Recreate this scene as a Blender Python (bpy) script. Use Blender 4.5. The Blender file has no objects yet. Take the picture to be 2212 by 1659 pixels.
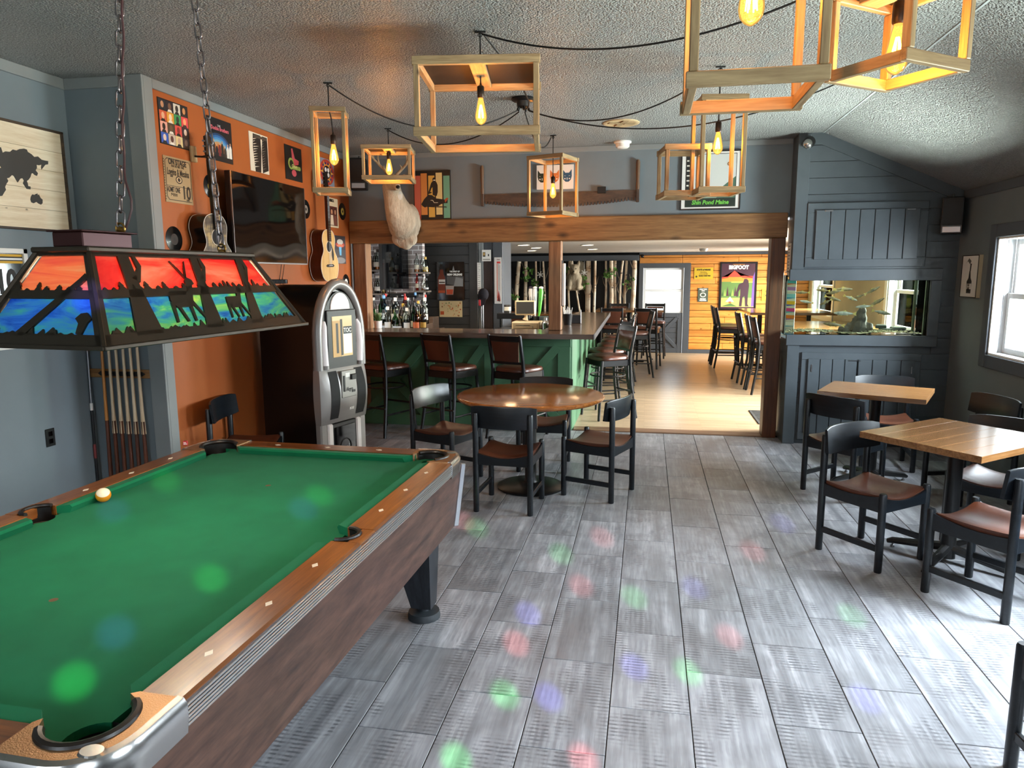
import bpy, bmesh, math, random
from mathutils import Vector, Matrix

random.seed(7)
S = bpy.context.scene
COL = S.collection
PI = math.pi

# ------------------------------------------------------------------ camera
CAM_H = 1.6585
FPX = 1524.53
PITCH, YAW, ROLL = 0.15410, 0.18836, -0.00485


def _rot(p, y, r):
    a = Matrix(((1, 0, 0), (0, 0, -1), (0, 1, 0)))
    rz = Matrix(((math.cos(y), math.sin(y), 0), (-math.sin(y), math.cos(y), 0), (0, 0, 1)))
    rx = Matrix(((1, 0, 0), (0, math.cos(p), -math.sin(p)), (0, math.sin(p), math.cos(p))))
    rr = Matrix(((math.cos(r), -math.sin(r), 0), (math.sin(r), math.cos(r), 0), (0, 0, 1)))
    return rr @ rx @ a @ rz


ROT = _rot(PITCH, YAW, ROLL)
cam_data = bpy.data.cameras.new('camera')
cam_data.sensor_width = 36.0
cam_data.lens = 36.0 * FPX / 2212.0
cam_data.clip_start = 0.05
cam_data.clip_end = 200
cam = bpy.data.objects.new('camera', cam_data)
COL.objects.link(cam)
_m = Matrix((ROT[0], -ROT[1], -ROT[2])).transposed().to_4x4()
_m.translation = (0, 0, CAM_H)
cam.matrix_world = _m
S.camera = cam


def _ray(px, py):
    return ROT.transposed() @ Vector(((px - 1106) / FPX, (py - 829.5) / FPX, 1.0))


def at_z(px, py, z=0.0):
    d = _ray(px, py)
    t = (z - CAM_H) / d.z
    return Vector((d.x * t, d.y * t, z))


def at_y(px, py, y):
    d = _ray(px, py)
    t = y / d.y
    return Vector((d.x * t, y, CAM_H + d.z * t))


def at_x(px, py, x):
    d = _ray(px, py)
    t = x / d.x
    return Vector((x, d.y * t, CAM_H + d.z * t))


# ------------------------------------------------------------------ main dimensions (metres)
XL, XO, XR = -3.78, -3.21, 2.775        # left wall, orange wall, right wall
YA, YW, YB = 4.225, 7.42, 7.17          # alcove wall, beam wall, aquarium wall
YREAR, YEND = -1.6, 15.25               # wall behind the camera, far end of the bar room
CZ, BZ = 2.93, 2.10                     # ceiling of this room and of the bar room
RIDGE, ZLOW = 1.555, 2.385              # where the ceiling starts to slope, its low side
XBR = 3.2                               # right wall of the bar room
XBL = -4.05                             # left wall of the bar room

# ------------------------------------------------------------------ world, daylight, exposure
S.view_settings.view_transform = 'Standard'
S.view_settings.look = 'None'
S.view_settings.gamma = 1.0
S.view_settings.use_curve_mapping = False
S.view_settings.exposure = 0.35
cy = S.cycles
cy.max_bounces = 5
cy.diffuse_bounces = 2
cy.glossy_bounces = 2
cy.transmission_bounces = 3
cy.transparent_max_bounces = 10
cy.caustics_reflective = False
cy.caustics_refractive = False
cy.sample_clamp_indirect = 5.0
cy.use_adaptive_sampling = True
cy.adaptive_threshold = 0.07
cy.adaptive_min_samples = 16

w = bpy.data.worlds.new('sky')
S.world = w
w.use_nodes = True
bg = w.node_tree.nodes['Background']
bg.inputs[0].default_value = (0.80, 0.90, 1.0, 1)
bg.inputs[1].default_value = 3.0


def area(name, loc, rot, sx, sy, power, col, spread=150):
    l = bpy.data.lights.new(name, 'AREA')
    l.shape = 'RECTANGLE'
    l.size, l.size_y = sx, sy
    l.energy = power
    l.color = col
    l.spread = math.radians(spread)
    o = bpy.data.objects.new(name, l)
    COL.objects.link(o)
    o.location = loc
    o.rotation_euler = rot
    return o


DAY = (0.84, 0.92, 1.0)
# daylight standing in the windows of the right wall, the rear wall and the bar room
WIN_R = [(5.25, 6.44), (2.55, 3.75), (0.1, 1.3)]           # y ranges of the right wall windows
WIN_BACK = [(-2.9, -1.5), (0.2, 1.9)]                      # x ranges of the rear wall windows
WIN_BAR = [(7.8, 8.7), (9.0, 10.4), (13.3, 14.8)]          # y ranges of the bar room windows
DOWN, UP = math.radians(54), math.radians(-42)        # sky light falls in, light off the pale ground and lawn rises
LAWN = (0.93, 1.0, 0.88)
for (a, b), p, q, dn, sp in zip(WIN_R, (165, 185, 200), (115, 120, 80), (math.radians(22), DOWN, DOWN), (155, 100, 100)):
    area('window_sky_light', (XR + 0.36, (a + b) / 2, 1.60 if sp > 120 else 1.78), (0, PI / 2 - dn, 0), 0.95, b - a, p, DAY, sp)
    area('window_ground_light', (XR + 0.34, (a + b) / 2, 1.20), (0, PI / 2 - UP, 0), 0.80, b - a, q, LAWN, 84)
for a, b in WIN_BACK:
    area('window_sky_light', ((a + b) / 2, YREAR - 0.36, 1.85), (PI / 2 - DOWN, 0, 0), b - a, 1.2, 45, DAY, 100)
    area('window_ground_light', ((a + b) / 2, YREAR - 0.34, 1.2), (PI / 2 - UP, 0, 0), b - a, 1.0, 20, LAWN, 84)
for a, b in WIN_BAR:
    area('window_sky_light', (XBR + 0.40, (a + b) / 2, 1.60), (0, PI / 2 - math.radians(30), 0), 1.0, b - a, 300, (1.0, 0.97, 0.92), 130)


# ------------------------------------------------------------------ mesh helpers
def lin(h):
    h = h.lstrip('#')
    c = [int(h[i:i + 2], 16) / 255 for i in (0, 2, 4)]
    return tuple(x / 12.92 if x <= 0.04045 else ((x + 0.055) / 1.055) ** 2.4 for x in c) + (1.0,)


class MB:
    """collects shapes; build() links them as one mesh object"""

    def __init__(self):
        self.v, self.f, self.m = [], [], []

    def add(self, verts, faces, mi=0, mat=None):
        o = len(self.v)
        self.v += [(mat @ Vector(p)) if mat is not None else Vector(p) for p in verts]
        self.f += [tuple(i + o for i in f) for f in faces]
        self.m += [mi] * len(faces)
        return self

    def box(self, c, s, b=0.0, mi=0, rot=None):
        hx, hy, hz = s[0] / 2, s[1] / 2, s[2] / 2
        M = Matrix.Translation(c)
        if rot is not None:
            M = M @ (rot.to_4x4() if not isinstance(rot, (int, float)) else Matrix.Rotation(rot, 4, 'Z'))
        b = min(b, hx * .9, hy * .9, hz * .9)
        if b <= 0:
            vs = [(x * hx, y * hy, z * hz) for x in (-1, 1) for y in (-1, 1) for z in (-1, 1)]
            fs = [(0, 1, 3, 2), (4, 6, 7, 5), (0, 4, 5, 1), (2, 3, 7, 6), (0, 2, 6, 4), (1, 5, 7, 3)]
            return self.add(vs, fs, mi, M)
        h = (hx, hy, hz)
        vs, idx = [], {}
        for sx in (0, 1):
            for sy in (0, 1):
                for sz in (0, 1):
                    sg = (sx, sy, sz)
                    for ax in range(3):
                        idx[(sg, ax)] = len(vs)
                        vs.append(tuple((1 if sg[k] else -1) * (h[k] - (0 if k == ax else b)) for k in range(3)))
        fs = []
        for ax in range(3):
            o1, o2 = [k for k in range(3) if k != ax]
            for s_ in (0, 1):
                q = []
                for u, w_ in ((0, 0), (1, 0), (1, 1), (0, 1)):
                    sg = [0, 0, 0]
                    sg[ax], sg[o1], sg[o2] = s_, u, w_
                    q.append(idx[(tuple(sg), ax)])
                fs.append(tuple(q))
            for u in (0, 1):
                for w_ in (0, 1):
                    q = []
                    for e, a2 in ((0, o1), (1, o1), (1, o2), (0, o2)):
                        sg = [0, 0, 0]
                        sg[ax], sg[o1], sg[o2] = e, u, w_
                        q.append(idx[(tuple(sg), a2)])
                    fs.append(tuple(q))
        for sx in (0, 1):
            for sy in (0, 1):
                for sz in (0, 1):
                    fs.append(tuple(idx[((sx, sy, sz), k)] for k in range(3)))
        return self.add(vs, fs, mi, M)

    def span(self, a, b, bev=0.0, mi=0):
        """axis aligned box between two corners"""
        c = [(a[i] + b[i]) / 2 for i in range(3)]
        return self.box(c, [abs(a[i] - b[i]) for i in range(3)], bev, mi)

    def bar(self, p, q, wx, wy, b=0.0, mi=0, up=(0, 0, 1)):
        """box beam from p to q; wx across, wy along 'up'"""
        p, q = Vector(p), Vector(q)
        z = (q - p)
        L = z.length
        z.normalize()
        u = Vector(up)
        if abs(z.dot(u)) > .98:
            u = Vector((0, 1, 0)) if abs(z.y) < .9 else Vector((1, 0, 0))
        x = u.cross(z).normalized()
        y = z.cross(x)
        R3 = Matrix((x, y, z)).transposed()
        return self.box((p + q) / 2, (wx, wy, L), b, mi, R3)

    def cyl(self, p, q, r0, r1=None, n=16, mi=0, caps=True):
        return self.tube([p, q], [r0, r0 if r1 is None else r1], n, mi, caps)

    def tube(self, pts, r, n=8, mi=0, caps=True, closed=False):
        pts = [Vector(p) for p in pts]
        m = len(pts)
        rs = r if isinstance(r, (list, tuple)) else [r] * m
        tang = []
        for i in range(m):
            if closed:
                t = pts[(i + 1) % m] - pts[(i - 1) % m]
            else:
                t = pts[min(i + 1, m - 1)] - pts[max(i - 1, 0)]
            tang.append(t.normalized() if t.length > 1e-9 else Vector((0, 0, 1)))
        a = Vector((0, 0, 1)) if abs(tang[0].z) < .9 else Vector((1, 0, 0))
        x = a.cross(tang[0]).normalized()
        vs = []
        for i in range(m):
            x = (x - tang[i] * x.dot(tang[i]))
            x = x.normalized() if x.length > 1e-6 else tang[i].orthogonal().normalized()
            y = tang[i].cross(x)
            for k in range(n):
                t = 2 * PI * k / n
                vs.append(pts[i] + (x * math.cos(t) + y * math.sin(t)) * rs[i])
        fs = []
        for i in range(m if closed else m - 1):
            j = (i + 1) % m
            for k in range(n):
                l = (k + 1) % n
                fs.append((i * n + k, i * n + l, j * n + l, j * n + k))
        if caps and not closed:
            fs.append(tuple(range(n - 1, -1, -1)))
            fs.append(tuple((m - 1) * n + k for k in range(n)))
        return self.add(vs, fs, mi)

    def lathe(self, prof, c=(0, 0, 0), n=20, mi=0, caps=True):
        """profile of (radius, z) turned about z"""
        vs, fs = [], []
        for r, z in prof:
            for k in range(n):
                t = 2 * PI * k / n
                vs.append((c[0] + r * math.cos(t), c[1] + r * math.sin(t), c[2] + z))
        for i in range(len(prof) - 1):
            for k in range(n):
                l = (k + 1) % n
                fs.append((i * n + k, i * n + l, (i + 1) * n + l, (i + 1) * n + k))
        if caps and prof[0][0] > 1e-5:
            fs.append(tuple(range(n - 1, -1, -1)))
        if caps and prof[-1][0] > 1e-5:
            fs.append(tuple((len(prof) - 1) * n + k for k in range(n)))
        return self.add(vs, fs, mi)

    def prism(self, poly, t0, t1, plane='XZ', mi=0, mat=None):
        """polygon of 2-d points given thickness t0..t1 along the third axis"""
        def P(a, b, t):
            return {'XZ': (a, t, b), 'YZ': (t, a, b), 'XY': (a, b, t)}[plane]
        n = len(poly)
        vs = [P(a, b, t0) for a, b in poly] + [P(a, b, t1) for a, b in poly]
        fs = [tuple(range(n - 1, -1, -1)), tuple(range(n, 2 * n))]
        for i in range(n):
            j = (i + 1) % n
            fs.append((i, j, n + j, n + i))
        return self.add(vs, fs, mi, mat)

    def ball(self, c, r, n=12, mi=0, rot=None):
        r = (r, r, r) if isinstance(r, (int, float)) else r
        m = max(6, n // 2 + 2)
        vs, fs = [(0, 0, -1)], []
        for i in range(1, m):
            t = -PI / 2 + PI * i / m
            for k in range(n):
                u = 2 * PI * k / n
                vs.append((math.cos(t) * math.cos(u), math.cos(t) * math.sin(u), math.sin(t)))
        vs.append((0, 0, 1))
        top = len(vs) - 1
        for k in range(n):
            fs.append((0, 1 + (k + 1) % n, 1 + k))
            fs.append((top, 1 + (m - 2) * n + k, 1 + (m - 2) * n + (k + 1) % n))
        for i in range(m - 2):
            for k in range(n):
                l = (k + 1) % n
                fs.append((1 + i * n + k, 1 + i * n + l, 1 + (i + 1) * n + l, 1 + (i + 1) * n + k))
        M = Matrix.Translation(c)
        if rot is not None:
            M = M @ rot.to_4x4()
        M = M @ Matrix.Diagonal((r[0], r[1], r[2], 1))
        return self.add(vs, fs, mi, M)

    def mesh(self, name, mats, smooth=False, fix=True):
        me = bpy.data.meshes.new(name)
        me.from_pydata([tuple(v) for v in self.v], [], self.f)
        mats = mats if isinstance(mats, (list, tuple)) else [mats]
        for m in mats:
            me.materials.append(m)
        if len(mats) > 1:
            me.polygons.foreach_set('material_index', self.m)
        if fix:
            bm = bmesh.new()
            bm.from_mesh(me)
            bmesh.ops.recalc_face_normals(bm, faces=bm.faces)
            bm.to_mesh(me)
            bm.free()
        if smooth:
            me.polygons.foreach_set('use_smooth', [True] * len(me.polygons))
            if smooth != 'all':
                try:
                    me.set_sharp_from_angle(angle=math.radians(40 if smooth is True else smooth))
                except Exception:
                    pass
        me.update()
        return me

    def build(self, name, mats, parent=None, smooth=False, loc=None, rz=None, fix=True):
        return put(name, self.mesh(name, mats, smooth, fix), parent, loc, rz)


def put(name, me, parent=None, loc=None, rz=None):
    o = bpy.data.objects.new(name, me)
    COL.objects.link(o)
    if parent is not None:
        o.parent = parent
    if loc is not None:
        o.location = loc
    if rz is not None:
        o.rotation_euler = (0, 0, rz) if isinstance(rz, (int, float)) else rz
    return o


def tag(o, label, cat, group=None):
    o['label'] = label
    o['category'] = cat
    if group:
        o['group'] = group
    return o


def thing(name, label, cat, loc=(0, 0, 0), rz=0, group=None):
    o = bpy.data.objects.new(name, None)
    o.empty_display_size = 0.1
    COL.objects.link(o)
    o.location = loc
    o.rotation_euler = (0, 0, rz)
    return tag(o, label, cat, group)


def struct(o, label=None):
    o['kind'] = 'structure'
    if label:
        o['label'] = label
    return o


def dup(root, loc, rz, label=None, group=None):
    def cp(o, par):
        c = o.copy()
        COL.objects.link(c)
        c.parent = par
        for ch in o.children:
            cp(ch, c)
        return c
    r = cp(root, None)
    r.location = loc
    r.rotation_euler = (0, 0, rz)
    if label:
        r['label'] = label
    if group:
        r['group'] = group
    return r


def text(s, size, mat, parent, loc, ext=0.0006, align='CENTER', sx=1.0, name='lettering', shear=0.0, rot=None, font_w=0.0):
    c = bpy.data.curves.new(name, 'FONT')
    c.body = s
    c.size = size
    c.align_x = align
    c.align_y = 'CENTER'
    c.extrude = ext
    c.shear = shear
    c.offset = font_w
    c.resolution_u = 3
    c.materials.append(mat)
    tmp = bpy.data.objects.new(name, c)
    COL.objects.link(tmp)
    bpy.context.view_layer.update()
    me = bpy.data.meshes.new_from_object(tmp.evaluated_get(bpy.context.evaluated_depsgraph_get()))
    bpy.data.objects.remove(tmp)
    bpy.data.curves.remove(c)
    me.name = name
    o = bpy.data.objects.new(name, me)
    COL.objects.link(o)
    o.parent = parent
    o.location = loc
    o.rotation_euler = rot if rot else (PI / 2, 0, 0)
    o.scale = (sx, 1, 1)
    return o


def circle(cx, cz, r, n=16, rx=None, a0=0, a1=2 * PI):
    full = abs(a1 - a0 - 2 * PI) < 1e-6
    k = n if full else n + 1
    return [(cx + (rx or r) * math.cos(a0 + (a1 - a0) * i / n), cz + r * math.sin(a0 + (a1 - a0) * i / n)) for i in range(k)]


# ------------------------------------------------------------------ material helpers
def base_mat(name, col=(.5, .5, .5, 1), rough=.6, metal=0.0, spec=.5):
    m = bpy.data.materials.new(name)
    m.use_nodes = True
    nt = m.node_tree
    b = nt.nodes['Principled BSDF']
    b.inputs['Base Color'].default_value = col
    b.inputs['Roughness'].default_value = rough
    b.inputs['Metallic'].default_value = metal
    b.inputs['Specular IOR Level'].default_value = spec
    return m, nt, b


def nd(nt, typ, **kw):
    n = nt.nodes.new(typ)
    for k, v in kw.items():
        if k.startswith('i_'):
            n.inputs[k[2:].replace('_', ' ')].default_value = v
        else:
            setattr(n, k, v)
    return n


def coords(nt, scale=(1, 1, 1), rnd=True, kind='Object'):
    tc = nd(nt, 'ShaderNodeTexCoord')
    mp = nd(nt, 'ShaderNodeMapping')
    mp.inputs['Scale'].default_value = scale
    if rnd:
        oi = nd(nt, 'ShaderNodeObjectInfo')
        mu = nd(nt, 'ShaderNodeMath', operation='MULTIPLY')
        mu.inputs[1].default_value = 41.0
        nt.links.new(oi.outputs['Random'], mu.inputs[0])
        ad = nd(nt, 'ShaderNodeVectorMath', operation='ADD')
        nt.links.new(tc.outputs[kind], ad.inputs[0])
        nt.links.new(mu.outputs[0], ad.inputs[1])
        nt.links.new(ad.outputs[0], mp.inputs['Vector'])
    else:
        nt.links.new(tc.outputs[kind], mp.inputs['Vector'])
    return mp.outputs[0]


def ramp(nt, fac, stops):
    r = nd(nt, 'ShaderNodeValToRGB')
    e = r.color_ramp.elements
    while len(e) < len(stops):
        e.new(0.5)
    for i, (p, c) in enumerate(stops):
        e[i].position = p
        e[i].color = c
    nt.links.new(fac, r.inputs[0])
    return r.outputs[0]


def noise(nt, vec, scale, detail=4, rough=.55, dist=0.0):
    n = nd(nt, 'ShaderNodeTexNoise')
    n.inputs['Scale'].default_value = scale
    n.inputs['Detail'].default_value = detail
    n.inputs['Roughness'].default_value = rough
    n.inputs['Distortion'].default_value = dist
    nt.links.new(vec, n.inputs['Vector'])
    return n.outputs['Fac']


def bump(nt, b, h, strength=.3, dist=.01):
    n = nd(nt, 'ShaderNodeBump')
    n.inputs['Strength'].default_value = strength
    n.inputs['Distance'].default_value = dist
    nt.links.new(h, n.inputs['Height'])
    nt.links.new(n.outputs[0], b.inputs['Normal'])


def mixc(nt, fac, a, b, blend='MIX'):
    n = nd(nt, 'ShaderNodeMix', data_type='RGBA', blend_type=blend)
    for s, v in ((n.inputs[0], fac), (n.inputs[6], a), (n.inputs[7], b)):
        if hasattr(v, 'is_output'):
            nt.links.new(v, s)
        else:
            s.default_value = v
    return n.outputs[2]


def mth(nt, op, a, b=0.0):
    n = nd(nt, 'ShaderNodeMath', operation=op)
    for s, v in ((n.inputs[0], a), (n.inputs[1], b)):
        if hasattr(v, 'is_output'):
            nt.links.new(v, s)
        else:
            s.default_value = v
    return n.outputs[0]


def sh(c, k):
    return (c[0] * k, c[1] * k, c[2] * k, 1)


def paint(name, hexc, rough=.55, var=.12, bscale=0, bstr=.15, spec=.4):
    c = lin(hexc)
    m, nt, b = base_mat(name, c, rough, 0, spec)
    v = coords(nt, rnd=False)
    f = noise(nt, v, 3.0, 5)
    nt.links.new(ramp(nt, f, [(.3, sh(c, 1 - var)), (.7, sh(c, 1 + var))]), b.inputs['Base Color'])
    if bscale:
        bump(nt, b, noise(nt, v, bscale, 3), bstr, .002)
    return m


def plain(name, hexc, rough=.5, metal=0.0, spec=.5):
    return base_mat(name, lin(hexc), rough, metal, spec)[0]


def wood(name, dark, light, axis='X', scale=1.0, rough=.45, knots=0.0, stretch=14, bstr=.12, coat=0.0, rndv=.25):
    d, l = lin(dark), lin(light)
    m, nt, b = base_mat(name, l, rough)
    s = [scale * stretch] * 3
    s['XYZ'.index(axis)] = scale
    v = coords(nt, s)
    f = noise(nt, v, 1.6, 6, .6, .6)
    g = noise(nt, v, 9.0, 3, .5)
    f2 = mth(nt, 'ADD', mth(nt, 'MULTIPLY', f, .72), mth(nt, 'MULTIPLY', g, .28))
    mid = tuple((d[i] + l[i]) / 2 for i in range(3)) + (1,)
    c = ramp(nt, f2, [(.32, d), (.5, mid), (.66, l)])
    if knots:
        s2 = [scale * 3.4] * 3
        s2['XYZ'.index(axis)] = scale * 1.7
        s2[1] = 0.0
        v2 = coords(nt, s2)
        vo = nd(nt, 'ShaderNodeTexVoronoi')
        vo.inputs['Scale'].default_value = 2.1
        nt.links.new(v2, vo.inputs['Vector'])
        k = ramp(nt, mth(nt, 'ADD', vo.outputs['Distance'], mth(nt, 'MULTIPLY', mth(nt, 'SUBTRACT', g, .5), .12)), [(0.0, (1, 1, 1, 1)), (.05 * knots, (.75, .75, .75, 1)), (.12 * knots, (0, 0, 0, 1))])
        c = mixc(nt, k, c, sh(d, .22))
    oi = nd(nt, 'ShaderNodeObjectInfo')
    k = mth(nt, 'ADD', mth(nt, 'MULTIPLY', oi.outputs['Random'], rndv), 1 - rndv / 2)
    hs = nd(nt, 'ShaderNodeHueSaturation')
    nt.links.new(c, hs.inputs['Color'])
    nt.links.new(k, hs.inputs['Value'])
    nt.links.new(hs.outputs[0], b.inputs['Base Color'])
    if bstr:
        bump(nt, b, f2, bstr, .004)
    if coat:
        b.inputs['Coat Weight'].default_value = coat
        b.inputs['Coat Roughness'].default_value = .12
    return m


def clear(name, tint, gloss=.1, rough=.02, haze=None):
    """thin glass: lets light through, with a reflection"""
    m = bpy.data.materials.new(name)
    m.use_nodes = True
    nt = m.node_tree
    nt.nodes.clear()
    o = nd(nt, 'ShaderNodeOutputMaterial')
    t = nd(nt, 'ShaderNodeBsdfTransparent')
    t.inputs[0].default_value = tint
    g = nd(nt, 'ShaderNodeBsdfGlossy')
    g.inputs['Roughness'].default_value = rough
    fr = nd(nt, 'ShaderNodeLayerWeight')
    fr.inputs[0].default_value = gloss
    mx = nd(nt, 'ShaderNodeMixShader')
    nt.links.new(fr.outputs['Fresnel'], mx.inputs[0])
    nt.links.new(t.outputs[0], mx.inputs[1])
    nt.links.new(g.outputs[0], mx.inputs[2])
    nt.links.new(mx.outputs[0], o.inputs[0])
    return m


def glow(name, hexc, strength):
    m, nt, b = base_mat(name, lin(hexc), .5)
    b.inputs['Emission Color'].default_value = lin(hexc)
    b.inputs['Emission Strength'].default_value = strength
    return m

# ------------------------------------------------------------------ materials
def make_tile():
    m, nt, b = base_mat('weathered_plank_tile', (.3, .3, .3, 1), .36, 0, .5)
    oi = nd(nt, 'ShaderNodeObjectInfo')
    v = coords(nt, (1, 1, 1))
    st = coords(nt, (20, 1.1, 1))           # long streaks
    fine = coords(nt, (70, 5, 1))
    big = coords(nt, (5.0, 4.0, 1))
    f1 = noise(nt, st, 1.2, 4, .55, .2)
    f0 = noise(nt, fine, 1.3, 3, .5)
    patch_ = noise(nt, big, .9, 1, .3)
    patch2 = noise(nt, coords(nt, (4.0, 6.0, 3)), 1.1, 1, .3)
    f3 = noise(nt, v, 5.0, 3, .6)

    def ribs(direction, scale, vec):
        w_ = nd(nt, 'ShaderNodeTexWave', wave_type='BANDS', bands_direction=direction)
        w_.inputs['Scale'].default_value = scale
        w_.inputs['Distortion'].default_value = 1.6
        w_.inputs['Detail'].default_value = 2
        w_.inputs['Detail Scale'].default_value = 1.5
        nt.links.new(vec, w_.inputs['Vector'])
        return ramp(nt, w_.outputs['Fac'], [(.25, (1, 1, 1, 1)), (.6, (0, 0, 0, 1))])
    dash = ramp(nt, noise(nt, coords(nt, (30, 9, 1)), 1.0, 2), [(.38, (.15, .15, .15, 1)), (.58, (1, 1, 1, 1))])
    m1 = mth(nt, 'MULTIPLY', mth(nt, 'MULTIPLY', ramp(nt, patch_, [(.48, (0, 0, 0, 1)), (.56, (1, 1, 1, 1))]), dash), ribs('Y', 14.5, v))
    m2 = mth(nt, 'MULTIPLY', mth(nt, 'MULTIPLY', ramp(nt, patch2, [(.55, (0, 0, 0, 1)), (.63, (1, 1, 1, 1))]), .6), ribs('X', 13.0, v))
    c = ramp(nt, f1, [(.25, lin('#76777c')), (.5, lin('#96989d')), (.72, lin('#b6b8bd'))])
    c = mixc(nt, ramp(nt, f0, [(.35, (.35, .35, .35, 1)), (.55, (0, 0, 0, 1))]), c, lin('#74757a'))
    c = mixc(nt, mth(nt, 'MULTIPLY', m1, .72), c, lin('#505156'))
    c = mixc(nt, mth(nt, 'MULTIPLY', m2, .5), c, lin('#606166'))
    c = mixc(nt, ramp(nt, f3, [(.35, (.4, .4, .4, 1)), (.6, (0, 0, 0, 1))]), c, lin('#6c6b6d'))
    hs = nd(nt, 'ShaderNodeHueSaturation')
    r5 = mth(nt, 'POWER', oi.outputs['Random'], .45)
    nt.links.new(mth(nt, 'ADD', mth(nt, 'MULTIPLY', r5, .46), .62), hs.inputs['Value'])
    nt.links.new(c, hs.inputs['Color'])
    nt.links.new(hs.outputs[0], b.inputs['Base Color'])
    nt.links.new(ramp(nt, f1, [(.3, (.32, .32, .32, 1)), (.7, (.46, .46, .46, 1))]), b.inputs['Roughness'])
    bump(nt, b, mth(nt, 'SUBTRACT', 1.0, m1), .10, .002)
    return m


def make_popcorn():
    c = lin('#9a9d9d')
    m, nt, b = base_mat('popcorn_ceiling', c, .30, 0, .7)
    v = coords(nt, rnd=False)
    vo = nd(nt, 'ShaderNodeTexVoronoi')
    vo.inputs['Scale'].default_value = 80
    nt.links.new(v, vo.inputs['Vector'])
    n = noise(nt, v, 140, 2, .6)
    h = mth(nt, 'SUBTRACT', n, mth(nt, 'MULTIPLY', vo.outputs['Distance'], .9))
    nt.links.new(ramp(nt, n, [(.3, sh(c, .68)), (.55, c), (.72, sh(c, 1.5))]), b.inputs['Base Color'])  # bright glints and dim hollows of the bumps put into the colour
    bump(nt, b, h, 1.0, .034)
    return m


def make_strip_floor():
    m, nt, b = base_mat('bamboo_strip_floor', (.6, .45, .3, 1), .3, 0, .5)
    v = coords(nt, rnd=False)
    br = nd(nt, 'ShaderNodeTexBrick')
    br.offset = .37
    br.inputs['Scale'].default_value = 1
    br.inputs['Brick Width'].default_value = .62
    br.inputs['Row Height'].default_value = .022
    br.inputs['Mortar Size'].default_value = .0012
    br.inputs['Mortar Smooth'].default_value = .3
    br.inputs['Color1'].default_value = lin('#c0a98c')
    br.inputs['Color2'].default_value = lin('#9d8970')
    br.inputs['Mortar'].default_value = lin('#5a4b3d')
    nt.links.new(v, br.inputs['Vector'])
    st = coords(nt, (2, 40, 1), rnd=False)
    f = noise(nt, st, 3, 4)
    c = mixc(nt, ramp(nt, f, [(.3, (.5, .5, .5, 1)), (.6, (0, 0, 0, 1))]), br.outputs['Color'], lin('#8c6f52'))
    nt.links.new(c, b.inputs['Base Color'])
    return m


def make_leather(name, hexc, rough=.38):
    c = lin(hexc)
    m, nt, b = base_mat(name, c, rough, 0, .5)
    v = coords(nt)
    f = noise(nt, v, 5, 4)
    nt.links.new(ramp(nt, f, [(.3, sh(c, .8)), (.7, sh(c, 1.2))]), b.inputs['Base Color'])
    bump(nt, b, noise(nt, v, 260, 2), .12, .002)
    return m


def make_brick():
    m, nt, b = base_mat('pale_brick_wall', (.5, .5, .5, 1), .7)
    v = coords(nt, rnd=False)
    tc = nd(nt, 'ShaderNodeSeparateXYZ')
    nt.links.new(v, tc.inputs[0])
    cb = nd(nt, 'ShaderNodeCombineXYZ')
    nt.links.new(mth(nt, 'ADD', tc.outputs[0], tc.outputs[1]), cb.inputs[0])
    nt.links.new(tc.outputs[2], cb.inputs[1])
    br = nd(nt, 'ShaderNodeTexBrick')
    br.inputs['Scale'].default_value = 1
    br.inputs['Brick Width'].default_value = .16
    br.inputs['Row Height'].default_value = .06
    br.inputs['Mortar Size'].default_value = .006
    br.inputs['Color1'].default_value = lin('#b0a5a1')
    br.inputs['Color2'].default_value = lin('#918480')
    br.inputs['Mortar'].default_value = lin('#dedbd9')
    nt.links.new(cb.outputs[0], br.inputs['Vector'])
    nt.links.new(br.outputs['Color'], b.inputs['Base Color'])
    return m


def make_glass_art(name, stops, sc=(9, 2.2, 9)):
    """streaky stained glass, lit from behind by the bulbs in the lamp"""
    m = bpy.data.materials.new(name)
    m.use_nodes = True
    nt = m.node_tree
    nt.nodes.clear()
    o = nd(nt, 'ShaderNodeOutputMaterial')
    v = coords(nt, sc, rnd=True)
    f = noise(nt, v, 1.3, 5, .6, .8)
    c = ramp(nt, f, stops)
    t = nd(nt, 'ShaderNodeBsdfTranslucent')
    d = nd(nt, 'ShaderNodeBsdfDiffuse')
    g = nd(nt, 'ShaderNodeBsdfGlossy')
    g.inputs['Roughness'].default_value = .12
    nt.links.new(c, t.inputs[0])
    nt.links.new(c, d.inputs[0])
    a = nd(nt, 'ShaderNodeMixShader')
    a.inputs[0].default_value = .72
    nt.links.new(d.outputs[0], a.inputs[1])
    nt.links.new(t.outputs[0], a.inputs[2])
    b = nd(nt, 'ShaderNodeMixShader')
    b.inputs[0].default_value = .05
    nt.links.new(a.outputs[0], b.inputs[1])
    nt.links.new(g.outputs[0], b.inputs[2])
    nt.links.new(b.outputs[0], o.inputs[0])
    return m


def make_fur(name, dark, light, scale=30):
    m, nt, b = base_mat(name, lin(light), .9, 0, .15)
    v = coords(nt, (1, 1, .35))
    f = noise(nt, v, scale, 5, .7)
    g = noise(nt, v, 3, 3)
    nt.links.new(ramp(nt, mth(nt, 'ADD', mth(nt, 'MULTIPLY', f, .5), mth(nt, 'MULTIPLY', g, .5)),
                      [(.32, lin(dark)), (.62, lin(light))]), b.inputs['Base Color'])
    bump(nt, b, f, .8, .02)
    return m


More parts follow.
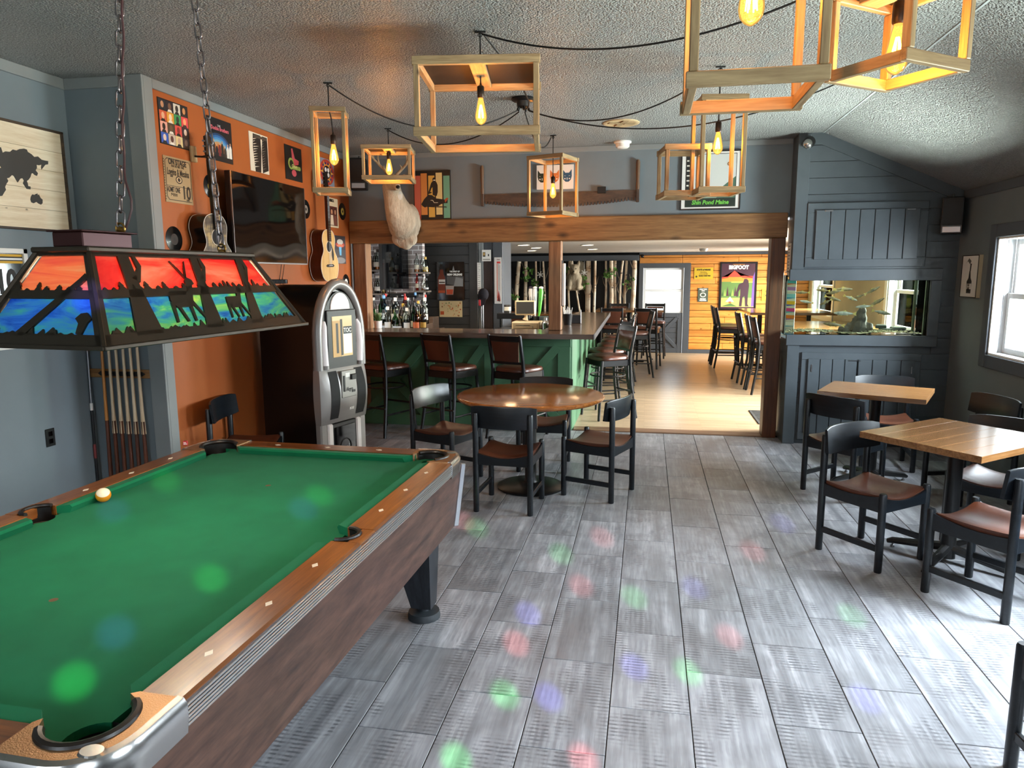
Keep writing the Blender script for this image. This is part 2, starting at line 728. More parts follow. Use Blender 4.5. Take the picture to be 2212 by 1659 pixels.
def make_birch():
    m, nt, b = base_mat('birch_bark', lin('#e9d9c0'), .7)
    v = coords(nt, (6, 6, 16))
    f = noise(nt, v, 1.4, 4, .6)
    v2 = coords(nt, (2, 2, 3))
    g = noise(nt, v2, 1.5, 2)
    c = ramp(nt, g, [(.35, lin('#c9a684')), (.6, lin('#efe2cb'))])
    nt.links.new(mixc(nt, ramp(nt, f, [(.60, (0, 0, 0, 1)), (.67, (1, 1, 1, 1))]), c, lin('#2e2620')), b.inputs['Base Color'])
    return m


M_TILE = make_tile()
M_GROUT = plain('dark_grout', '#161617', .85)
M_POP = make_popcorn()
M_STRIP = make_strip_floor()
M_GREY = paint('grey_wall_paint', '#737e85', .5, .06, 120, .08)
M_GREYT = paint('grey_trim_paint', '#868b8c', .45, .08)
M_GREYD = paint('dark_grey_trim_paint', '#4f5359', .4, .08)
M_ORANGE = paint('burnt_orange_paint', '#a65a2b', .45, .06, 120, .06)
M_WALLR = paint('grey_green_wall_paint', '#686e70', .5, .06, 120, .08)
M_NAVY = paint('blue_grey_board_paint', '#4b5257', .36, .14, 60, .1)
M_BAR = paint('green_bar_paint', '#4a7253', .5, .08)
M_BLACKW = paint('black_wall_paint', '#343332', .5, .12)
M_BLACKBACK = plain('black_backdrop', '#0b0b0c', .8)
M_WHITECEIL = paint('white_ceiling_paint', '#e4ddd2', .8, .04, 60, .15)
M_BRICK = make_brick()
M_BEAM = wood('stained_beam_wood', '#67421f', '#a67a4b', 'X', .8, .5, 1.9, 16, .15)
M_POST = wood('stained_post_wood', '#67452b', '#a07753', 'Z', .9, .5, 1.2, 18, .2)
M_DPOST = wood('dark_post_wood', '#3f2414', '#6d3f22', 'Z', .9, .45, .8, 18, .2)
M_PLANK = wood('orange_pine_plank', '#b06a25', '#e9a14e', 'X', .9, .4, .9, 12, .08, 0, .3)
M_SILL = wood('threshold_wood', '#4b3527', '#86664c', 'X', 1.2, .45, 0, 18, .1)
M_CAGE = wood('raw_pine_strip', '#7a5f40', '#bfa57c', 'Z', 1.2, .55, .7, 14, .12, 0, .25)
M_TABLE = wood('golden_oak_top', '#6a4524', '#9a7046', 'X', 1.5, .22, 0, 22, .04, .3, .1)
M_ROUND = wood('brown_oak_top', '#7a4218', '#b5702f', 'X', 1.5, .16, 0, 22, .04, .5, .1)
M_OAKEDGE = wood('oak_edge', '#6d3d17', '#a8662f', 'X', 1.6, .3, 0, 20, .05)
M_CHAIR = wood('black_stained_wood', '#06080b', '#151b22', 'X', 1.5, .34, 0, 16, .1, 0, .1)
M_SEAT = make_leather('red_brown_seat_leather', '#58301f', .34)
M_STOOLSEAT = make_leather('dark_brown_vinyl', '#5a3325', .3)
M_STOOL = plain('black_stool_frame', '#0e0f12', .35)
M_COUNTER = wood('dark_bar_top', '#4b3b31', '#6e5a4c', 'X', 1.0, .22, 0, 18, .03, .35, .05)
M_FELT = None
M_CHROME = base_mat('worn_chrome', lin('#c9c7c4'), .22, 1.0)[0]
M_STEEL = base_mat('steel', lin('#9a9a9c'), .32, 1.0)[0]
M_BRASS = base_mat('aged_brass', lin('#b08a4a'), .3, 1.0)[0]
M_ALU = base_mat('ribbed_aluminium', lin('#d9dce2'), .28, 1.0)[0]
M_BLACK = plain('black_plastic', '#0c0c0d', .35)
M_BLACKM = plain('matt_black', '#101011', .75)
M_SCREEN = plain('black_screen_glass', '#050506', .06, 0, .6)
M_WHITE = plain('white_plastic', '#e8e6e1', .4)
M_WHITEP = paint('white_window_paint', '#e9ecee', .35, .02)
M_PAPER = plain('white_paper', '#e6e4de', .7)
M_LEAF = plain('green_leaf', '#4d7a2c', .55)
M_BIRCH = make_birch()
M_GLASS = clear('window_glass', (.96, .98, .98, 1), .08)
M_BULB = None


def felt():
    c = lin('#0a6642')
    m, nt, b = base_mat('green_felt', c, .9, 0, .2)
    b.inputs['Sheen Weight'].default_value = .04
    b.inputs['Sheen Roughness'].default_value = .4
    v = coords(nt, rnd=False)
    nt.links.new(ramp(nt, noise(nt, v, 5, 4), [(.3, sh(c, .9)), (.7, sh(c, 1.1))]), b.inputs['Base Color'])
    bump(nt, b, noise(nt, v, 900, 2), .25, .001)
    return m


M_FELT = felt()

_cache = {}


def solid(hexc, rough=.6, metal=0.0):
    k = (hexc, rough, metal)
    if k not in _cache:
        _cache[k] = plain('ink_' + hexc.strip('#'), hexc, rough, metal)
    return _cache[k]


# ------------------------------------------------------------------ the setting: floors
bar_floor_y = YW + 0.10
o = struct(MB().span((XL - .1, YREAR - .1, -.06), (XR + .1, bar_floor_y, -.004)).build('floor', M_GROUT), 'grey plank-look tile floor laid in running bond')
FLOOR = o
tile_mesh = {}


def tile(x0, x1, y0, y1):
    k = (round(x1 - x0, 3), round(y1 - y0, 3))
    if k not in tile_mesh:
        tile_mesh[k] = MB().box((0, 0, 0), (k[0] - .004, k[1] - .004, .012), .0014).mesh('floor_tile', M_TILE)
    put('floor_tile', tile_mesh[k], FLOOR, ((x0 + x1) / 2, (y0 + y1) / 2, -.006))


TW, TL = .305, .592
for u in range(-12, 10):
    x0 = (u - .343) * TW
    x1 = x0 + TW
    x0, x1 = max(x0, XL), min(x1, XR)
    y = (4.9097 if u % 2 == 0 else 4.6200) - 6 * TL
    while y < YW:
        ya, yb = max(y, 1.25), min(y + TL, YW)
        if x1 <= XO + .05:
            yb = min(yb, YA + .02)
        if yb - ya > .04 and x1 - x0 > .03:
            tile(x0, x1, ya, yb)
        y += TL

o = struct(MB().span((XBL - .1, bar_floor_y, -.06), (XBR + .1, YEND + .1, 0)).build('floor', M_STRIP), 'pale bamboo strip floor of the bar room')
struct(MB().span((-.75, YW - .015, -.02), (1.20, bar_floor_y + .06, .012), .006).build('trim_1', M_SILL), 'wooden threshold between tiles and pale floor')

# ceilings
struct(MB().span((XL - .1, YREAR - .1, CZ), (RIDGE, YW + .1, CZ + .08)).build('ceiling', M_POP), 'flat grey popcorn ceiling')
struct(MB().prism([(RIDGE, CZ), (XR + .12, ZLOW - .055), (XR + .12, ZLOW + .05), (RIDGE, CZ + .08)], YREAR - .1, YB + .12, 'XZ').build('ceiling', M_POP), 'sloping part of the grey popcorn ceiling')
struct(MB().span((XBL - .1, YW + .14, BZ), (XBR + .1, YEND + .1, BZ + .08)).build('ceiling', M_WHITECEIL), 'low white ceiling of the bar room')
# seam bead along the ridge
struct(MB().span((RIDGE - .008, YREAR, CZ - .004), (RIDGE + .006, YB, CZ), 0).build('trim_2', M_GREYT), 'thin seam where the ceiling starts to slope')

# ------------------------------------------------------------------ walls of this room
struct(MB().span((XL - .1, YREAR - .1, 0), (XL, YA + .1, CZ)).build('wall_left', M_GREY), 'blue-grey wall with the map')
struct(MB().span((XL, YA, 0), (XO, YA + .1, CZ)).build('wall_alcove', M_GREY), 'narrow blue-grey wall with the cue rack')
struct(MB().span((XO - .1, YA + .1, 0), (XO, YW + .1, CZ)).build('wall_orange', M_ORANGE), 'burnt orange wall')
m = MB()
m.span((XL, YREAR, CZ - .068), (XL + .018, YA, CZ), .003)
struct(m.build('trim_3', M_GREYT), 'grey crown board on the left wall')
struct(MB().span((XL + .018, YA - .018, CZ - .068), (XO - .10, YA, CZ), .003).build('trim_4', M_GREYT), 'grey crown board on the cue rack wall')
m = MB()
m.span((XO - .10, YA - .018, 0), (XO + .018, YA, CZ), .003)
m.span((XO, YA, 0), (XO + .018, YA + .085, CZ), .003)
struct(m.build('trim_5', M_GREYT), 'grey corner boards beside the orange wall')
struct(MB().span((XO, YA + .085, CZ - .062), (XO + .018, YW, CZ), .003).build('trim_6', M_GREYT), 'grey crown board over the orange wall')
struct(MB().span((XO, YW, 2.20), (1.36, YW + .14, CZ)).build('wall_beam', M_GREY), 'grey wall above the wooden beam')
struct(MB().span((XO + .018, YW - .018, CZ - .05), (1.34, YW, CZ), .003).build('trim_7', M_GREYT), 'grey crown board above the saw')
# stained beam and its posts
struct(MB().span((XO + .005, YW - .045, 1.998), (1.325, YW + .16, 2.238), .008).build('beam', M_BEAM), 'long stained wooden beam over the bar opening')
struct(MB().span((-3.175, YW - .02, 0), (-3.03, YW + .14, 2.0), .006).build('post', M_POST), 'stained post at the bottle end of the bar')
struct(MB().span((-1.016, YW - .02, 1.072), (-.884, YW + .11, 2.0), .006).build('post', M_POST), 'stained post standing on the bar top')
struct(MB().span((1.185, YW - .03, 0), (1.318, YW + .15, 2.0), .006).build('post', M_DPOST), 'dark stained post beside the aquarium wall')
struct(MB().cyl((XO + .015, YW - .02, 0), (XO + .015, YW - .02, 2.0), .012).build('trim_8', M_GREYT), 'grey corner bead beside the bottle end')

# rear wall (behind the camera) and right wall with their windows
def wall_with_holes(name, label, mat, fixed, t, lo, hi, z1, holes, zs, axis):
    m = MB()
    edges = [lo]
    for a, b in sorted(holes):
        edges += [a, b]
    edges.append(hi)

    def seg(a, b, za, zb):
        if axis == 'Y':
            m.span((fixed, a, za), (fixed + t, b, zb))
        else:
            m.span((a, fixed, za), (b, fixed + t, zb))
    for i in range(0, len(edges), 2):
        seg(edges[i], edges[i + 1], 0, z1)
    for a, b in holes:
        seg(a, b, 0, zs[0])
        seg(a, b, zs[1], z1)
    return struct(m.build(name, mat), label)


wall_with_holes('wall_right', 'grey-green wall with the white window', M_WALLR, XR, .22, YREAR - .1, YB + .3, ZLOW, WIN_R, (.985, 1.935), 'Y')
wall_with_holes('wall_rear', 'grey wall behind the viewer', M_GREY, YREAR - .22, .22, XL, XR, CZ, WIN_BACK, (.9, 2.1), 'X')
struct(MB().span((XR - .018, YREAR, ZLOW - .085), (XR, YB - .05, ZLOW - .01), .003).build('trim_9', M_GREYD), 'grey crown board on the right wall')


def window_side(n, x, a, b, z0, z1, face=-1, casing=M_GREYD, label=None, frame_mat=M_WHITEP):
    """double hung window in a wall of constant x; the room lies on the 'face' side"""
    o = thing('window_%d' % n, label or 'white double hung window', 'window')
    del o['category']
    struct(o)
    t = .018 * face
    m = MB()
    cw = .105
    m.span((x, a - cw, z0 - cw), (x + t, a, z1 + cw), .003)
    m.span((x, b, z0 - cw), (x + t, b + cw, z1 + cw), .003)
    m.span((x, a, z1), (x + t, b, z1 + cw), .003)
    m.span((x, a, z0 - cw), (x + t, b, z0), .003)
    m.build('casing', casing, o)
    m = MB()
    d = .13 * -face
    for y0, y1 in ((a, a + .018), (b - .018, b)):
        for k in range(2):
            m.span((x + d * k * .55, y0, z0), (x + d * (.53 + .47 * k), y1, z1), .002)
    m.span((x, a, z0), (x + d, b, z0 + .018), .002)
    m.span((x, a, z1 - .018), (x + d, b, z1), .002)
    m.build('jamb', M_WHITEP, o)
    zm = (z0 + z1) / 2 + .01
    ia, ib = a + .018, b - .018
    for k, (za, zb, xo) in enumerate(((z0 + .018, zm + .02, d * .75), (zm - .02, z1 - .018, d))):
        m = MB()
        f = .045
        xa, xb = x + xo, x + xo + .03 * -face
        m.span((xa, ia, za), (xb, ia + f, zb), .003)
        m.span((xa, ib - f, za), (xb, ib, zb), .003)
        m.span((xa, ia + f, za), (xb, ib - f, za + f), .003)
        m.span((xa, ia + f, zb - f), (xb, ib - f, zb), .003)
        s = m.build('sash', frame_mat, o)
        MB().span(((xa + xb) / 2 - .002, ia + f - .004, za + f - .004), ((xa + xb) / 2 + .002, ib - f + .004, zb - f + .004)).build('pane', M_GLASS, s)
    return o


for i, (a, b) in enumerate(WIN_R):
    window_side(1 + i, XR, a, b, .985, 1.935, -1, M_GREYD, ['white double hung window beside the aquarium wall', 'second white window of the right wall', 'third white window of the right wall'][i])
for i, (a, b) in enumerate(WIN_BAR):
    window_side(4 + i, XBR, a, b, .9, 1.9, -1, M_WHITEP, ['bar room window behind the aquarium', 'second bar room window', 'third bar room window'][i])

# ------------------------------------------------------------------ bar room walls
wall_with_holes('wall_bar_right', 'window wall of the bar room', paint('tan_wall_paint', '#d6c8aa', .6, .08), XBR, .2, YW + .1, YEND, BZ, WIN_BAR, (.9, 1.9), 'Y')
struct(MB().span((XBL - .1, YW + .10, 0), (XBL, YEND, BZ)).build('wall_bar_left', M_BLACKW), 'dark side wall behind the bar')
DX0, DX1 = -.16, .80      # far door opening
o = MB()
o.span((XBL, YEND, 0), (DX0, YEND + .1, BZ))
o.span((DX1, YEND, 0), (XBR, YEND + .1, BZ))
o.span((DX0, YEND, 1.86), (DX1, YEND + .1, BZ))
WALL_FAR = struct(o.build('wall_far', M_BLACKBACK), 'far wall of the bar room, birch trunks and orange pine planks')
pz = .078
k = 0
rnd = random.Random(3)
while pz < BZ - .06:
    z1 = min(pz + .1365, BZ - .058)
    cuts = [DX1 + .075]
    x = DX1 + rnd.uniform(.5, 1.6)
    while x < XBR - .3:
        cuts.append(x)
        x += rnd.uniform(1.1, 2.0)
    cuts.append(XBR)
    if z1 > 1.9:
        cuts = [DX0 - .01, .70] + [c for c in cuts[1:] if c > 1.0]
    for a, b in zip(cuts, cuts[1:]):
        MB().span((a + .0015, YEND - .018, pz + .0035), (b - .0015, YEND, z1 - .0035), .006).build('plank', M_PLANK, WALL_FAR)
    pz = z1
    k += 1
m = MB().span((DX1 + .07, YEND - .02, 0), (XBR, YEND, .078), .003)
struct(m.build('baseboard_far', M_GREYD), 'grey baseboard under the pine planks')
struct(MB().span((DX0 - .02, YEND - .025, BZ - .058), (XBR, YEND, BZ), .003).build('trim_10', M_GREYD), 'grey strip above the pine planks')

# far door: grey frame, white sash window, grey boards with crossed braces
D = thing('door_1', 'grey half-glazed door at the far end of the bar room', 'door')
del D['category']
struct(D)
m = MB()
m.span((DX0 - .015, YEND - .03, 0), (DX0 + .075, YEND + .02, 1.875), .004)
m.span((DX1 - .075 + .02, YEND - .03, 0), (DX1 + .075, YEND + .02, 1.875), .004)
m.span((DX0 + .075, YEND - .03, 1.775), (DX1 - .055, YEND + .02, 1.875), .004)
m.build('door_frame', M_GREYD, D)
dx0, dx1 = DX0 + .08, DX1 - .06
m = MB()
m.span((dx0, YEND + .01, .0), (dx1, YEND + .05, .84))
m.build('door_leaf', M_GREYD, D)
for i in range(6):
    MB().span((dx0 + .1, YEND - .004, .10 + i * .108), (dx1 - .1, YEND + .012, .10 + i * .108 + .104), .004).build('board', M_GREYD, D)
for (x0, x1, z0, z1) in ((dx0, dx0 + .1, 0, .84), (dx1 - .1, dx1, 0, .84), (dx0 + .1, dx1 - .1, 0, .1), (dx0 + .1, dx1 - .1, .75, .84)):
    MB().span((x0, YEND - .018, z0), (x1, YEND + .01, z1), .004).build('rail', M_GREYD, D)
for s in (0, 1):
    za, zb = (.1, .75) if s else (.75, .1)
    MB().bar((dx0 + .1, YEND - .012, za), (dx1 - .1, YEND - .012, zb), .07, .012, .003, 0, (0, 1, 0)).build('brace', M_GREYD, D)
for k, (za, zb, yo) in enumerate(((.84, 1.325, 0.0), (1.30, 1.775, .025))):
    m = MB()
    f = .05
    y0, y1 = YEND + yo, YEND + yo + .03
    m.span((dx0, y0, za), (dx0 + f, y1, zb), .003)
    m.span((dx1 - f, y0, za), (dx1, y1, zb), .003)
    m.span((dx0 + f, y0, za), (dx1 - f, y1, za + f * .8), .003)
    m.span((dx0 + f, y0, zb - f * .8), (dx1 - f, y1, zb), .003)
    sash = m.build('sash', M_WHITEP, D)
    MB().span((dx0 + f - .003, y0 + .012, za + f * .7), (dx1 - f + .003, y0 + .016, zb - f * .7)).build('pane', M_GLASS, sash)
# snow-pale ground and slope outside
mg = paint('pale_ground', '#dcd9d2', .9, .1)
struct(MB().span((-14, YEND + .15, -.4), (16, YEND + 16, -.3)).build('ground', mg), 'pale ground outside the far door')
m = MB().prism([(YEND + 9, -.35), (YEND + 16, -.35), (YEND + 16, 2.6)], -14, 16, 'YZ')
struct(m.build('hill', paint('dry_hillside', '#d5cfc0', .95, .15)), 'dry grassy slope outside the far door')
struct(MB().span((XR + 1.0, YREAR - 4, -.4), (XR + 14, YEND, -.3)).build('ground', mg), 'pale ground outside the right windows')

# ------------------------------------------------------------------ aquarium wall: painted shiplap, hatch, tank, cabinet
AX0, AX1 = 1.345, XR
TZ0, TZ1 = 1.072, 1.588
TX1 = 2.565
m = MB()
zs = lambda x: CZ if x < RIDGE else CZ + (ZLOW - CZ) * (x - RIDGE) / (XR - RIDGE)
m.prism([(AX0, TZ1 + .09), (AX1, TZ1 + .09), (AX1, zs(AX1)), (RIDGE, CZ), (AX0, CZ)], YB + .02, YB + .26, 'XZ')
m.span((TX1 + .02, YB + .02, TZ0 - .05), (AX1, YB + .10, TZ1 + .09))
m.span((AX0, YB + .02, 0), (AX1, YB + .52, TZ0 - .05))
AQ = struct(m.build('wall_aquarium', M_NAVY), 'blue-grey shiplap wall built around an aquarium')
pw = .1475
z = 0.02
while z < CZ - .02:
    z1 = min(z + pw, CZ)
    spans = []
    if z1 <= TZ0 - .03 or z >= TZ1 + .07:
        spans = [(AX0 + .005, AX1)]
    else:
        spans = [(TX1 + .05, AX1)]
        if z < TZ1 + .07 < z1:
            spans.append((AX0 + .005, TX1 + .05))
    for a, b in spans:
        za = z if not (b < AX1 and z < TZ1 + .07) else TZ1 + .07
        zb = z1
        poly = [(a, za + .002), (b, za + .002), (b, zb - .003), (a, zb - .003)]
        if zs(b) < zb:
            xz = lambda q: RIDGE + (CZ - q) / (CZ - ZLOW) * (XR - RIDGE)
            xr0, xr1 = min(b, xz(za + .002)), max(min(b, xz(zb - .003)), a)
            if xr0 <= a + .05:
                continue
            poly = [(a, za + .002), (xr0, za + .002), (xr1, zb - .003), (a, zb - .003)]
        MB().prism(poly, YB + .004, YB + .02, 'XZ').build('shiplap_board', M_NAVY, AQ)
    z = z1
# trims: corner board, sloping board, tank surround
m = MB()
m.span((AX0 - .005, YB - .014, TZ1 + .07), (AX0 + .105, YB + .008, CZ), .003)
m.span((AX0 - .005, YB - .014, 0), (AX0 + .105, YB + .008, TZ0 - .02), .003)
m.build('corner_board', M_NAVY, AQ)
m = MB()
tz = .105
m.prism([(AX0 + .105, CZ - tz), (RIDGE - .01, CZ - tz), (XR, ZLOW - tz - .005), (XR, ZLOW), (RIDGE, CZ), (AX0 + .105, CZ)], YB - .014, YB + .008, 'XZ')
m.build('sloping_board', M_NAVY, AQ)
MB().span((AX0 - .02, YB - .028, TZ1 - .002), (TX1 + .085, YB + .01, TZ1 + .105), .003).build('tank_top_board', M_NAVY, AQ)
MB().span((AX0 - .02, YB - .028, TZ0 - .10), (TX1 + .085, YB + .01, TZ0 + .002), .003).build('tank_bottom_board', M_NAVY, AQ)
MB().span((TX1 - .005, YB - .024, TZ0 + .002), (TX1 + .085, YB + .01, TZ1 - .002), .003).build('tank_side_board', M_NAVY, AQ)
# hatch above the tank
H = thing('hatch', 'blue-grey feeding hatch of seven boards above the aquarium', 'hatch')
hx0, hx1, hz0, hz1 = 1.452, 2.492, 1.712, 2.300
m = MB()
fw = .088
for a, b, c, d in ((hx0, hx1, hz1 - fw, hz1), (hx0, hx1, hz0, hz0 + fw), (hx0, hx0 + fw, hz0 + fw, hz1 - fw), (hx1 - fw, hx1, hz0 + fw, hz1 - fw)):
    m.span((a, YB - .022, c), (b, YB + .002, d), .003)
m.build('hatch_frame', M_NAVY, H)
bw = (hx1 - hx0 - 2 * fw + .03) / 7
for i in range(7):
    x = hx0 + fw - .015 + i * bw
    MB().span((x + .0025, YB - .038, hz0 + fw - .018), (x + bw - .0025, YB - .021, hz1 - fw + .022), .003).build('board', M_NAVY, H)
for x in (hx0 + fw + .06, hx1 - fw - .1):
    MB().span((x, YB - .041, hz1 - fw + .005), (x + .075, YB - .020, hz1 - fw + .023), .004).build('hinge', M_STEEL, H)
MB().span((hx1 - fw + .02, YB - .026, hz1 - fw + .012), (hx1 - fw + .1, YB - .020, hz1 - fw + .018)).build('gap_line', M_BLACKM, H)
# cabinet below
Cb = thing('aquarium_cabinet', 'blue-grey double-door cabinet of upright boards under the aquarium', 'cabinet')
cx0, cx1, cz1 = 1.475, 2.53, .905
m = MB()
for a, b, c, d in ((cx0, cx1, cz1 - .07, cz1), (cx0, cx0 + .06, .12, cz1 - .07), (cx1 - .06, cx1, .12, cz1 - .07), (cx0, cx1, .05, .12)):
    m.span((a, YB - .020, c), (b, YB + .002, d), .003)
m.build('cabinet_frame', M_NAVY, Cb)
mid = (cx0 + cx1) / 2 - .03
for s, (a, b) in enumerate(((cx0 + .055, mid), (mid + .008, cx1 - .05))):
    n = 4
    bw = (b - a) / n
    d = MB().span((a, YB - .024, .115), (b, YB - .018, cz1 - .062)).build('cabinet_door', M_NAVY, Cb)
    for i in range(n):
        MB().span((a + i * bw + .003, YB - .038, .115), (a + (i + 1) * bw - .003, YB - .023, cz1 - .06), .003).build('board', M_NAVY, d)
    hx = a + .03 if s == 0 else b - .035
    MB().span((hx, YB - .044, .72), (hx + .012, YB - .037, .79), .003).build('hinge', M_STEEL, d)
    if s == 1:
        MB().span((a - .09, YB - .043, cz1 - .075), (a + .02, YB - .036, cz1 - .068)).build('latch', M_BLACKM, d)
# notice on the return beside the opening
N = thing('notice', 'narrow printed notice on the dark return beside the aquarium wall', 'notice', (AX0 - .001, YB + .14, 1.78), -PI / 2)
MB().span((-.06, -.004, -.16), (.06, 0, .16)).build('sheet', M_PAPER, N)
m = MB()
for i in range(9):
    m.span((-.045, -.0052, .13 - i * .03), (.04 - (i % 3) * .012, -.0042, .137 - i * .03))
m.build('print', solid('#555049'), N)

# tank
TK = thing('aquarium', 'long glass fish tank set into the blue-grey wall', 'aquarium')
ty0, ty1 = YB + .012, YB + .33
tx0 = AX0 - .035
M_TANK = clear('tank_glass', (.96, .995, .975, 1), .06)
M_WATER = clear('tank_water', (.97, .995, .96, 1), .02)
m = MB()
g = .008
m.span((tx0, ty0, TZ0 + .005), (TX1, ty0 + g, TZ1 + .05))
m.build('front_pane', M_TANK, TK)
MB().span((tx0, ty1 - g, TZ0 + .005), (TX1, ty1, TZ1 + .05)).build('rear_pane', M_TANK, TK)
MB().span((tx0, ty0 + g, TZ0 + .005), (tx0 + g, ty1 - g, TZ1 + .05)).build('end_pane', M_TANK, TK)
MB().span((TX1 - g, ty0 + g, TZ0 + .005), (TX1, ty1 - g, TZ1 + .05)).build('end_pane', M_TANK, TK)
MB().span((tx0, ty0, TZ0 - .005), (TX1, ty1, TZ0 + .005)).build('tank_floor', M_TANK, TK)
MB().span((tx0 + g + .002, ty0 + g + .002, TZ0 + .03), (TX1 - g - .002, ty1 - g - .002, TZ1 + .03)).build('water', M_WATER, TK)
m = MB()
m.span((TX1 - .028, ty0 + g, TZ0), (TX1 - g, ty0 + .03, TZ1 + .05))
m.span((TX1 - .028, ty1 - .03, TZ0), (TX1 - g, ty1 - g, TZ1 + .05))
m.span((tx0 - .004, ty0 - .004, TZ0 + .0), (tx0 + .006, ty0 + .010, TZ1 + .03))
m.build('silicone_seam', solid('#3f4a3a'), TK)
rg = random.Random(5)
m = MB()
nx, ny = 60, 14
vs, fs = [], []
for i in range(nx + 1):
    for j in range(ny + 1):
        x = tx0 + .014 + (TX1 - tx0 - .028) * i / nx
        y = ty0 + .014 + (ty1 - ty0 - .028) * j / ny
        vs.append((x, y, TZ0 + .018 + rg.uniform(0, .012) + .008 * math.sin(x * 9)))
for i in range(nx):
    for j in range(ny):
        a = i * (ny + 1) + j
        fs.append((a, a + ny + 1, a + ny + 2, a + 1))
m.add(vs, fs)
for _ in range(330):
    x, y = rg.uniform(tx0 + .02, TX1 - .02), rg.uniform(ty0 + .02, ty1 - .02)
    m.ball((x, y, TZ0 + .03 + .008 * math.sin(x * 9)), (rg.uniform(.005, .011), rg.uniform(.005, .010), rg.uniform(.003, .007)), 6)
o = m.build('tank_gravel', paint('tank_gravel', '#7d7a5e', .8, .6), None, fix=False)
tag(o, 'olive gravel covering the bottom of the aquarium', 'gravel')
o['kind'] = 'stuff'
# driftwood stump
m = MB()
bx = 2.01
for (dx, z0, r0, dx2, z1, r1) in ((0, .02, .10, .02, .12, .065), (.02, .11, .07, .035, .20, .045), (.03, .18, .05, .045, .27, .024),
                                 (-.07, .02, .06, -.16, .035, .035), (.09, .02, .055, .12, .10, .032), (.05, .06, .05, .10, .10, .03), (-.03, .05, .05, -.09, .08, .03)):
    m.tube([(bx + dx, ty0 + .22, TZ0 + z0), (bx + (dx + dx2) / 2 + .01, ty0 + .21, TZ0 + (z0 + z1) / 2), (bx + dx2, ty0 + .22, TZ0 + z1)], [r0, (r0 + r1) / 2 * 1.05, r1], 9)
o = m.build('driftwood', wood('dark_driftwood', '#17130d', '#3a3020', 'Z', 2, .7, 0, 8, .8), None, True)
rm = o.modifiers.new('r', 'REMESH')
rm.mode = 'VOXEL'
rm.voxel_size = .010
tag(o, 'dark stump of driftwood standing in the aquarium', 'driftwood')
m = MB()
for i, (dx, w_, h_) in enumerate(((0, .17, .03), (.08, .12, .025), (-.06, .10, .035))):
    m.box((2.33 + dx, ty0 + .25 + i * .03, TZ0 + .035 + .014 * i), (w_, .12, h_), .006, 0, .3 - i * .35)
o = m.build('slate_rocks', solid('#3d4642', .6))
o.name = 'slate_rock'
tag(o, 'flat dark slate rock lying near the tank window end', 'rock')

# striped board added for the colours refracted through the open tank end
o = thing('striped_board', 'striped board added for the refracted colours at the open end of the aquarium', 'art board', (1.40, YB + .56, 0), -.25)
MB().span((-.1, 0, 0), (.1, .02, 1.6)).build('board', M_WHITE, o)
m = MB()
cols = ['#2f9ad6', '#8fd3e8', '#ffffff', '#b98ad0', '#f08a3c', '#57c7d8', '#e04e9a', '#3656c9', '#f4c23b']
for i in range(15):
    z = 1.06 + i * .036
    m.prism([(-.1, z), (.1, z + (.02 if i % 2 else -.015)), (.1, z + .024), (-.1, z + .03)], -.001, .0, 'XZ', i % len(cols))
m.build('print', [solid(c) for c in cols], o)

# fish: pixel places in the photograph, all inside the tank
M_FISH = [wood('brown_trout_skin', '#2f2716', '#7a6840', 'Z', 6, .4, 0, 4, 0), wood('grey_trout_skin', '#4d4e48', '#9d9c8e', 'Z', 6, .4, 0, 4, 0)]
M_FIN = solid('#8d7a2c', .5)


def fish_mesh(kind):
    m = MB()
    L = .17
    prof = [(-.5, .010, .006), (-.42, .045, .022), (-.28, .085, .038), (-.08, .105, .045), (.12, .092, .038), (.28, .055, .022), (.38, .032, .010), (.42, .036, .006)]
    vs, fs, n = [], [], 10
    for u, h, w_ in prof:
        for k in range(n):
            t = 2 * PI * k / n
            vs.append((u * L, w_ * L * math.cos(t), h * L * math.sin(t)))
    for i in range(len(prof) - 1):
        for k in range(n):
            l = (k + 1) % n
            fs.append((i * n + k, i * n + l, (i + 1) * n + l, (i + 1) * n + k))
    fs.append(tuple(range(n)))
    fs.append(tuple((len(prof) - 1) * n + k for k in range(n)))
    m.add(vs, fs)
    b = m.mesh('fish_body', M_FISH[kind], True)
    m = MB()
    m.prism([(.38 * L, .02 * L), (.56 * L, .11 * L), (.53 * L, 0), (.56 * L, -.11 * L), (.38 * L, -.02 * L)], -.0015, .0015, 'XZ')
    t = m.mesh('tail', M_FIN)
    m = MB()
    m.prism([(-.1 * L, .1 * L), (.04 * L, .17 * L), (.1 * L, .09 * L)], -.0012, .0012, 'XZ')
    d = m.mesh('dorsal_fin', M_FIN)
    m = MB()
    m.prism([(.08 * L, -.08 * L), (.16 * L, -.14 * L), (.17 * L, -.06 * L)], -.0012, .0012, 'XZ')
    m.prism([(-.2 * L, -.09 * L), (-.12 * L, -.14 * L), (-.1 * L, -.08 * L)], -.0012, .0012, 'XZ')
    a = m.mesh('belly_fin', M_FIN)
    return b, t, d, a


FM = [fish_mesh(0), fish_mesh(1)]
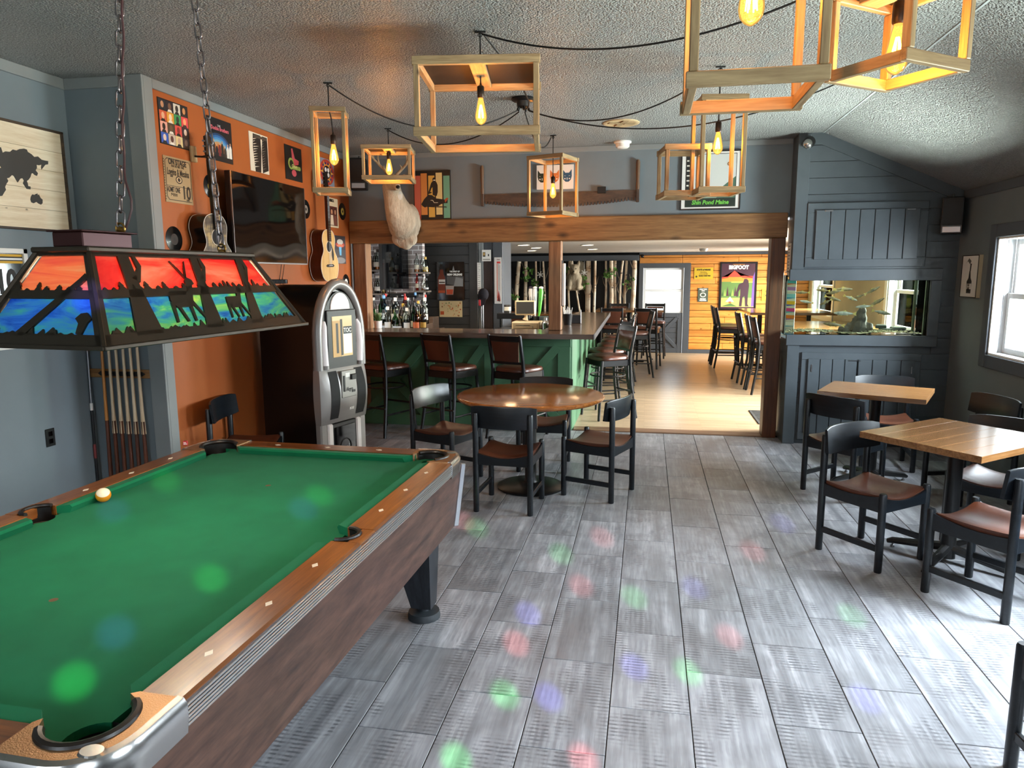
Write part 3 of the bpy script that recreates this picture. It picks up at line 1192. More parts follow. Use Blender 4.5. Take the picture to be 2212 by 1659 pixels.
# x, y in the picture, depth into the tank, tilt (deg, + nose down for a fish heading right), heading 0 left / 180 right, size, kind, words
for i, (px, py, dy, tilt, hd, s, kd, words_) in enumerate([
    (1733, 632, .20, 0, 0, .95, 0, 'brown trout at the open end of the tank, heading out'),
    (1777, 627, .27, 5, 0, .95, 0, 'dark trout under the blue hose near the water surface'),
    (1802, 631, .15, -14, 0, 1.15, 0, 'brown trout just below the top fish, tilted nose up'),
    (1822, 625, .26, 0, 180, 1.25, 0, 'long brown trout swimming highest near the middle of the tank'),
    (1885, 627, .12, -30, 180, 1.10, 0, 'trout diving steeply below the water surface, right of middle'),
    (1800, 645, .22, 18, 180, 1.15, 0, 'dark trout slanting upward left of the tank middle'),
    (1838, 644, .30, 22, 180, 1.00, 1, 'grey trout slanting upward in the tank middle'),
    (1854, 641, .16, -22, 180, .80, 0, 'small dark trout bent downward beside the grey slanting one'),
    (1742, 652, .30, 10, 0, .95, 1, 'pale grey trout low beside the open tank end'),
    (1783, 653, .14, -25, 0, .90, 0, 'trout with raised tail behind the pale one'),
    (1893, 653, .18, -30, 180, 1.20, 0, 'dark trout diving toward the driftwood'),
    (1866, 662, .13, -5, 0, 1.10, 1, 'silver-sided trout just above the driftwood tip'),
    (1824, 677, .15, 2, 0, 1.45, 1, 'large silver trout left of the driftwood'),
    (1800, 701, .17, 6, 0, 1.40, 0, 'dark trout swimming lowest, close to the gravel'),
    (1905, 675, .26, 12, 180, 1.30, 1, 'pale trout behind the driftwood near the tank windows'),
]):
    p = at_y(px, py, ty0 + dy)
    r = thing('trout', words_, 'fish', p, 0, 'trout in the aquarium')
    r.rotation_euler = (0, math.radians(tilt) * (-1 if hd else 1), math.radians(hd))
    r.scale = (s * .8, s * .8, s * .8)
    body = put('body', FM[kd][0], r)
    put('tail', FM[kd][1], r)
    put('dorsal_fin', FM[kd][2], r)
    put('belly_fin', FM[kd][3], r)

area('tank_fill_light', ((tx0 + TX1) / 2, (ty0 + ty1) / 2, TZ1 + .07), (0, 0, 0), 1.1, .2, 4, (.92, 1.0, .86), 170)  # fill light added to brighten the fish; no lamp known in the tank
MB().span((tx0 + .03, ty0 + .03, TZ1 + .075), (TX1 - .03, ty1 - .03, TZ1 + .088), .003).build('fill_light_hood', M_BLACK, TK)  # unseen hood added over the fill light
# dome camera and speaker in the corner
o = thing('dome_camera', 'chrome dome security camera high on the aquarium wall', 'camera', (AX0 + .085, YB - .02, 2.845))
m = MB()
m.cyl((0, 0, 0), (0, -.035, 0), .052, .050, 20)
m.build('housing', M_BLACK, o, True)
m = MB()
m.ball((-.02, -.045, -.02), .045, 16)
m.build('dome', M_CHROME, o, True)


def wall_speaker(label, loc, rz, tilt=0):
    o = thing('wall_speaker', label, 'speaker', loc, rz)
    m = MB()
    m.span((-.085, -.17, -.16), (.085, -.03, .16), .008)
    m.build('cabinet', M_BLACK, o)
    MB().span((-.075, -.178, -.085), (.075, -.169, .15), .004).build('grille', plain('speaker_grille', '#2c2c2d', .9), o)
    m = MB()
    m.span((-.07, -.178, -.148), (.07, -.168, -.095), .003)
    m.build('badge_strip', M_STEEL, o)
    m = MB().cyl((0, -.03, .05), (0, 0, .05), .02)
    m.cyl((0, -.1, .16), (0, -.06, .19), .008)
    m.build('bracket', M_STEEL, o)
    return o


wall_speaker('black speaker mounted in the corner above the window', (2.69, YB - .01, 2.155), -.35)

# ------------------------------------------------------------------ pendant cages with filament bulbs
M_CAGEX = wood('raw_pine_strip_x', '#7a5f40', '#bfa57c', 'X', 1.2, .55, .7, 14, .12, 0, .25)
M_CAGEY = wood('raw_pine_strip_y', '#7a5f40', '#bfa57c', 'Y', 1.2, .55, .7, 14, .12, 0, .25)
M_CORD = plain('black_cord', '#0d0c0c', .6)
M_SOCKET = plain('dark_bronze_socket', '#2c221b', .4, .6)


def make_bulb_glass():
    m = bpy.data.materials.new('amber_bulb_glass')
    m.use_nodes = True
    nt = m.node_tree
    nt.nodes.clear()
    o = nd(nt, 'ShaderNodeOutputMaterial')
    t = nd(nt, 'ShaderNodeBsdfTransparent')
    t.inputs[0].default_value = (1.0, .74, .30, 1)
    e = nd(nt, 'ShaderNodeEmission')
    e.inputs[0].default_value = (1.0, .55, .12, 1)
    e.inputs[1].default_value = .6
    g = nd(nt, 'ShaderNodeBsdfGlossy')
    g.inputs['Roughness'].default_value = .05
    ad = nd(nt, 'ShaderNodeAddShader')
    nt.links.new(t.outputs[0], ad.inputs[0])
    nt.links.new(e.outputs[0], ad.inputs[1])
    fr = nd(nt, 'ShaderNodeLayerWeight')
    fr.inputs[0].default_value = .12
    mx = nd(nt, 'ShaderNodeMixShader')
    nt.links.new(fr.outputs['Fresnel'], mx.inputs[0])
    nt.links.new(ad.outputs[0], mx.inputs[1])
    nt.links.new(g.outputs[0], mx.inputs[2])
    nt.links.new(mx.outputs[0], o.inputs[0])
    return m


M_BULB = make_bulb_glass()
M_FIL = glow('filament', '#ffb84a', 40)
BULB_W = 10.0
# ST shaped bulb hanging down from z = 0
ME_BULB = MB().lathe([(.012, 0), (.014, -.012), (.017, -.022), (.024, -.055), (.031, -.09), (.032, -.105), (.028, -.122), (.018, -.135), (.006, -.142), (.0001, -.143)], n=20).mesh('bulb', M_BULB, 'all')
_f = MB()
for k in range(6):
    a = k * PI / 3
    _f.tube([(.004 * math.cos(a), .004 * math.sin(a), -.040), (.011 * math.cos(a), .011 * math.sin(a), -.075), (.014 * math.cos(a), .014 * math.sin(a), -.108)], .0022, 5)
ME_FIL = _f.mesh('filament', M_FIL)
ME_SOCKET = MB().lathe([(.004, .075), (.007, .06), (.016, .055), (.019, .05), (.019, 0), (.015, -.006)], n=18).mesh('socket', M_SOCKET, True)


def strip(par, p, q, t, kind, h=None):
    a = Vector(p)
    b = Vector(q)
    d = (b - a)
    ax = max(range(3), key=lambda i: abs(d[i]))
    MB().bar(p, q, t * .62, h or t * .85, .002).build(kind, (M_CAGEX, M_CAGEY, M_CAGE)[ax], par)


def cage_box(root, w_, d_, z0, z1, t, cx=0.0, cy=0.0, panel=True, cross=True):
    hx, hy = w_ / 2 - t / 2, d_ / 2 - t / 2
    for sx in (-1, 1):
        for sy in (-1, 1):
            strip(root, (cx + sx * hx, cy + sy * hy, z0 + t), (cx + sx * hx, cy + sy * hy, z1 - t), t, 'upright')
    for z in (z0 + t / 2, z1 - t / 2):
        for sy in (-1, 1):
            strip(root, (cx - w_ / 2, cy + sy * hy, z), (cx + w_ / 2, cy + sy * hy, z), t, 'rail', t)
        for sx in (-1, 1):
            strip(root, (cx + sx * hx, cy - hy + t * .3, z), (cx + sx * hx, cy + hy - t * .3, z), t, 'rail', t)
    if panel:
        MB().span((cx - w_ / 2 + t * .6, cy - d_ / 2 + t * .6, z1 - .008), (cx + w_ / 2 - t * .6, cy + d_ / 2 - t * .6, z1 - .002)).build('top_panel', plain('dark_cage_panel', '#241a12', .7), root)
    if cross:
        MB().span((cx - .04, cy - d_ / 2 + t, z1 - .030), (cx + .04, cy + d_ / 2 - t, z1 - .009), .002).build('crossbar', M_CAGEY, root)


def pendant(label, hx, hy, rz, w_, d_, z0, z1, zb, t=.036, panel=True, extra=None, bulb_x=0.0, bulb_y=0.0):
    """zb: height of the bulb tip; all heights are above the floor"""
    r = thing('cage_pendant', label, 'pendant lamp', (hx, hy, CZ if hx < RIDGE else 2.9), rz, 'wooden cage pendants on black cords')
    o = -r.location.z
    cage_box(r, w_, d_, z0 + o, z1 + o, t, 0, 0, panel, panel)
    if extra:
        cage_box(r, extra[0], extra[1], z0 + o, extra[2] + o, t, extra[3], extra[4], False, False)
    zs_ = zb + .143 + o
    m = MB()
    m.tube([(0, 0, -.012), (0, 0, z1 + o), (bulb_x * .6, bulb_y * .6, z1 + o - .05), (bulb_x, bulb_y, zs_ + .07)], .0042, 8)
    m.build('cord', M_CORD, r, True)
    m = MB()
    m.span((-.03, -.008, -.008), (.03, .008, 0), .002)
    m.tube([(0, 0, -.006), (.012, 0, -.02), (0, 0, -.034), (-.012, 0, -.02), (0, 0, -.006)], .003, 6)
    m.build('ceiling_hook', M_BLACKM, r)
    s = put('socket', ME_SOCKET, r, (bulb_x, bulb_y, zs_))
    b = put('bulb', ME_BULB, r, (bulb_x, bulb_y, zs_))
    put('filament', ME_FIL, b)
    l = bpy.data.lights.new('bulb_light', 'POINT')
    l.energy = BULB_W
    l.color = (1.0, .46, .15)
    l.shadow_soft_size = .02
    lo = bpy.data.objects.new('bulb_light', l)
    COL.objects.link(lo)
    lo.parent = b
    lo.location = (0, 0, -.075)
    return r


R_ = math.radians
H1, H2, H3, H4, H5 = at_z(708, 178, CZ), at_z(838, 277, CZ), at_z(1037, 67, CZ), at_z(1195, 292, CZ), at_z(1557, 143, CZ)
pendant('tall narrow wooden cage pendant in front of the orange wall', H1.x, H1.y, R_(18), .235, .235, 2.205, 2.755, 2.395, .034, False, None, .02, 0)
pendant('small wide wooden cage pendant in front of the deer mount', H2.x, H2.y, R_(12), .43, .36, 2.475, 2.765, 2.53, .036, True)
pendant('large wide wooden cage pendant hanging before the ceiling canopy', H3.x, H3.y, R_(8), .64, .56, 2.355, 2.735, 2.455, .042, True)
pendant('upright wooden cage pendant turned cornerwise in front of the cat picture', H4.x, H4.y, R_(-19), .37, .37, 2.195, 2.735, 2.36, .036, False)
pendant('stepped double wooden cage pendant in front of the Shin Pond poster', H5.x, H5.y, R_(10), .29, .29, 2.155, 2.735, 2.40, .036, False, (.30, .30, 2.48, -.17, .20))
pendant('tall wooden cage pendant hanging nearest to the viewer', .237, 1.95, 0, .320, .335, 2.092, 2.66, 2.266, .034, True)
pendant('square wooden cage pendant turned cornerwise under the sloping ceiling side', .688, 2.32, R_(37), .275, .275, 2.215, 2.47, 2.222, .032, True)

# canopy and swagged cords
CN = at_z(1130, 212, CZ)
o = thing('ceiling_canopy', 'round black ceiling canopy where all the swagged cords meet', 'canopy', (CN.x, CN.y, CZ))
m = MB().lathe([(.085, 0), (.088, -.012), (.080, -.02), (.05, -.024), (.045, -.06), (.02, -.07), (.0001, -.071)], n=24)
m.build('cup', M_BLACK, o, True)
m = MB()
for k in range(5):
    a = k * 2 * PI / 5
    m.cyl((.03 * math.cos(a), .03 * math.sin(a), -.055), (.045 * math.cos(a), .045 * math.sin(a), -.085), .008)
m.build('strain_relief', M_BLACK, o, True)


def swag(label, a, b, sag, n=26, tilt=(0, 0)):
    a, b = Vector(a), Vector(b)
    pts = []
    for i in range(n + 1):
        t = i / n
        p = a.lerp(b, t)
        k = 4 * t * (1 - t)
        p.z -= sag * k
        p.x += tilt[0] * k
        p.y += tilt[1] * k
        pts.append(p)
    o = MB().tube(pts, .0048, 8).build('swag_cord', M_CORD, None, True)
    return tag(o, label, 'cord', 'black cords swagged under the ceiling')


def cpt(ang):
    return (CN.x + .042 * math.cos(ang), CN.y + .042 * math.sin(ang), CZ - .088)


swag('black cord swagged from the canopy to the tall cage by the orange wall', cpt(3.6), (H1.x + .01, H1.y, CZ - .02), .20)
swag('black cord swagged from the canopy to the small cage by the deer', cpt(2.5), (H2.x + .01, H2.y, CZ - .02), .17)
swag('black cord looping from the canopy up to the large cage hook', cpt(4.9), (H3.x + .02, H3.y, CZ - .02), .10, tilt=(.12, 0))
swag('short black cord hanging from the canopy to the upright cage', cpt(1.4), (H4.x - .02, H4.y, CZ - .02), .16)
swag('black cord swagged from the canopy to the stepped double cage', cpt(5.9), (H5.x - .01, H5.y, CZ - .02), .17)
swag('black cord swagged from the canopy toward the cornerwise cage', cpt(.3), (1.30, 5.1, CZ - .01), .22)
swag('long black cord swagged from the large cage hook past the nearest cage', (H3.x + .01, H3.y, CZ - .015), (1.05, 3.05, CZ - .01), .22)

# round vent, smoke alarm
V = at_z(1342, 265, CZ)
o = thing('ceiling_vent', 'round beige ceiling vent with stamped louvres', 'vent', (V.x, V.y, CZ))
MB().lathe([(.155, 0), (.155, -.006), (.14, -.012), (.12, -.006), (.0001, -.004)], n=28).build('plate', plain('beige_metal', '#b09a78', .5), o, True)
m = MB()
for k in range(4):
    a = k * PI / 2 + .4
    m.box((.07 * math.cos(a), .07 * math.sin(a), -.010), (.09, .05, .006), .002, 0, a)
m.build('louvre', plain('beige_louvre', '#8f7b5d', .5), o)
V = at_z(1345, 306, CZ)
o = thing('smoke_alarm', 'round white smoke alarm on the grey ceiling', 'smoke alarm', (V.x, V.y, CZ))
MB().lathe([(.085, 0), (.085, -.012), (.078, -.016)], n=24).build('base', M_WHITE, o, True)
MB().lathe([(.068, -.014), (.066, -.05), (.05, -.062), (.0001, -.064)], n=24).build('cover', M_WHITE, o, True)

# bar room downlights (three of them over the back bar, hidden from the photograph by the beam)
for i, (x, y) in enumerate(((-3.45, 8.15), (-2.6, 8.1), (-1.65, 8.2))):
    o = thing('downlight', ['recessed downlight over the bottle shelves', 'recessed downlight over the middle of the back bar', 'recessed downlight over the cash register'][i], 'downlight', (x, y, BZ), 0, 'downlights in the bar ceiling')
    MB().lathe([(.10, 0), (.10, -.006), (.082, -.008), (.08, -.002)], n=20).build('trim_ring', M_WHITE, o, True)
    MB().lathe([(.08, -.003), (.0001, -.003)], n=20).build('lens', glow('downlight_lens', '#ffeacb', 9), o)
    l = bpy.data.lights.new('downlight_beam', 'SPOT')
    l.energy = 42
    l.color = (1.0, .86, .68)
    l.spot_size = R_(120)
    l.spot_blend = .6
    l.shadow_soft_size = .07
    lo = bpy.data.objects.new('downlight_beam', l)
    COL.objects.link(lo)
    lo.parent = o
    lo.location = (0, 0, -.03)

for i, (px, py) in enumerate(((1130, 529), (1157, 535), (1148, 541), (1268, 529), (1279, 538), (1010, 528))):
    p = at_z(px, py, BZ)
    o = thing('downlight', ['recessed downlight at the front left of the white bar ceiling', 'recessed downlight second from the dark board wall', 'recessed downlight farthest back on the left of the post',
                            'recessed downlight right of the bar post, nearer one', 'recessed downlight right of the bar post, farther one', 'recessed downlight above the whiskey poster'][i], 'downlight', p, 0, 'downlights in the bar ceiling')
    MB().lathe([(.10, 0), (.10, -.006), (.082, -.008), (.08, -.002)], n=20).build('trim_ring', M_WHITE, o, True)
    MB().lathe([(.08, -.003), (.0001, -.003)], n=20).build('lens', glow('downlight_lens', '#ffeacb', 9), o)
p = at_z(1520, 537, BZ)
o = thing('smoke_alarm', 'white smoke alarm on the low bar room ceiling', 'smoke alarm', p)
MB().lathe([(.075, 0), (.075, -.02), (.055, -.05), (.0001, -.052)], n=20).build('cover', M_WHITE, o, True)

# ------------------------------------------------------------------ pool table
PT = thing('pool_table', 'coin pool table with green felt, brown wood rails and metal corner caps', 'pool table', (-1.592, 2.13, 0), R_(-1.4))
PW, PL, PZ = 1.40, 2.33, .80       # outer width, length, rail top
hw, hl = PW / 2, PL / 2
M_RAIL = wood('glossy_walnut_rail', '#5f3214', '#9c5f2a', 'Y', 1.3, .30, 0, 14, .02, .6, .1)
M_RAILX = wood('glossy_walnut_rail_x', '#4a2510', '#8a4f24', 'X', 1.3, .28, 0, 14, .04, .25, .1)
M_CAB = wood('walnut_laminate', '#2b1a15', '#694a3d', 'Y', 2.0, .42, 0, 6, .04, 0, .05)
RW = .148                          # rail width
CAP = .235                         # corner cap size
# cabinet tapers inward toward the floor
m = MB()
zt, zb_ = .742, .43
ti = .045
vt = [(-hw + .012, -hl + .012, zt), (hw - .012, -hl + .012, zt), (hw - .012, hl - .012, zt), (-hw + .012, hl - .012, zt)]
vb = [(-hw + ti, -hl + ti, zb_), (hw - ti, -hl + ti, zb_), (hw - ti, hl - ti, zb_), (-hw + ti, hl - ti, zb_)]
m.add(vt + vb, [(0, 1, 2, 3), (7, 6, 5, 4), (0, 4, 5, 1), (1, 5, 6, 2), (2, 6, 7, 3), (3, 7, 4, 0)])
m.build('cabinet', M_CAB, PT)
# aluminium edges on the cabinet corners
for sx in (-1, 1):
    for sy in (-1, 1):
        MB().bar((sx * (hw - .010), sy * (hl - .010), zt), (sx * (hw - ti + .002), sy * (hl - ti + .002), zb_), .028, .028, .004, 0, (sx, sy, 0)).build('corner_strip', M_ALU, PT)
# ribbed aluminium apron
for sx in (-1, 1):
    m = MB()
    for k in range(6):
        m.span((sx * (hw - .004), -hl + CAP, PZ - .062 + k * .0088), (sx * (hw + .006), hl - CAP, PZ - .062 + k * .0088 + .0056), .0018)
    m.span((sx * (hw - .02), -hl + CAP, PZ - .066), (sx * hw, hl - CAP, PZ - .008))
    m.build('apron_strip', M_ALU, PT)
for sy in (-1, 1):
    m = MB()
    for k in range(6):
        m.span((-hw + CAP, sy * (hl - .004), PZ - .062 + k * .0085), (hw - CAP, sy * (hl + .004), PZ - .062 + k * .0085 + .0065), .002)
    m.span((-hw + CAP, sy * (hl - .02), PZ - .066), (hw - CAP, sy * hl, PZ - .008))
    m.build('apron_strip', M_ALU, PT)
# slate bed with felt
iw, il = hw - RW, hl - RW
BEDZ = PZ - .032
bw_, bl_ = iw + .03, il + .03


def bed_outline():
    """bed with notches for the six pockets, anticlockwise"""
    pts = []
    cxp, cyp, r = hw - .122, hl - .122, .056
    a0 = math.asin((bw_ - cxp) / r)
    for sx, sy in ((1, -1), (1, 1), (-1, 1), (-1, -1)):
        arc = [(cxp + r * math.cos(t), cyp + r * math.sin(t)) for t in [PI / 2 + a0 + (PI - 2 * a0) * i / 12 for i in range(13)]]
        arc = [(sx * x, sy * y) for x, y in arc]
        arc = arc if sx * sy < 0 else arc[::-1]
        pts += arc
        if sy == (-1 if sx > 0 else 1):
            c, r2 = hw - .092, .05
            b0 = math.acos((bw_ - c) / r2)
            side = [(c + r2 * math.cos(t), r2 * math.sin(t)) for t in [2 * PI - b0 - (2 * PI - 2 * b0) * i / 12 for i in range(13)]]
            pts += [(sx * x, sx * y) for x, y in side]
    return pts


m = MB().prism(bed_outline(), BEDZ - .02, BEDZ, 'XY')
m.build('bed', M_FELT, PT)


def rail_piece(name, a0, a1, side, axis):
    """wood rail between two stations, on side +-1 of the given axis"""
    m = MB()
    prof = [(0, -.045), (0, -.006), (-.008, 0), (-RW + .045, 0), (-RW + .045, -.045)]   # outer edge inward
    pts0, pts1 = [], []
    for d, z in prof:
        for st, P in ((a0, pts0), (a1, pts1)):
            if axis == 'X':
                P.append((side * (hw + d), st, PZ + z))
            else:
                P.append((st, side * (hl + d), PZ + z))
    n = len(prof)
    m.add(pts0 + pts1, [tuple(range(n)), tuple(range(2 * n - 1, n - 1, -1))] + [(i, (i + 1) % n, n + (i + 1) % n, n + i) for i in range(n)])
    return m.build(name, M_RAIL if axis == 'X' else M_RAILX, PT)


def cushion(a0, a1, side, axis, c0=.045, c1=.045):
    m = MB()
    prof = [(RW - .045, -.004), (RW - .002, -.001), (RW + .006, -.010), (RW - .004, -.034), (RW - .045, -.034)]
    pts0, pts1 = [], []
    for d, z in prof:
        k = (d - RW + .045) / .05
        for st, P in ((a0 + c0 * k, pts0), (a1 - c1 * k, pts1)):
            if axis == 'X':
                P.append((side * (hw - d), st, PZ + z))
            else:
                P.append((st, side * (hl - d), PZ + z))
    n = len(prof)
    m.add(pts0 + pts1, [tuple(range(n)), tuple(range(2 * n - 1, n - 1, -1))] + [(i, (i + 1) % n, n + (i + 1) % n, n + i) for i in range(n)])
    return m.build('cushion', M_FELT, PT)


SP = .062                          # half width of side pocket
for sx in (-1, 1):
    rail_piece('rail', -hl + CAP, -SP, sx, 'X')
    rail_piece('rail', SP, hl - CAP, sx, 'X')
    m = MB()
    m.span((sx * (hw - .05), -SP, PZ - .045), (sx * hw, SP, PZ), .004)
    m.build('rail_bridge', M_RAIL, PT)
    cushion(-hl + CAP - .02, -SP - .004, sx, 'X', .05, .02)
    cushion(SP + .004, hl - CAP + .02, sx, 'X', .02, .05)
for sy in (-1, 1):
    rail_piece('rail', -hw + CAP, hw - CAP, sy, 'Y')
    cushion(-hw + CAP - .02, hw - CAP + .02, sy, 'Y', .05, .05)
# sights
M_SIGHT = plain('pearl_sight', '#e8dcc6', .35)
me = MB().prism([(-.010, 0), (0, .016), (.010, 0), (0, -.016)], 0, .0012, 'XY').mesh('sight', M_SIGHT)
for sx in (-1, 1):
    for k in range(1, 8):
        if k != 4:
            put('sight', me, PT, (sx * (hw - .060), -il + 2 * il * k / 8, PZ))
for sy in (-1, 1):
    for k in range(1, 4):
        put('sight', me, PT, (-iw + 2 * iw * k / 4, sy * (hl - .060), PZ), PI / 2)
# corner caps: rounded outer corner with a pocket notch
M_CAPT = base_mat('copper_toned_cap', lin('#a8835f'), .42, .85)[0]
_n = M_CAPT.node_tree
bump(_n, _n.nodes['Principled BSDF'], noise(_n, coords(_n, rnd=False), 350, 2), .5, .002)


def cap_outline(inset=0.0, r=.12):
    """cap in its own corner: origin at the outer corner, x and y pointing inward"""
    pts = [(CAP, inset)]
    pts += [(inset + r - r * math.cos(t), inset + r - r * math.sin(t)) for t in [PI / 2 - i * PI / 2 / 8 for i in range(9)]]
    pts += [(inset, CAP), (RW - .045, CAP), (RW - .030, CAP - .01)]
    pts += [(.134 + .088 * math.cos(t), .134 + .088 * math.sin(t)) for t in [PI * .70 + i * (PI * 1.10 / 12) for i in range(13)]]
    pts += [(CAP - .01, RW - .030), (CAP, RW - .045)]
    return pts


M_RUBBER = plain('black_pocket_rubber', '#0a0908', .5)
for sx in (-1, 1):
    for sy in (-1, 1):
        T = Matrix.Translation((sx * hw, sy * hl, 0)) @ Matrix.Diagonal((-sx, -sy, 1, 1))
        m = MB()
        m.prism(cap_outline(.006), PZ - .05, PZ + .004, 'XY', 0, T)
        cap = m.build('corner_cap', M_CAPT, PT)
        # chrome band round the outside
        r = .12
        path = [(CAP, -.004)] + [(r - (r + .004) * math.cos(t), r - (r + .004) * math.sin(t)) for t in [PI / 2 - i * PI / 2 / 10 for i in range(11)]] + [(-.004, CAP)]
        m = MB()
        prof = [(0, -.075), (-.004, -.04), (-.004, -.008), (.004, .004), (.018, .006), (.018, -.075)]
        rows = []
        for i, p in enumerate(path):
            a = Vector(path[max(i - 1, 0)])
            b = Vector(path[min(i + 1, len(path) - 1)])
            t = (b - a).normalized()
            nrm = Vector((-t.y, t.x))
            if nrm.dot(Vector((.1, .1)) - Vector(p)) < 0:
                nrm = -nrm
            rows.append([(p[0] + nrm.x * d, p[1] + nrm.y * d, PZ + z) for d, z in prof])
        n = len(prof)
        vs = [q for row in rows for q in row]
        fs = [(i * n + k, i * n + (k + 1) % n, (i + 1) * n + (k + 1) % n, (i + 1) * n + k) for i in range(len(rows) - 1) for k in range(n)]
        fs += [tuple(range(n)), tuple((len(rows) - 1) * n + k for k in range(n))]
        m.add(vs, fs, 0, T)
        m.build('chrome_band', M_CHROME, cap, True)
        # embossed badge
        m = MB()
        m.add(*(lambda c: ([(.052 + x * .9, .052 + y * .9, PZ + .004) for x, y in c] + [(.052 + x * .75, .052 + y * .75, PZ + .008) for x, y in c],
                           [(i, (i + 1) % 20, 20 + (i + 1) % 20, 20 + i) for i in range(20)] + [tuple(range(20, 40))]))(circle(0, 0, .022, 20, .030)), 0, T)
        m.build('badge', M_CHROME, cap)
        # pocket cup and rubber lip
        m = MB()
        m.lathe([(.060, .002), (.060, -.005), (.058, -.10), (.04, -.13), (.0001, -.135)], (sx * (hw - .122), sy * (hl - .122), PZ - .035), 22, 0, False)
        pk = m.build('pocket', M_RUBBER, PT, True)
        m = MB()
        ar_ = [PI * .66 + i * (PI * 1.18 / 18) for i in range(19)]
        wl = [(T @ Vector((.134 + .082 * math.cos(t), .134 + .082 * math.sin(t), z))) for z in (BEDZ - .03, PZ + .001) for t in ar_]
        m.add(wl, [(i, i + 1, 20 + i, 19 + i) for i in range(18)])
        m.build('pocket_wall', M_RUBBER, pk, True, fix=False)
        m = MB()
        lip = [T @ Vector((.134 + .084 * math.cos(t), .134 + .084 * math.sin(t), PZ + .002)) for t in [PI * .69 + i * (PI * 1.12 / 18) for i in range(19)]]
        m.tube(lip, .0105, 8)
        m.build('pocket_lip', plain('brown_pocket_lip', '#17100b', .4), pk, True)
for sx in (-1, 1):
    m = MB()
    m.lathe([(.052, .002), (.052, -.005), (.05, -.10), (.0001, -.12)], (sx * (hw - .092), 0, PZ - .035), 22, 0, False)
    pk = m.build('pocket', M_RUBBER, PT, True)
    m = MB()
    ar_ = [-PI / 2 + i * PI / 14 for i in range(15)]
    m.add([(sx * (hw - .092 + .053 * math.cos(t)), .053 * math.sin(t), z) for z in (BEDZ - .03, PZ + .001) for t in ar_], [(i, i + 1, 16 + i, 15 + i) for i in range(14)])
    m.build('pocket_wall', M_RUBBER, pk, True, fix=False)
    m = MB()
    m.tube([(sx * (hw - .092 + .056 * math.cos(t)), .056 * math.sin(t), PZ + .002) for t in [-PI / 2 + i * PI / 14 for i in range(15)]], .008, 8)
    m.build('pocket_lip', plain('brown_pocket_lip', '#17100b', .4), pk, True)
# bed spots
for y in (-.55, .55):
    MB().lathe([(.012, 0), (.0001, .0006)], (0, y, BEDZ), 14).build('spot', plain('brown_spot', '#5b4327', .8), PT)
# legs splay outward and end in round feet
for sx in (-1, 1):
    for sy in (-1, 1):
        m = MB()
        x, y = sx * (hw - .20), sy * (hl - .20)
        a = [(x - .10, y - .08, .43), (x + .10, y - .08, .43), (x + .10, y + .08, .43), (x - .10, y + .08, .43)]
        ox, oy = sx * .03, sy * .03
        b = [(x - .05 + ox, y - .045 + oy, .06), (x + .05 + ox, y - .045 + oy, .06), (x + .05 + ox, y + .045 + oy, .06), (x - .05 + ox, y + .045 + oy, .06)]
        m.add(a + b, [(0, 1, 2, 3), (7, 6, 5, 4), (0, 4, 5, 1), (1, 5, 6, 2), (2, 6, 7, 3), (3, 7, 4, 0)])
        lg = m.build('leg', wood('black_table_leg', '#14161a', '#30343b', 'Z', 2, .4, 0, 10, .1), PT)
        MB().lathe([(.03, .062), (.03, .04), (.075, .034), (.08, .012), (.08, .001)], (x + ox, y + oy, 0), 20).build('foot', plain('dark_foot', '#2a2f33', .45), lg, True)

# striped ball and chalk
bp = at_z(223, 1069, BEDZ + .029)
ball = thing('pool_ball', 'orange striped pool ball on the green felt', 'ball', (bp.x, bp.y, BEDZ), .4)
m = MB()
m.ball((0, 0, 0), .0286, 28)
bm_, bnt, bb = base_mat('striped_ball', (.9, .9, .8, 1), .08)
sp = nd(bnt, 'ShaderNodeSeparateXYZ')
bnt.links.new(coords(bnt, rnd=False), sp.inputs[0])
ab = mth(bnt, 'ABSOLUTE', sp.outputs[2])
bnt.links.new(mixc(bnt, mth(bnt, 'LESS_THAN', ab, .0155), lin('#efe3c4'), lin('#e08a1c')), bb.inputs['Base Color'])
bo = m.build('sphere', bm_, ball, 'all')
bo.location = (0, 0, .0286)
bo.rotation_euler = (.6, .25, 0)
cp = at_z(401, 962, PZ)
ck = thing('chalk_cube', 'small red and white dice-like chalk cube on the far pool rail', 'chalk', (cp.x, cp.y, PZ + .001), .5)
MB().box((0, 0, .011), (.022, .022, .022), .002).build('cube', plain('red_chalk_wrap', '#c23a3c', .4), ck)
m = MB()
m.span((-.008, -.0116, .006), (.008, -.0111, .010))
m.span((-.008, -.0116, .013), (.004, -.0111, .017))
m.build('print', M_WHITE, ck)

# ------------------------------------------------------------------ stained glass pool lamp
LZ0, LZ1 = 1.466, 1.730
LP = thing('billiard_lamp', 'stained glass billiard lamp with deer and lake silhouettes', 'lamp', (-1.600, 2.125, LZ0), R_(-5.0))
bx, by, tx, ty, th = .240, .485, .092, .365, LZ1 - LZ0
M_LEAD = base_mat('dark_bronze_tin', lin('#4a4136'), .42, .7)[0]
SKY = make_glass_art('sunset_glass', [(.28, lin('#dd3a48')), (.46, lin('#f0655c')), (.58, lin('#f59a82')), (.72, lin('#fbd2c0'))])
SKYE = make_glass_art('peach_glass', [(.3, lin('#ec8c84')), (.5, lin('#fbb68e')), (.7, lin('#fde0b8'))], (2.2, 9, 22))
LAKE = make_glass_art('lake_glass', [(.28, lin('#2b58a8')), (.42, lin('#4f95c0')), (.54, lin('#74bf9c')), (.7, lin('#cfe08a'))], (9, 5, 20))
LAKEE = make_glass_art('blue_lake_glass', [(.3, lin('#2a58b0')), (.5, lin('#4f90d0')), (.7, lin('#62b49a'))], (5, 9, 20))


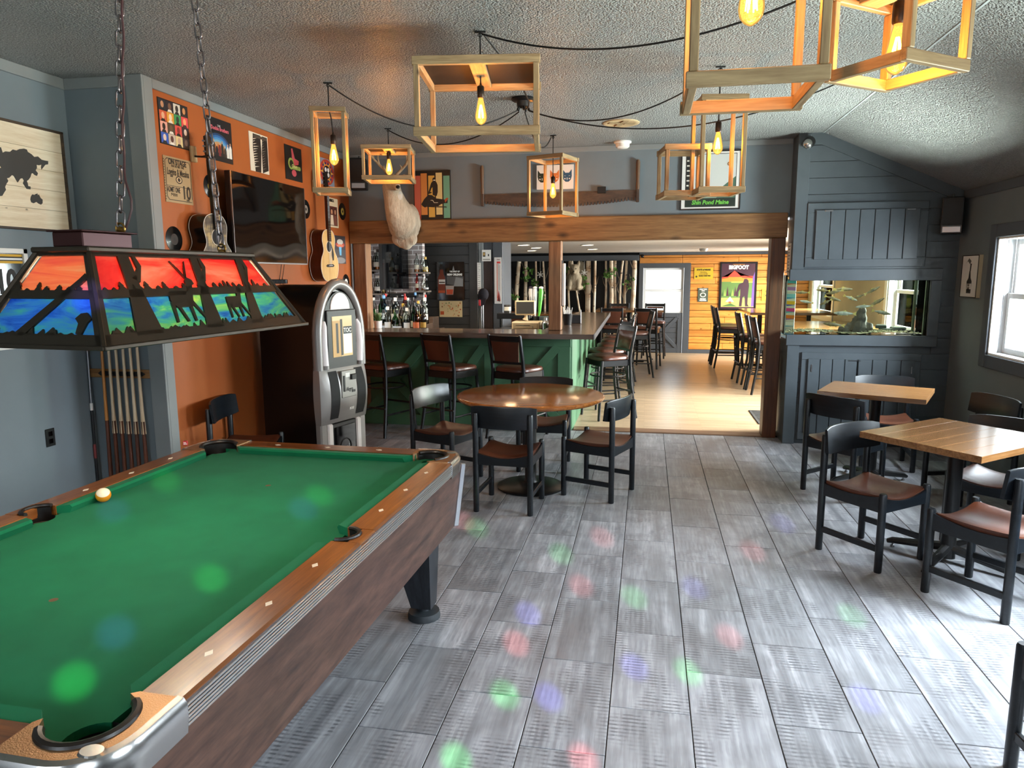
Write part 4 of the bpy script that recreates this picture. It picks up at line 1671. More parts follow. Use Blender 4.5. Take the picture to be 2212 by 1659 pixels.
def face(side):
    """local frame of one sloping side: origin bottom centre, u along, v up the slope, n out"""
    if side in ('R', 'L'):
        s = 1 if side == 'R' else -1
        o0 = Vector((s * bx, 0, 0))
        o1 = Vector((s * tx, 0, th))
        u = Vector((0, s, 0))
    else:
        s = 1 if side == 'F' else -1
        o0 = Vector((0, s * by, 0))
        o1 = Vector((0, s * ty, th))
        u = Vector((-s, 0, 0))
    v = (o1 - o0)
    L = v.length
    v.normalize()
    n = u.cross(v)
    return o0, u, v, n, L


for side in ('R', 'L', 'F', 'N'):
    o0, u, v, n, L = face(side)
    T = Matrix((u, v, n)).transposed().to_4x4()
    T.translation = o0
    long_ = side in ('R', 'L')
    W0 = by if long_ else bx
    W1 = ty if long_ else tx
    hwf = lambda q: W0 + (W1 - W0) * q / L
    b0, mid0, mid1, b1 = .05 * L, .52 * L, .60 * L, .90 * L
    # the glass, two bands
    for (qa, qb, mt, nm) in ((.10 * L, .55 * L, LAKE if long_ else LAKEE, 'lake_pane'), (.55 * L, .965 * L, SKY if long_ else SKYE, 'sky_pane')):
        e = .025
        m = MB()
        poly = [(-hwf(qa) + e, qa), (hwf(qa) - e, qa), (hwf(qb) - e, qb), (-hwf(qb) + e, qb)]
        m.prism(poly, -.008, -.005, 'XY', 0, T)
        m.build(nm, mt, LP)
    # tin frame: border, land band
    m = MB()
    t0, t1 = -.004, .002
    bw = .021

    def quad(poly):
        m.prism(poly, t0, t1, 'XY', 0, T)
    quad([(-hwf(0), 0), (hwf(0), 0), (hwf(.14 * L), .14 * L), (-hwf(.14 * L), .14 * L)])
    quad([(-hwf(.95 * L), .95 * L), (hwf(.95 * L), .95 * L), (hwf(L), L), (-hwf(L), L)])
    for s in (-1, 1):
        quad([(s * hwf(0), 0), (s * (hwf(0) - bw * 1.2), 0), (s * (hwf(L) - bw * .8), L), (s * hwf(L), L)])
    quad([(-hwf(.50 * L), .50 * L), (hwf(.50 * L), .50 * L), (hwf(.585 * L), .585 * L), (-hwf(.585 * L), .585 * L)])
    rr = random.Random(hash(side) % 1000 if False else {'R': 4, 'L': 9, 'F': 2, 'N': 6}[side])
    # little firs along the land band and the lower shore
    span_ = hwf(.55 * L) - .04
    q = -span_
    while q < span_:
        w_ = rr.uniform(.008, .016)
        h_ = rr.uniform(.008, .032)
        quad([(q - w_, .58 * L), (q + w_, .58 * L), (q + w_ * .35, .58 * L + h_ * .5), (q + w_ * .6, .58 * L + h_ * .5), (q, .58 * L + h_), (q - w_ * .6, .58 * L + h_ * .5), (q - w_ * .35, .58 * L + h_ * .5)])
        q += rr.uniform(.018, .05)
    q = -span_ - .05
    while q < span_ + .05:
        w_ = rr.uniform(.006, .02)
        h_ = rr.uniform(.005, .022)
        quad([(q - w_, .135 * L), (q + w_, .135 * L), (q + w_ * .3, .135 * L + h_)])
        q += rr.uniform(.012, .04)
    # trunks
    if long_:
        for (uc, wd, lean) in ((-.27, .034, .035), (.02, .026, .045), (.25, .022, .05), (-.40, .0, 0)):
            if wd:
                uc *= 1
                quad([(uc - lean - wd * 1.5, .1 * L), (uc - lean + wd * 1.5, .1 * L), (uc + wd * .6, .6 * L), (uc + lean * .6 + wd * .45, .95 * L), (uc + lean * .6 - wd * .45 - .01, .95 * L), (uc - wd * .8, .6 * L)][::1])
                quad([(uc + wd * .2, .70 * L), (uc + wd * .9, .66 * L), (uc + wd * .9 + .035, .84 * L), (uc + wd * .9 + .03, .95 * L), (uc + wd * .9 + .018, .95 * L), (uc + wd * .9 + .015, .82 * L)])
        # two deer
        for (uc, k, ant) in ((-.105, 1.0, True), (.135, .75, False)):
            vb = .20 * L

            def P(x, y):
                return (uc + x * k, vb + y * k)
            quad([P(-.055, .075), P(-.04, .05), P(.03, .05), P(.05, .085), P(.072, .125), P(.085, .13), P(.083, .145), P(.065, .155), P(.052, .145), P(.035, .105), P(-.045, .105)])
            for (x, s2) in ((-.05, -.02), (-.035, .012), (.022, -.012), (.034, .03)):
                quad([P(x - .006, .07), P(x + .008, .07), P(x + s2 + .006, .0), P(x + s2 - .003, .0)])
            if ant:
                for s2 in (-1, 1):
                    for j in range(3):
                        bx_ = .06 + s2 * .008 * (j + .5)
                        quad([P(.058, .15), P(.064, .15), P(bx_ + s2 * .012 + .003, .19 + j * .012), P(bx_ + s2 * .012, .19 + j * .012)])
    else:
        # leaning dead trunk and a bush
        quad([(-.09, .12 * L), (-.05, .12 * L), (.12, .72 * L), (.105, .76 * L), (.09, .70 * L)])
        quad([(.13, .15 * L), (.15, .15 * L), (.16, .26 * L), (.17, .30 * L), (.15, .36 * L), (.13, .35 * L), (.115, .30 * L), (.13, .25 * L)])
    m.build('tin_cutout', M_LEAD, LP)
# top plate, bottom rim, raised box
MB().span((-tx - .012, -ty - .012, th - .004), (tx + .012, ty + .012, th + .012), .004).build('top_plate', M_LEAD, LP)
m = MB()
for sx in (-1, 1):
    m.bar((sx * (bx + .003), -by - .005, .004), (sx * (bx + .003), by + .005, .004), .012, .012, .002)
for sy in (-1, 1):
    m.bar((-bx - .005, sy * (by + .003), .004), (bx + .005, sy * (by + .003), .004), .012, .012, .002)
for sx in (-1, 1):
    for sy in (-1, 1):
        m.bar((sx * bx, sy * by, 0), (sx * tx, sy * ty, th), .012, .012, .002)
m.build('rim', M_LEAD, LP)
MB().span((-.055, -ty + .02, th + .012), (.055, -ty + .20, th + .055), .003).build('ballast_box', base_mat('maroon_metal', lin('#4a2a28'), .35, .5)[0], LP)
MB().span((-.065, -ty + .01, th + .055), (.065, -ty + .215, th + .060), .002).build('ballast_lid', base_mat('maroon_metal', lin('#4a2a28'), .35, .5)[0], LP)
# bulbs inside
for k in (-1, 0, 1):
    s = put('bulb', MB().ball((0, 0, 0), .03, 14).mesh('lamp_bulb', glow('frosted_bulb', '#ffcf90', 45), True), LP, (0, k * .24, .13))
    l = bpy.data.lights.new('lamp_light', 'POINT')
    l.energy = 7.0
    l.color = (1.0, .88, .72)
    l.shadow_soft_size = .03
    lo = bpy.data.objects.new('lamp_light', l)
    COL.objects.link(lo)
    lo.parent = s
    lo.location = (0, 0, -.04)
# chains
lk = []
for k in range(20):
    t = 2 * PI * k / 20
    x, z = .011 * math.cos(t), .011 * math.sin(t)
    lk.append((x, 0, z + (.015 if z > 0 else -.015)))
ME_LINK = MB().tube(lk, .0032, 7, 0, False, True).mesh('link', base_mat('dark_chain_steel', lin('#8d8688'), .3, 1.0)[0], 'all')
chain_top = {-1: Vector((.10, .10, CZ - LZ0)), 1: Vector((.02, .02, CZ - LZ0))}
for sy in (-1, 1):
    a = Vector((0, sy * (.27 if sy < 0 else .32), th + (.012 if sy > 0 else .06)))
    if sy < 0:
        a = Vector((.0, -.15, th + .075))
        m = MB()
        m.lathe([(.016, -.02), (.016, -.01), (.009, 0), (.009, .02), (.013, .03), (.006, .04)], (0, -.15, th + .01 + .03), 12)
    else:
        m = MB()
        m.lathe([(.016, 0), (.012, .01), (.007, .014)], (0, .32, th + .012), 12)
    rt = a + Vector((0, 0, .018 if sy > 0 else .0))
    m.tube([rt + Vector((.016 * math.cos(t), 0, .016 * math.sin(t))) for t in [2 * PI * i / 18 for i in range(18)]], .0035, 7, 0, False, True)
    lug = m.build('brass_loop', M_BRASS, LP, True)
    b = Vector((a.x, a.y + (.12 if sy < 0 else -.02), CZ - LZ0 - .01)) if sy < 0 else Vector((a.x - .02, a.y - .05, CZ - LZ0 - .01))
    d = (b - rt)
    nlk = int((d.length - .03) / .0455)
    ch = MB().tube([b - d.normalized() * .02, b], .004, 6).build('chain', M_STEEL, LP)
    qd = d.to_track_quat('Z', 'Y')
    for k in range(nlk):
        p = rt + d.normalized() * (.03 + k * .0455)
        o = put('link', ME_LINK, ch, p)
        o.rotation_mode = 'QUATERNION'
        from mathutils import Quaternion
        o.rotation_quaternion = qd @ Quaternion((0, 0, 1), (PI / 2) * (k % 2) + .5)
    if sy < 0:
        pts = []
        for i in range(40):
            t = i / 39
            p = rt.lerp(b, t)
            off = .012 + .03 * math.exp(-((t - .07) / .06) ** 2)
            p += Vector((off, .004 * math.sin(t * 40), 0))
            pts.append(p)
        pts[0] = rt + Vector((.005, 0, -.03))
        MB().tube(pts, .0035, 7).build('lamp_cord', plain('maroon_cord', '#4a2b2e', .5), LP, True)

# ------------------------------------------------------------------ dining chairs
def make_chair():
    """faces +y; origin on the floor under the seat centre"""
    c = thing('dining_chair', 'x', 'chair')
    W, Dp = .43, .43
    hx, hy = W / 2 - .02, Dp / 2 - .02
    r = .021
    for sx in (-1, 1):
        MB().tube([(sx * hx, -hy, 0), (sx * hx, -hy, .005), (sx * hx, -hy, .70), (sx * hx, -hy, .712)], [r * .9, r, r, r * .8], 14).build('back_post', M_CHAIR, c, True)
        MB().tube([(sx * hx, hy, 0), (sx * hx, hy, .005), (sx * hx, hy, .445), (sx * hx, hy, .455)], [r * .9, r, r, r * .8], 14).build('front_leg', M_CHAIR, c, True)
        # side rail dips in the middle, stretcher below
        m = MB()
        n = 10
        top = [(-hy + 2 * hy * i / n, .435 - .028 * math.sin(PI * (.15 + .85 * i / n)) if i < n else .44) for i in range(n + 1)]
        poly = [(-hy, .345), (hy, .345)] + [(y, z) for y, z in reversed(top)]
        m.prism(poly, sx * hx - .011, sx * hx + .011, 'YZ')
        m.build('side_rail', M_CHAIR, c)
        MB().span((sx * hx - .010, -hy, .115), (sx * hx + .010, hy, .150), .003).build('stretcher', M_CHAIR, c)
    for sy in (-1, 1):
        n = 10
        top = [(-hx + 2 * hx * i / n, .43 - .035 * math.sin(PI * i / n)) for i in range(n + 1)]
        poly = [(-hx, .345), (hx, .345)] + [(x, z) for x, z in reversed(top)]
        MB().prism(poly, sy * hy - .011, sy * hy + .011, 'XZ').build('cross_rail', M_CHAIR, c)
    # saddle seat
    nx, ny = 10, 10
    vs, fs = [], []
    for k in (0, 1):
        for i in range(nx + 1):
            for j in range(ny + 1):
                a, b = -1 + 2 * i / nx, -1 + 2 * j / ny
                z = .448 - .036 * (1 - a * a) + .010 * (1 - b * b) * 0 - .010 * math.cos(b * PI / 2)
                edge = max(abs(a), abs(b))
                z -= .010 * max(0, edge - .8) / .2
                vs.append((a * (hx - .004), b * (hy - .002), z - (.028 if k else 0)))
    q = (nx + 1) * (ny + 1)
    for i in range(nx):
        for j in range(ny):
            p = i * (ny + 1) + j
            fs.append((p, p + ny + 1, p + ny + 2, p + 1))
            fs.append((q + p, q + p + 1, q + p + ny + 2, q + p + ny + 1))
    rim = [i * (ny + 1) for i in range(nx + 1)] + [nx * (ny + 1) + j for j in range(1, ny + 1)] + [i * (ny + 1) + ny for i in range(nx - 1, -1, -1)] + [j for j in range(ny - 1, 0, -1)]
    for i in range(len(rim)):
        a, b = rim[i], rim[(i + 1) % len(rim)]
        fs.append((a, b, q + b, q + a))
    MB().add(vs, fs).build('seat', M_SEAT, c, True)
    # curved backrest board standing proud of the posts
    n = 12
    vs, fs = [], []
    R, half = .62, .235
    for i in range(n + 1):
        x = -half + 2 * half * i / n
        y = -hy + .030 - (math.sqrt(R * R - x * x) - math.sqrt(R * R - half * half)) + .02
        e = .012 * (abs(x) / half) ** 6
        for (dy, z) in ((-.009, .60 + e), (-.009, .755 - e), (-.006, .762 - e), (.006, .762 - e), (.009, .755 - e), (.009, .60 + e)):
            vs.append((x, y + dy - (z - .6) * .12, z))
    k = 6
    for i in range(n):
        for j in range(k):
            l = (j + 1) % k
            fs.append((i * k + j, i * k + l, (i + 1) * k + l, (i + 1) * k + j))
    fs += [tuple(range(k)), tuple(n * k + j for j in range(k))]
    MB().add(vs, fs).build('backrest', M_CHAIR, c, True)
    return c


chair0 = make_chair()
chair_used = [False]
CH_LABELS = []


def chair(label, x, y, heading, group=None):
    """heading: unit direction the chair faces, given as (dx, dy)"""
    rz = math.atan2(heading[1], heading[0]) - PI / 2
    if not chair_used[0]:
        chair_used[0] = True
        chair0.location = (x, y, 0)
        chair0.rotation_euler = (0, 0, rz)
        chair0['label'] = label
        if group:
            chair0['group'] = group
        return chair0
    return dup(chair0, (x, y, 0), rz, label, group)


g1, g2 = 'black chairs around the round table', 'black chairs around the square tables'


def from_feet(bl, br, fl):
    """centre and heading from three feet (back left, back right, front left)"""
    bl, br, fl = Vector(bl), Vector(br), Vector(fl)
    h = (fl - bl).normalized()
    c = (br + fl) / 2
    return c.x, c.y, (h.x, h.y)


chair('black chair at the round table with its back to the viewer', -.945, 4.855, (.06, 1), g1)
chair('black chair at the round table turned sideways nearest the open floor', -.335, 5.27, (-.93, .36), g1)
chair('black chair at the round table on the jukebox side', -1.575, 5.42, (.93, -.36), g1)
chair('black chair behind the round table facing the viewer', -.85, 5.93, (.03, -1), g1)
chair('black chair against the orange wall beside the jukebox', -2.93, 4.72, (.98, .2))
chair('black chair with grained back at the near square table, turned to the viewer', 1.335, 4.33, (.62, -.78), g2)
chair('black chair at the far square table with its back to the open floor', 1.50, 5.61, (.72, .69), g2)
chair('black chair at the near square table, front right, cut by the picture edge', 1.745, 3.81, (-.62, .78), g2)
chair('black chair with curved back on the window side of the far square table', 2.37, 5.62, (-.9, -.25), g2)
chair('black chair on the window side of the near square table', 2.13, 4.66, (-.66, -.75), g2)
chair('black chair between the far square table and the aquarium cabinet', 2.05, 6.48, (-.12, -1), g2)
chair('black chair at the lower right picture edge showing only one leg', 1.455, 2.255, (-.1, 1))

# ------------------------------------------------------------------ tables
RT = thing('round_table', 'round oak table on a black pedestal near the bar', 'table', (-.868, 5.32, 0), .15)
m = MB()
m.lathe([(.0001, .705), (.545, .705), (.562, .712), (.57, .722), (.57, .732), (.563, .739), (.55, .742), (.0001, .742)], n=64)
m.build('table_top', M_ROUND, RT, True)
m = MB().lathe([(.0001, 0), (.26, 0), (.265, .012), (.25, .022), (.12, .034), (.055, .045), (.045, .06), (.045, .62), (.05, .66)], n=36)
m.build('pedestal', M_BLACK, RT, True)
m = MB()
for a in (0, PI / 2):
    m.box((0, 0, .685), (.6, .06, .04), .004, 0, a)
m.build('top_support', M_BLACK, RT)
# extra folding leg brace seen beside the pedestal
MB().cyl((.0, -.06, .62), (.0, -.06, .70), .03).build('column_head', M_BLACK, RT, True)


def square_table(label, x, y, rz, sx, sy, z=.752, fa=PI / 4):
    t = thing('square_table', label, 'table', (x, y, 0), rz, 'square oak tables by the window')
    n = 6
    for k in range(n):
        a = -sy / 2 + sy * k / n
        MB().span((-sx / 2, a, z - .036), (sx / 2, a + sy / n, z), .0012).build('top_stave', M_TABLE, t)
    m = MB().lathe([(.042, .03), (.040, .06), (.040, z - .06), (.05, z - .04)], n=22)
    m.build('column', M_BLACK, t, True)
    MB().box((0, 0, z - .048), (.36, .36, .02), .004).build('top_plate', M_BLACK, t)
    for k in range(4):
        a = k * PI / 2 + fa
        d = Vector((math.cos(a), math.sin(a), 0))
        m = MB()
        pts = [d * .02 + Vector((0, 0, .09)), d * .10 + Vector((0, 0, .075)), d * .22 + Vector((0, 0, .055)), d * .30 + Vector((0, 0, .042)), d * .33 + Vector((0, 0, .030))]
        m.tube(pts, [.028, .026, .022, .020, .014], 8)
        f = m.build('foot', M_BLACK, t, True)
        MB().lathe([(.012, 0), (.012, .012), (.005, .014), (.005, .03)], tuple(d * .30), 10).build('glide', M_STEEL, f, True)
    return t


square_table('square oak-topped table nearest the viewer by the window', 1.742, 4.287, math.atan2(.5, .61), .78, .67, .752, R_(10.7))
square_table('square oak-topped table beside the aquarium cabinet', 1.785, 5.90, -.43, .74, .62)

# ------------------------------------------------------------------ the bar: green front, dark L-shaped top
BX0, BX1 = -3.15, -.78
BYF = 7.40
CTZ = 1.07
B = thing('bar', 'green panelled bar with crossed boards and a dark wood top', 'bar counter', (0, 0, 0))
m = MB()
m.span((BX0, BYF + .012, 0), (BX1, BYF + .10, CTZ - .05))
m.span((BX1 - .10, BYF + .10, 0), (BX1, 11.0, CTZ - .05))
m.build('bar_body', M_BAR, B)
pan = [(-3.12, -2.13), (-2.13, -1.56), (-1.56, -.84)]
F0 = BYF - .014
for x0, x1 in ((-3.15, -1.0), ):
    MB().span((BX0, F0, .90), (BX1 + .004, BYF + .012, 1.02), .003).build('top_rail', M_BAR, B)
    MB().span((BX0, F0, 0), (BX1 + .004, BYF + .012, .12), .003).build('bottom_rail', M_BAR, B)
edges = [-3.13, -2.33, -1.66, -.86]
for x in edges:
    MB().span((x - .055, F0, .12), (x + .055 + (.024 if x > -.9 else 0), BYF + .012, .90), .003).build('stile', M_BAR, B)
for i in range(3):
    a, b = edges[i] + .055, edges[i + 1] - .055
    zc = .51
    if i == 1 or True:
        MB().bar((a, F0 + .006, .90), (b, F0 + .006, .12), .09, .020, .002, 0, (0, 1, 0)).build('brace', M_BAR, B)
        MB().bar((a, F0 + .008, .12), (b, F0 + .008, .90), .09, .020, .002, 0, (0, 1, 0)).build('brace', M_BAR, B)
# side of the bar: upright beads
y = BYF
while y < 10.95:
    MB().cyl((BX1, y + .03, 0), (BX1, y + .03, CTZ - .05), .024, None, 8).build('side_bead', M_BAR, B, True)
    y += .062 if y < 8.2 else .12
# L-shaped top
t0 = CTZ - .05
poly = [(-3.16, 7.0), (-.50, 6.95), (-.555, 11.05), (-1.08, 11.05), (-1.08, 7.56), (-3.16, 7.56)]
m = MB().prism(poly, t0, CTZ, 'XY')
BT = m.build('bar_top', M_COUNTER, B)
MB().prism([(-.505, 6.945), (-.497, 6.945), (-.55, 11.06), (-.558, 11.06)], t0 - .004, CTZ + .003, 'XY').build('edge_strip', M_STEEL, B)

# ------------------------------------------------------------------ bar stools
def make_stool():
    """faces +y"""
    s = thing('bar_stool', 'x', 'bar stool')
    W, sz = .40, .735
    # seat
    nx = 12
    m = MB()
    outline = []
    for i in range(24):
        t = 2 * PI * i / 24
        x = .215 * math.copysign(abs(math.cos(t)) ** .55, math.cos(t))
        yv = .205 * math.copysign(abs(math.sin(t)) ** .55, math.sin(t))
        x *= 1 + .10 * (yv / .205)
        outline.append((x, yv))
    rows = [(.94, sz - .05), (1.0, sz - .04), (1.0, sz - .018), (.95, sz - .004), (.75, sz + .004), (.3, sz + .002)]
    vs = [(x * k, y_ * k, z + .012 * (y_ * k / .2 > .5) * (y_ * k / .2 - .5) * -1.2) for k, z in rows for x, y_ in outline]
    fs = [(i * 24 + j, i * 24 + (j + 1) % 24, (i + 1) * 24 + (j + 1) % 24, (i + 1) * 24 + j) for i in range(len(rows) - 1) for j in range(24)]
    fs += [tuple(range(23, -1, -1)), tuple((len(rows) - 1) * 24 + j for j in range(24))]
    m.add(vs, fs)
    m.build('seat', M_STOOLSEAT, s, True)
    # frame under the seat
    m = MB()
    for a, b in (((-.17, -.17), (.17, -.17)), ((-.18, .17), (.18, .17)), ((-.17, -.17), (-.18, .17)), ((.17, -.17), (.18, .17))):
        m.bar((a[0], a[1], sz - .085), (b[0], b[1], sz - .085), .025, .07, .003)
    m.build('apron', M_STOOL, s)
    for sx in (-1, 1):
        # rear leg runs on into the back post, leaning backward
        MB().tube([(sx * .215, -.265, 0), (sx * .19, -.20, .40), (sx * .182, -.185, .70), (sx * .182, -.20, .80), (sx * .185, -.255, 1.055), (sx * .185, -.258, 1.07)],
                  [.017, .018, .019, .019, .017, .012], 8).build('back_leg', M_STOOL, s, True)
        MB().tube([(sx * .215, .225, 0), (sx * .18, .175, sz - .05)], [.016, .019], 8).build('front_leg', M_STOOL, s, True)
        MB().tube([(sx * .206, -.235, .23), (sx * .206, .21, .23)], .010, 6).build('side_stretcher', M_STOOL, s, True)
    MB().tube([(-.206, .208, .30), (.206, .208, .30)], .011, 6).build('foot_rail', M_STOOL, s, True)
    MB().tube([(-.208, -.24, .30), (.208, -.24, .30)], .010, 6).build('rear_stretcher', M_STOOL, s, True)
    # hoop round the legs
    m = MB()
    m.tube([(.205 * math.cos(t), .20 * math.sin(t), .50) for t in [2 * PI * i / 28 for i in range(28)]], .009, 6, 0, False, True)
    m.build('hoop', M_STOOL, s, True)
    # back: top rail, padded panel, bottom rail
    for (z0, z1, nm) in ((1.005, 1.06, 'top_rail'), (.775, .80, 'lower_rail')):
        n = 8
        vs, fs = [], []
        for i in range(n + 1):
            x = -.185 + .37 * i / n
            b = .018 * (1 - (x / .185) ** 2)
            for z, dy in ((z0, -.010), (z1, -.010), (z1, .010), (z0, .010)):
                lean = -.20 - (z - .80) * .215
                vs.append((x, lean - b + dy, z))
        for i in range(n):
            for j in range(4):
                l = (j + 1) % 4
                fs.append((i * 4 + j, i * 4 + l, (i + 1) * 4 + l, (i + 1) * 4 + j))
        fs += [(0, 1, 2, 3), tuple(n * 4 + j for j in range(4))]
        MB().add(vs, fs).build(nm, M_STOOL, s, True)
    n, k = 8, 6
    vs, fs = [], []
    for side in (0, 1):
        for i in range(n + 1):
            for j in range(k + 1):
                a, b2 = -1 + 2 * i / n, -1 + 2 * j / k
                z = .90 + .102 * b2
                x = a * (.150 + .012 * b2)
                lean = -.20 - (z - .80) * .215 - .016 * (1 - a * a)
                puff = .022 * (1 - a ** 4) * (1 - b2 ** 4) + .004
                vs.append((x, lean + (puff if side == 0 else -.012), z))
    q = (n + 1) * (k + 1)
    for i in range(n):
        for j in range(k):
            p = i * (k + 1) + j
            fs.append((p, p + k + 1, p + k + 2, p + 1))
            fs.append((q + p, q + p + 1, q + p + k + 2, q + p + k + 1))
    rim = [i * (k + 1) for i in range(n + 1)] + [n * (k + 1) + j for j in range(1, k + 1)] + [i * (k + 1) + k for i in range(n - 1, -1, -1)] + [j for j in range(k - 1, 0, -1)]
    for i in range(len(rim)):
        a, b = rim[i], rim[(i + 1) % len(rim)]
        fs.append((a, b, q + b, q + a))
    MB().add(vs, fs).build('back_pad', M_STOOLSEAT, s, True)
    return s


stool0 = make_stool()
_su = [False]


def stool(label, x, y, deg, group):
    """deg: compass angle the stool faces, 0 = +y, 90 = +x"""
    rz = -math.radians(deg)
    if not _su[0]:
        _su[0] = True
        stool0.location = (x, y, 0)
        stool0.rotation_euler = (0, 0, rz)
        stool0['label'] = label
        stool0['group'] = group
        return stool0
    return dup(stool0, (x, y, 0), rz, label, group)


gs = 'brown and black stools along the bar'
stool('bar stool nearest the jukebox at the green bar front', -2.71, 7.03, 22, gs)
stool('second bar stool from the jukebox at the green bar front', -1.98, 7.05, 24, gs)
stool('third bar stool from the jukebox at the green bar front', -1.28, 7.05, 22, gs)
stool('first bar stool round the corner on the side of the bar', -.43, 8.22, 238, gs)
stool('second bar stool on the side of the bar', -.47, 8.90, 246, gs)
stool('third bar stool on the side of the bar', -.44, 9.55, 262, gs)
stool('fourth bar stool on the side of the bar', -.43, 10.2, 268, gs)
stool('fifth bar stool on the side of the bar', -.42, 10.8, 272, gs)
stool('last stool at the bar end, pulled out into the aisle', -.16, 11.65, 262, gs)

# high tables in the bar room
def high_table(label, x0, x1, y0, y1, z=1.0):
    t = thing('high_table', label, 'table', ((x0 + x1) / 2, (y0 + y1) / 2, 0), 0, 'high tables in the bar room')
    sx, sy = x1 - x0, y1 - y0
    n = 5
    for k in range(n):
        a = -sy / 2 + sy * k / n
        MB().span((-sx / 2, a, z - .04), (sx / 2, a + sy / n, z), .002).build('top_stave', M_TABLE, t)
    for s in ((-1, 1) if sx > 1.3 else (0,)):
        xx = s * sx * .3
        MB().lathe([(.04, .02), (.04, z - .05), (.06, z - .04)], (xx, 0, 0), 16).build('column', M_BLACK, t, True)
        m = MB()
        m.box((xx, 0, .02), (.06, .66, .04), .008)
        m.box((xx, 0, .02), (.56, .06, .04), .008)
        m.build('foot', M_BLACK, t)
    return t


p0, p1 = at_z(1292, 666, 1.0), at_z(1432, 667, 1.0)
high_table('high oak table in front of the birch trunks', p0.x, p1.x, 13.15, 13.95)
high_table('high oak table under the bigfoot poster', 1.72, 3.1, 12.5, 14.1)
high_table('nearer high oak table beside the dark post', 1.86, 3.1, 10.0, 11.5, .93)
gt = 'brown and black stools at the high tables'
stool('stool at the birch table with its back to the viewer, in front of the door', .02, 12.80, 8, gt)
stool('stool at the birch table with its back to the viewer, on the left', -.62, 12.85, -4, gt)
stool('stool behind the birch table, on the left', -.55, 14.35, 180, gt)
stool('stool behind the birch table, near the door', .15, 14.35, 184, gt)
stool('stool nearest the dark post at the near high table', 1.70, 10.25, 88, gt)
stool('second stool from the dark post at the near high table', 1.68, 10.72, 92, gt)
stool('third stool from the dark post at the near high table', 1.63, 11.35, 86, gt)
stool('stool at the poster table, nearer one', 1.45, 13.05, 88, gt)
stool('stool at the poster table, farther one', 1.44, 13.62, 92, gt)
high_table('low-set oak table behind the cash register', -2.55, -1.2, 13.2, 14.0, .92)
stool('stool tucked at the table behind the cash register', -2.35, 12.75, 0, gt)
mt = at_z(1626, 892)
o = thing('floor_mat', 'dark rubber mat on the pale floor beside the post', 'mat', (1.55, 8.45, 0), 0)
MB().span((-.30, -.4, .001), (.3, .4, .010), .003).build('mat_sheet', plain('rubber_mat', '#2b2a29', .8), o)
m = MB()
for i in range(12):
    m.span((-.27, -.37 + i * .064, .0095), (.27, -.35 + i * .064, .0135))
m.build('rib', plain('rubber_rib', '#1c1b1b', .7), o)

# ------------------------------------------------------------------ cue rack and cues in the alcove
M_OAKR = wood('rack_oak', '#6d4a2a', '#a87a48', 'X', 2, .5, 0, 14, .05)
ra, rb_ = at_y(190, 800, YA - .03), at_y(336, 820, YA - .03)
CR = thing('cue_rack', 'small oak wall rack with black rubber clips', 'cue rack', ((ra.x + rb_.x) / 2, YA, ra.z - .02))
rw = rb_.x - ra.x
MB().span((-rw / 2, -.016, -.03), (rw / 2, 0, .03), .004).build('board', M_OAKR, CR)
m = MB()
m.prism([(-.19, 0), (-.17, -.016), (.15, -.016), (.175, 0), (.15, .016), (-.17, .016)], -.022, -.016, 'XZ')
for k in range(6):
    x = -.135 + k * .054
    m.span((x - .012, -.034, -.010), (x - .005, -.02, .010), .002)
    m.span((x + .009, -.034, -.010), (x + .016, -.02, .010), .002)
m.build('clip_strip', M_BLACK, CR)
M_CUEM = wood('maple_shaft', '#c9a982', '#ead7b8', 'Z', 2, .3, 0, 10, 0)
M_CUEO = wood('amber_shaft', '#a8692c', '#c98a45', 'Z', 2, .3, 0, 10, 0)
M_BUTT = wood('walnut_butt', '#3c1c0f', '#6d3a1f', 'Z', 2, .3, 0, 10, 0)
cue_words = ['amber-shafted pool cue leftmost in the wall rack', 'pale maple pool cue, second from the amber one in the rack', 'pale maple pool cue, third in the wall rack',
             'pale maple pool cue, fourth in the wall rack', 'pale maple pool cue, fifth in the wall rack', 'pale maple pool cue rightmost in the wall rack']
for k in range(6):
    x = CR.location.x - .135 + k * .054 + .002
    c = thing('pool_cue', cue_words[k], 'pool cue', (x, YA - .052, .06), 0, 'pool cues in the wall rack')
    lean = .012 + .004 * k
    T_ = lambda t: (-.02 + .02 * t + lean * (1 - t), .0 + .026 * t, t * 1.46)
    L = 1.46
    MB().tube([T_(0), T_(.02), T_(.42)], [.013, .0155, .0125], 12).build('butt', M_BUTT, c, True)
    MB().tube([T_(.42), T_(.985)], [.0125, .0068], 12).build('shaft', M_CUEO if k == 0 else M_CUEM, c, True)
    MB().tube([T_(.985), T_(1.0)], [.0068, .0062], 10).build('ferrule_tip', M_WHITE, c, True)
    if k:
        m = MB()
        for a in range(4):
            t = a * PI / 2 + .4
            p, q = Vector(T_(.36)), Vector(T_(.46))
            off = Vector((math.cos(t), math.sin(t), 0)) * .0122
            m.tube([p + off, (p + q) / 2 + off * .98, q + off * .96], [.005, .003, .0006], 6)
        m.build('points', M_CUEM, c, True)
c = thing('bridge_stick', 'thin black and white bridge stick standing in the alcove corner', 'bridge stick', (at_y(190, 800, YA - .05).x - .01, YA - .05, 0))
MB().cyl((0, 0, 0), (0, .01, .74), .009, .009).build('grip', M_BLACK, c, True)
MB().cyl((0, .01, .74), (0, .011, .79), .0105).build('white_collar', M_WHITE, c, True)
MB().cyl((0, .011, .79), (0, .03, 1.42), .007, .006).build('shaft', M_STEEL, c, True)
MB().cyl((0, .003, .40), (0, .004, .50), .0096).build('red_label', solid('#7a3030'), c, True)
op = at_x(108, 945, XL)
o = thing('wall_outlet', 'black electrical outlet plate low on the left wall', 'outlet', (XL, op.y, op.z), PI / 2)
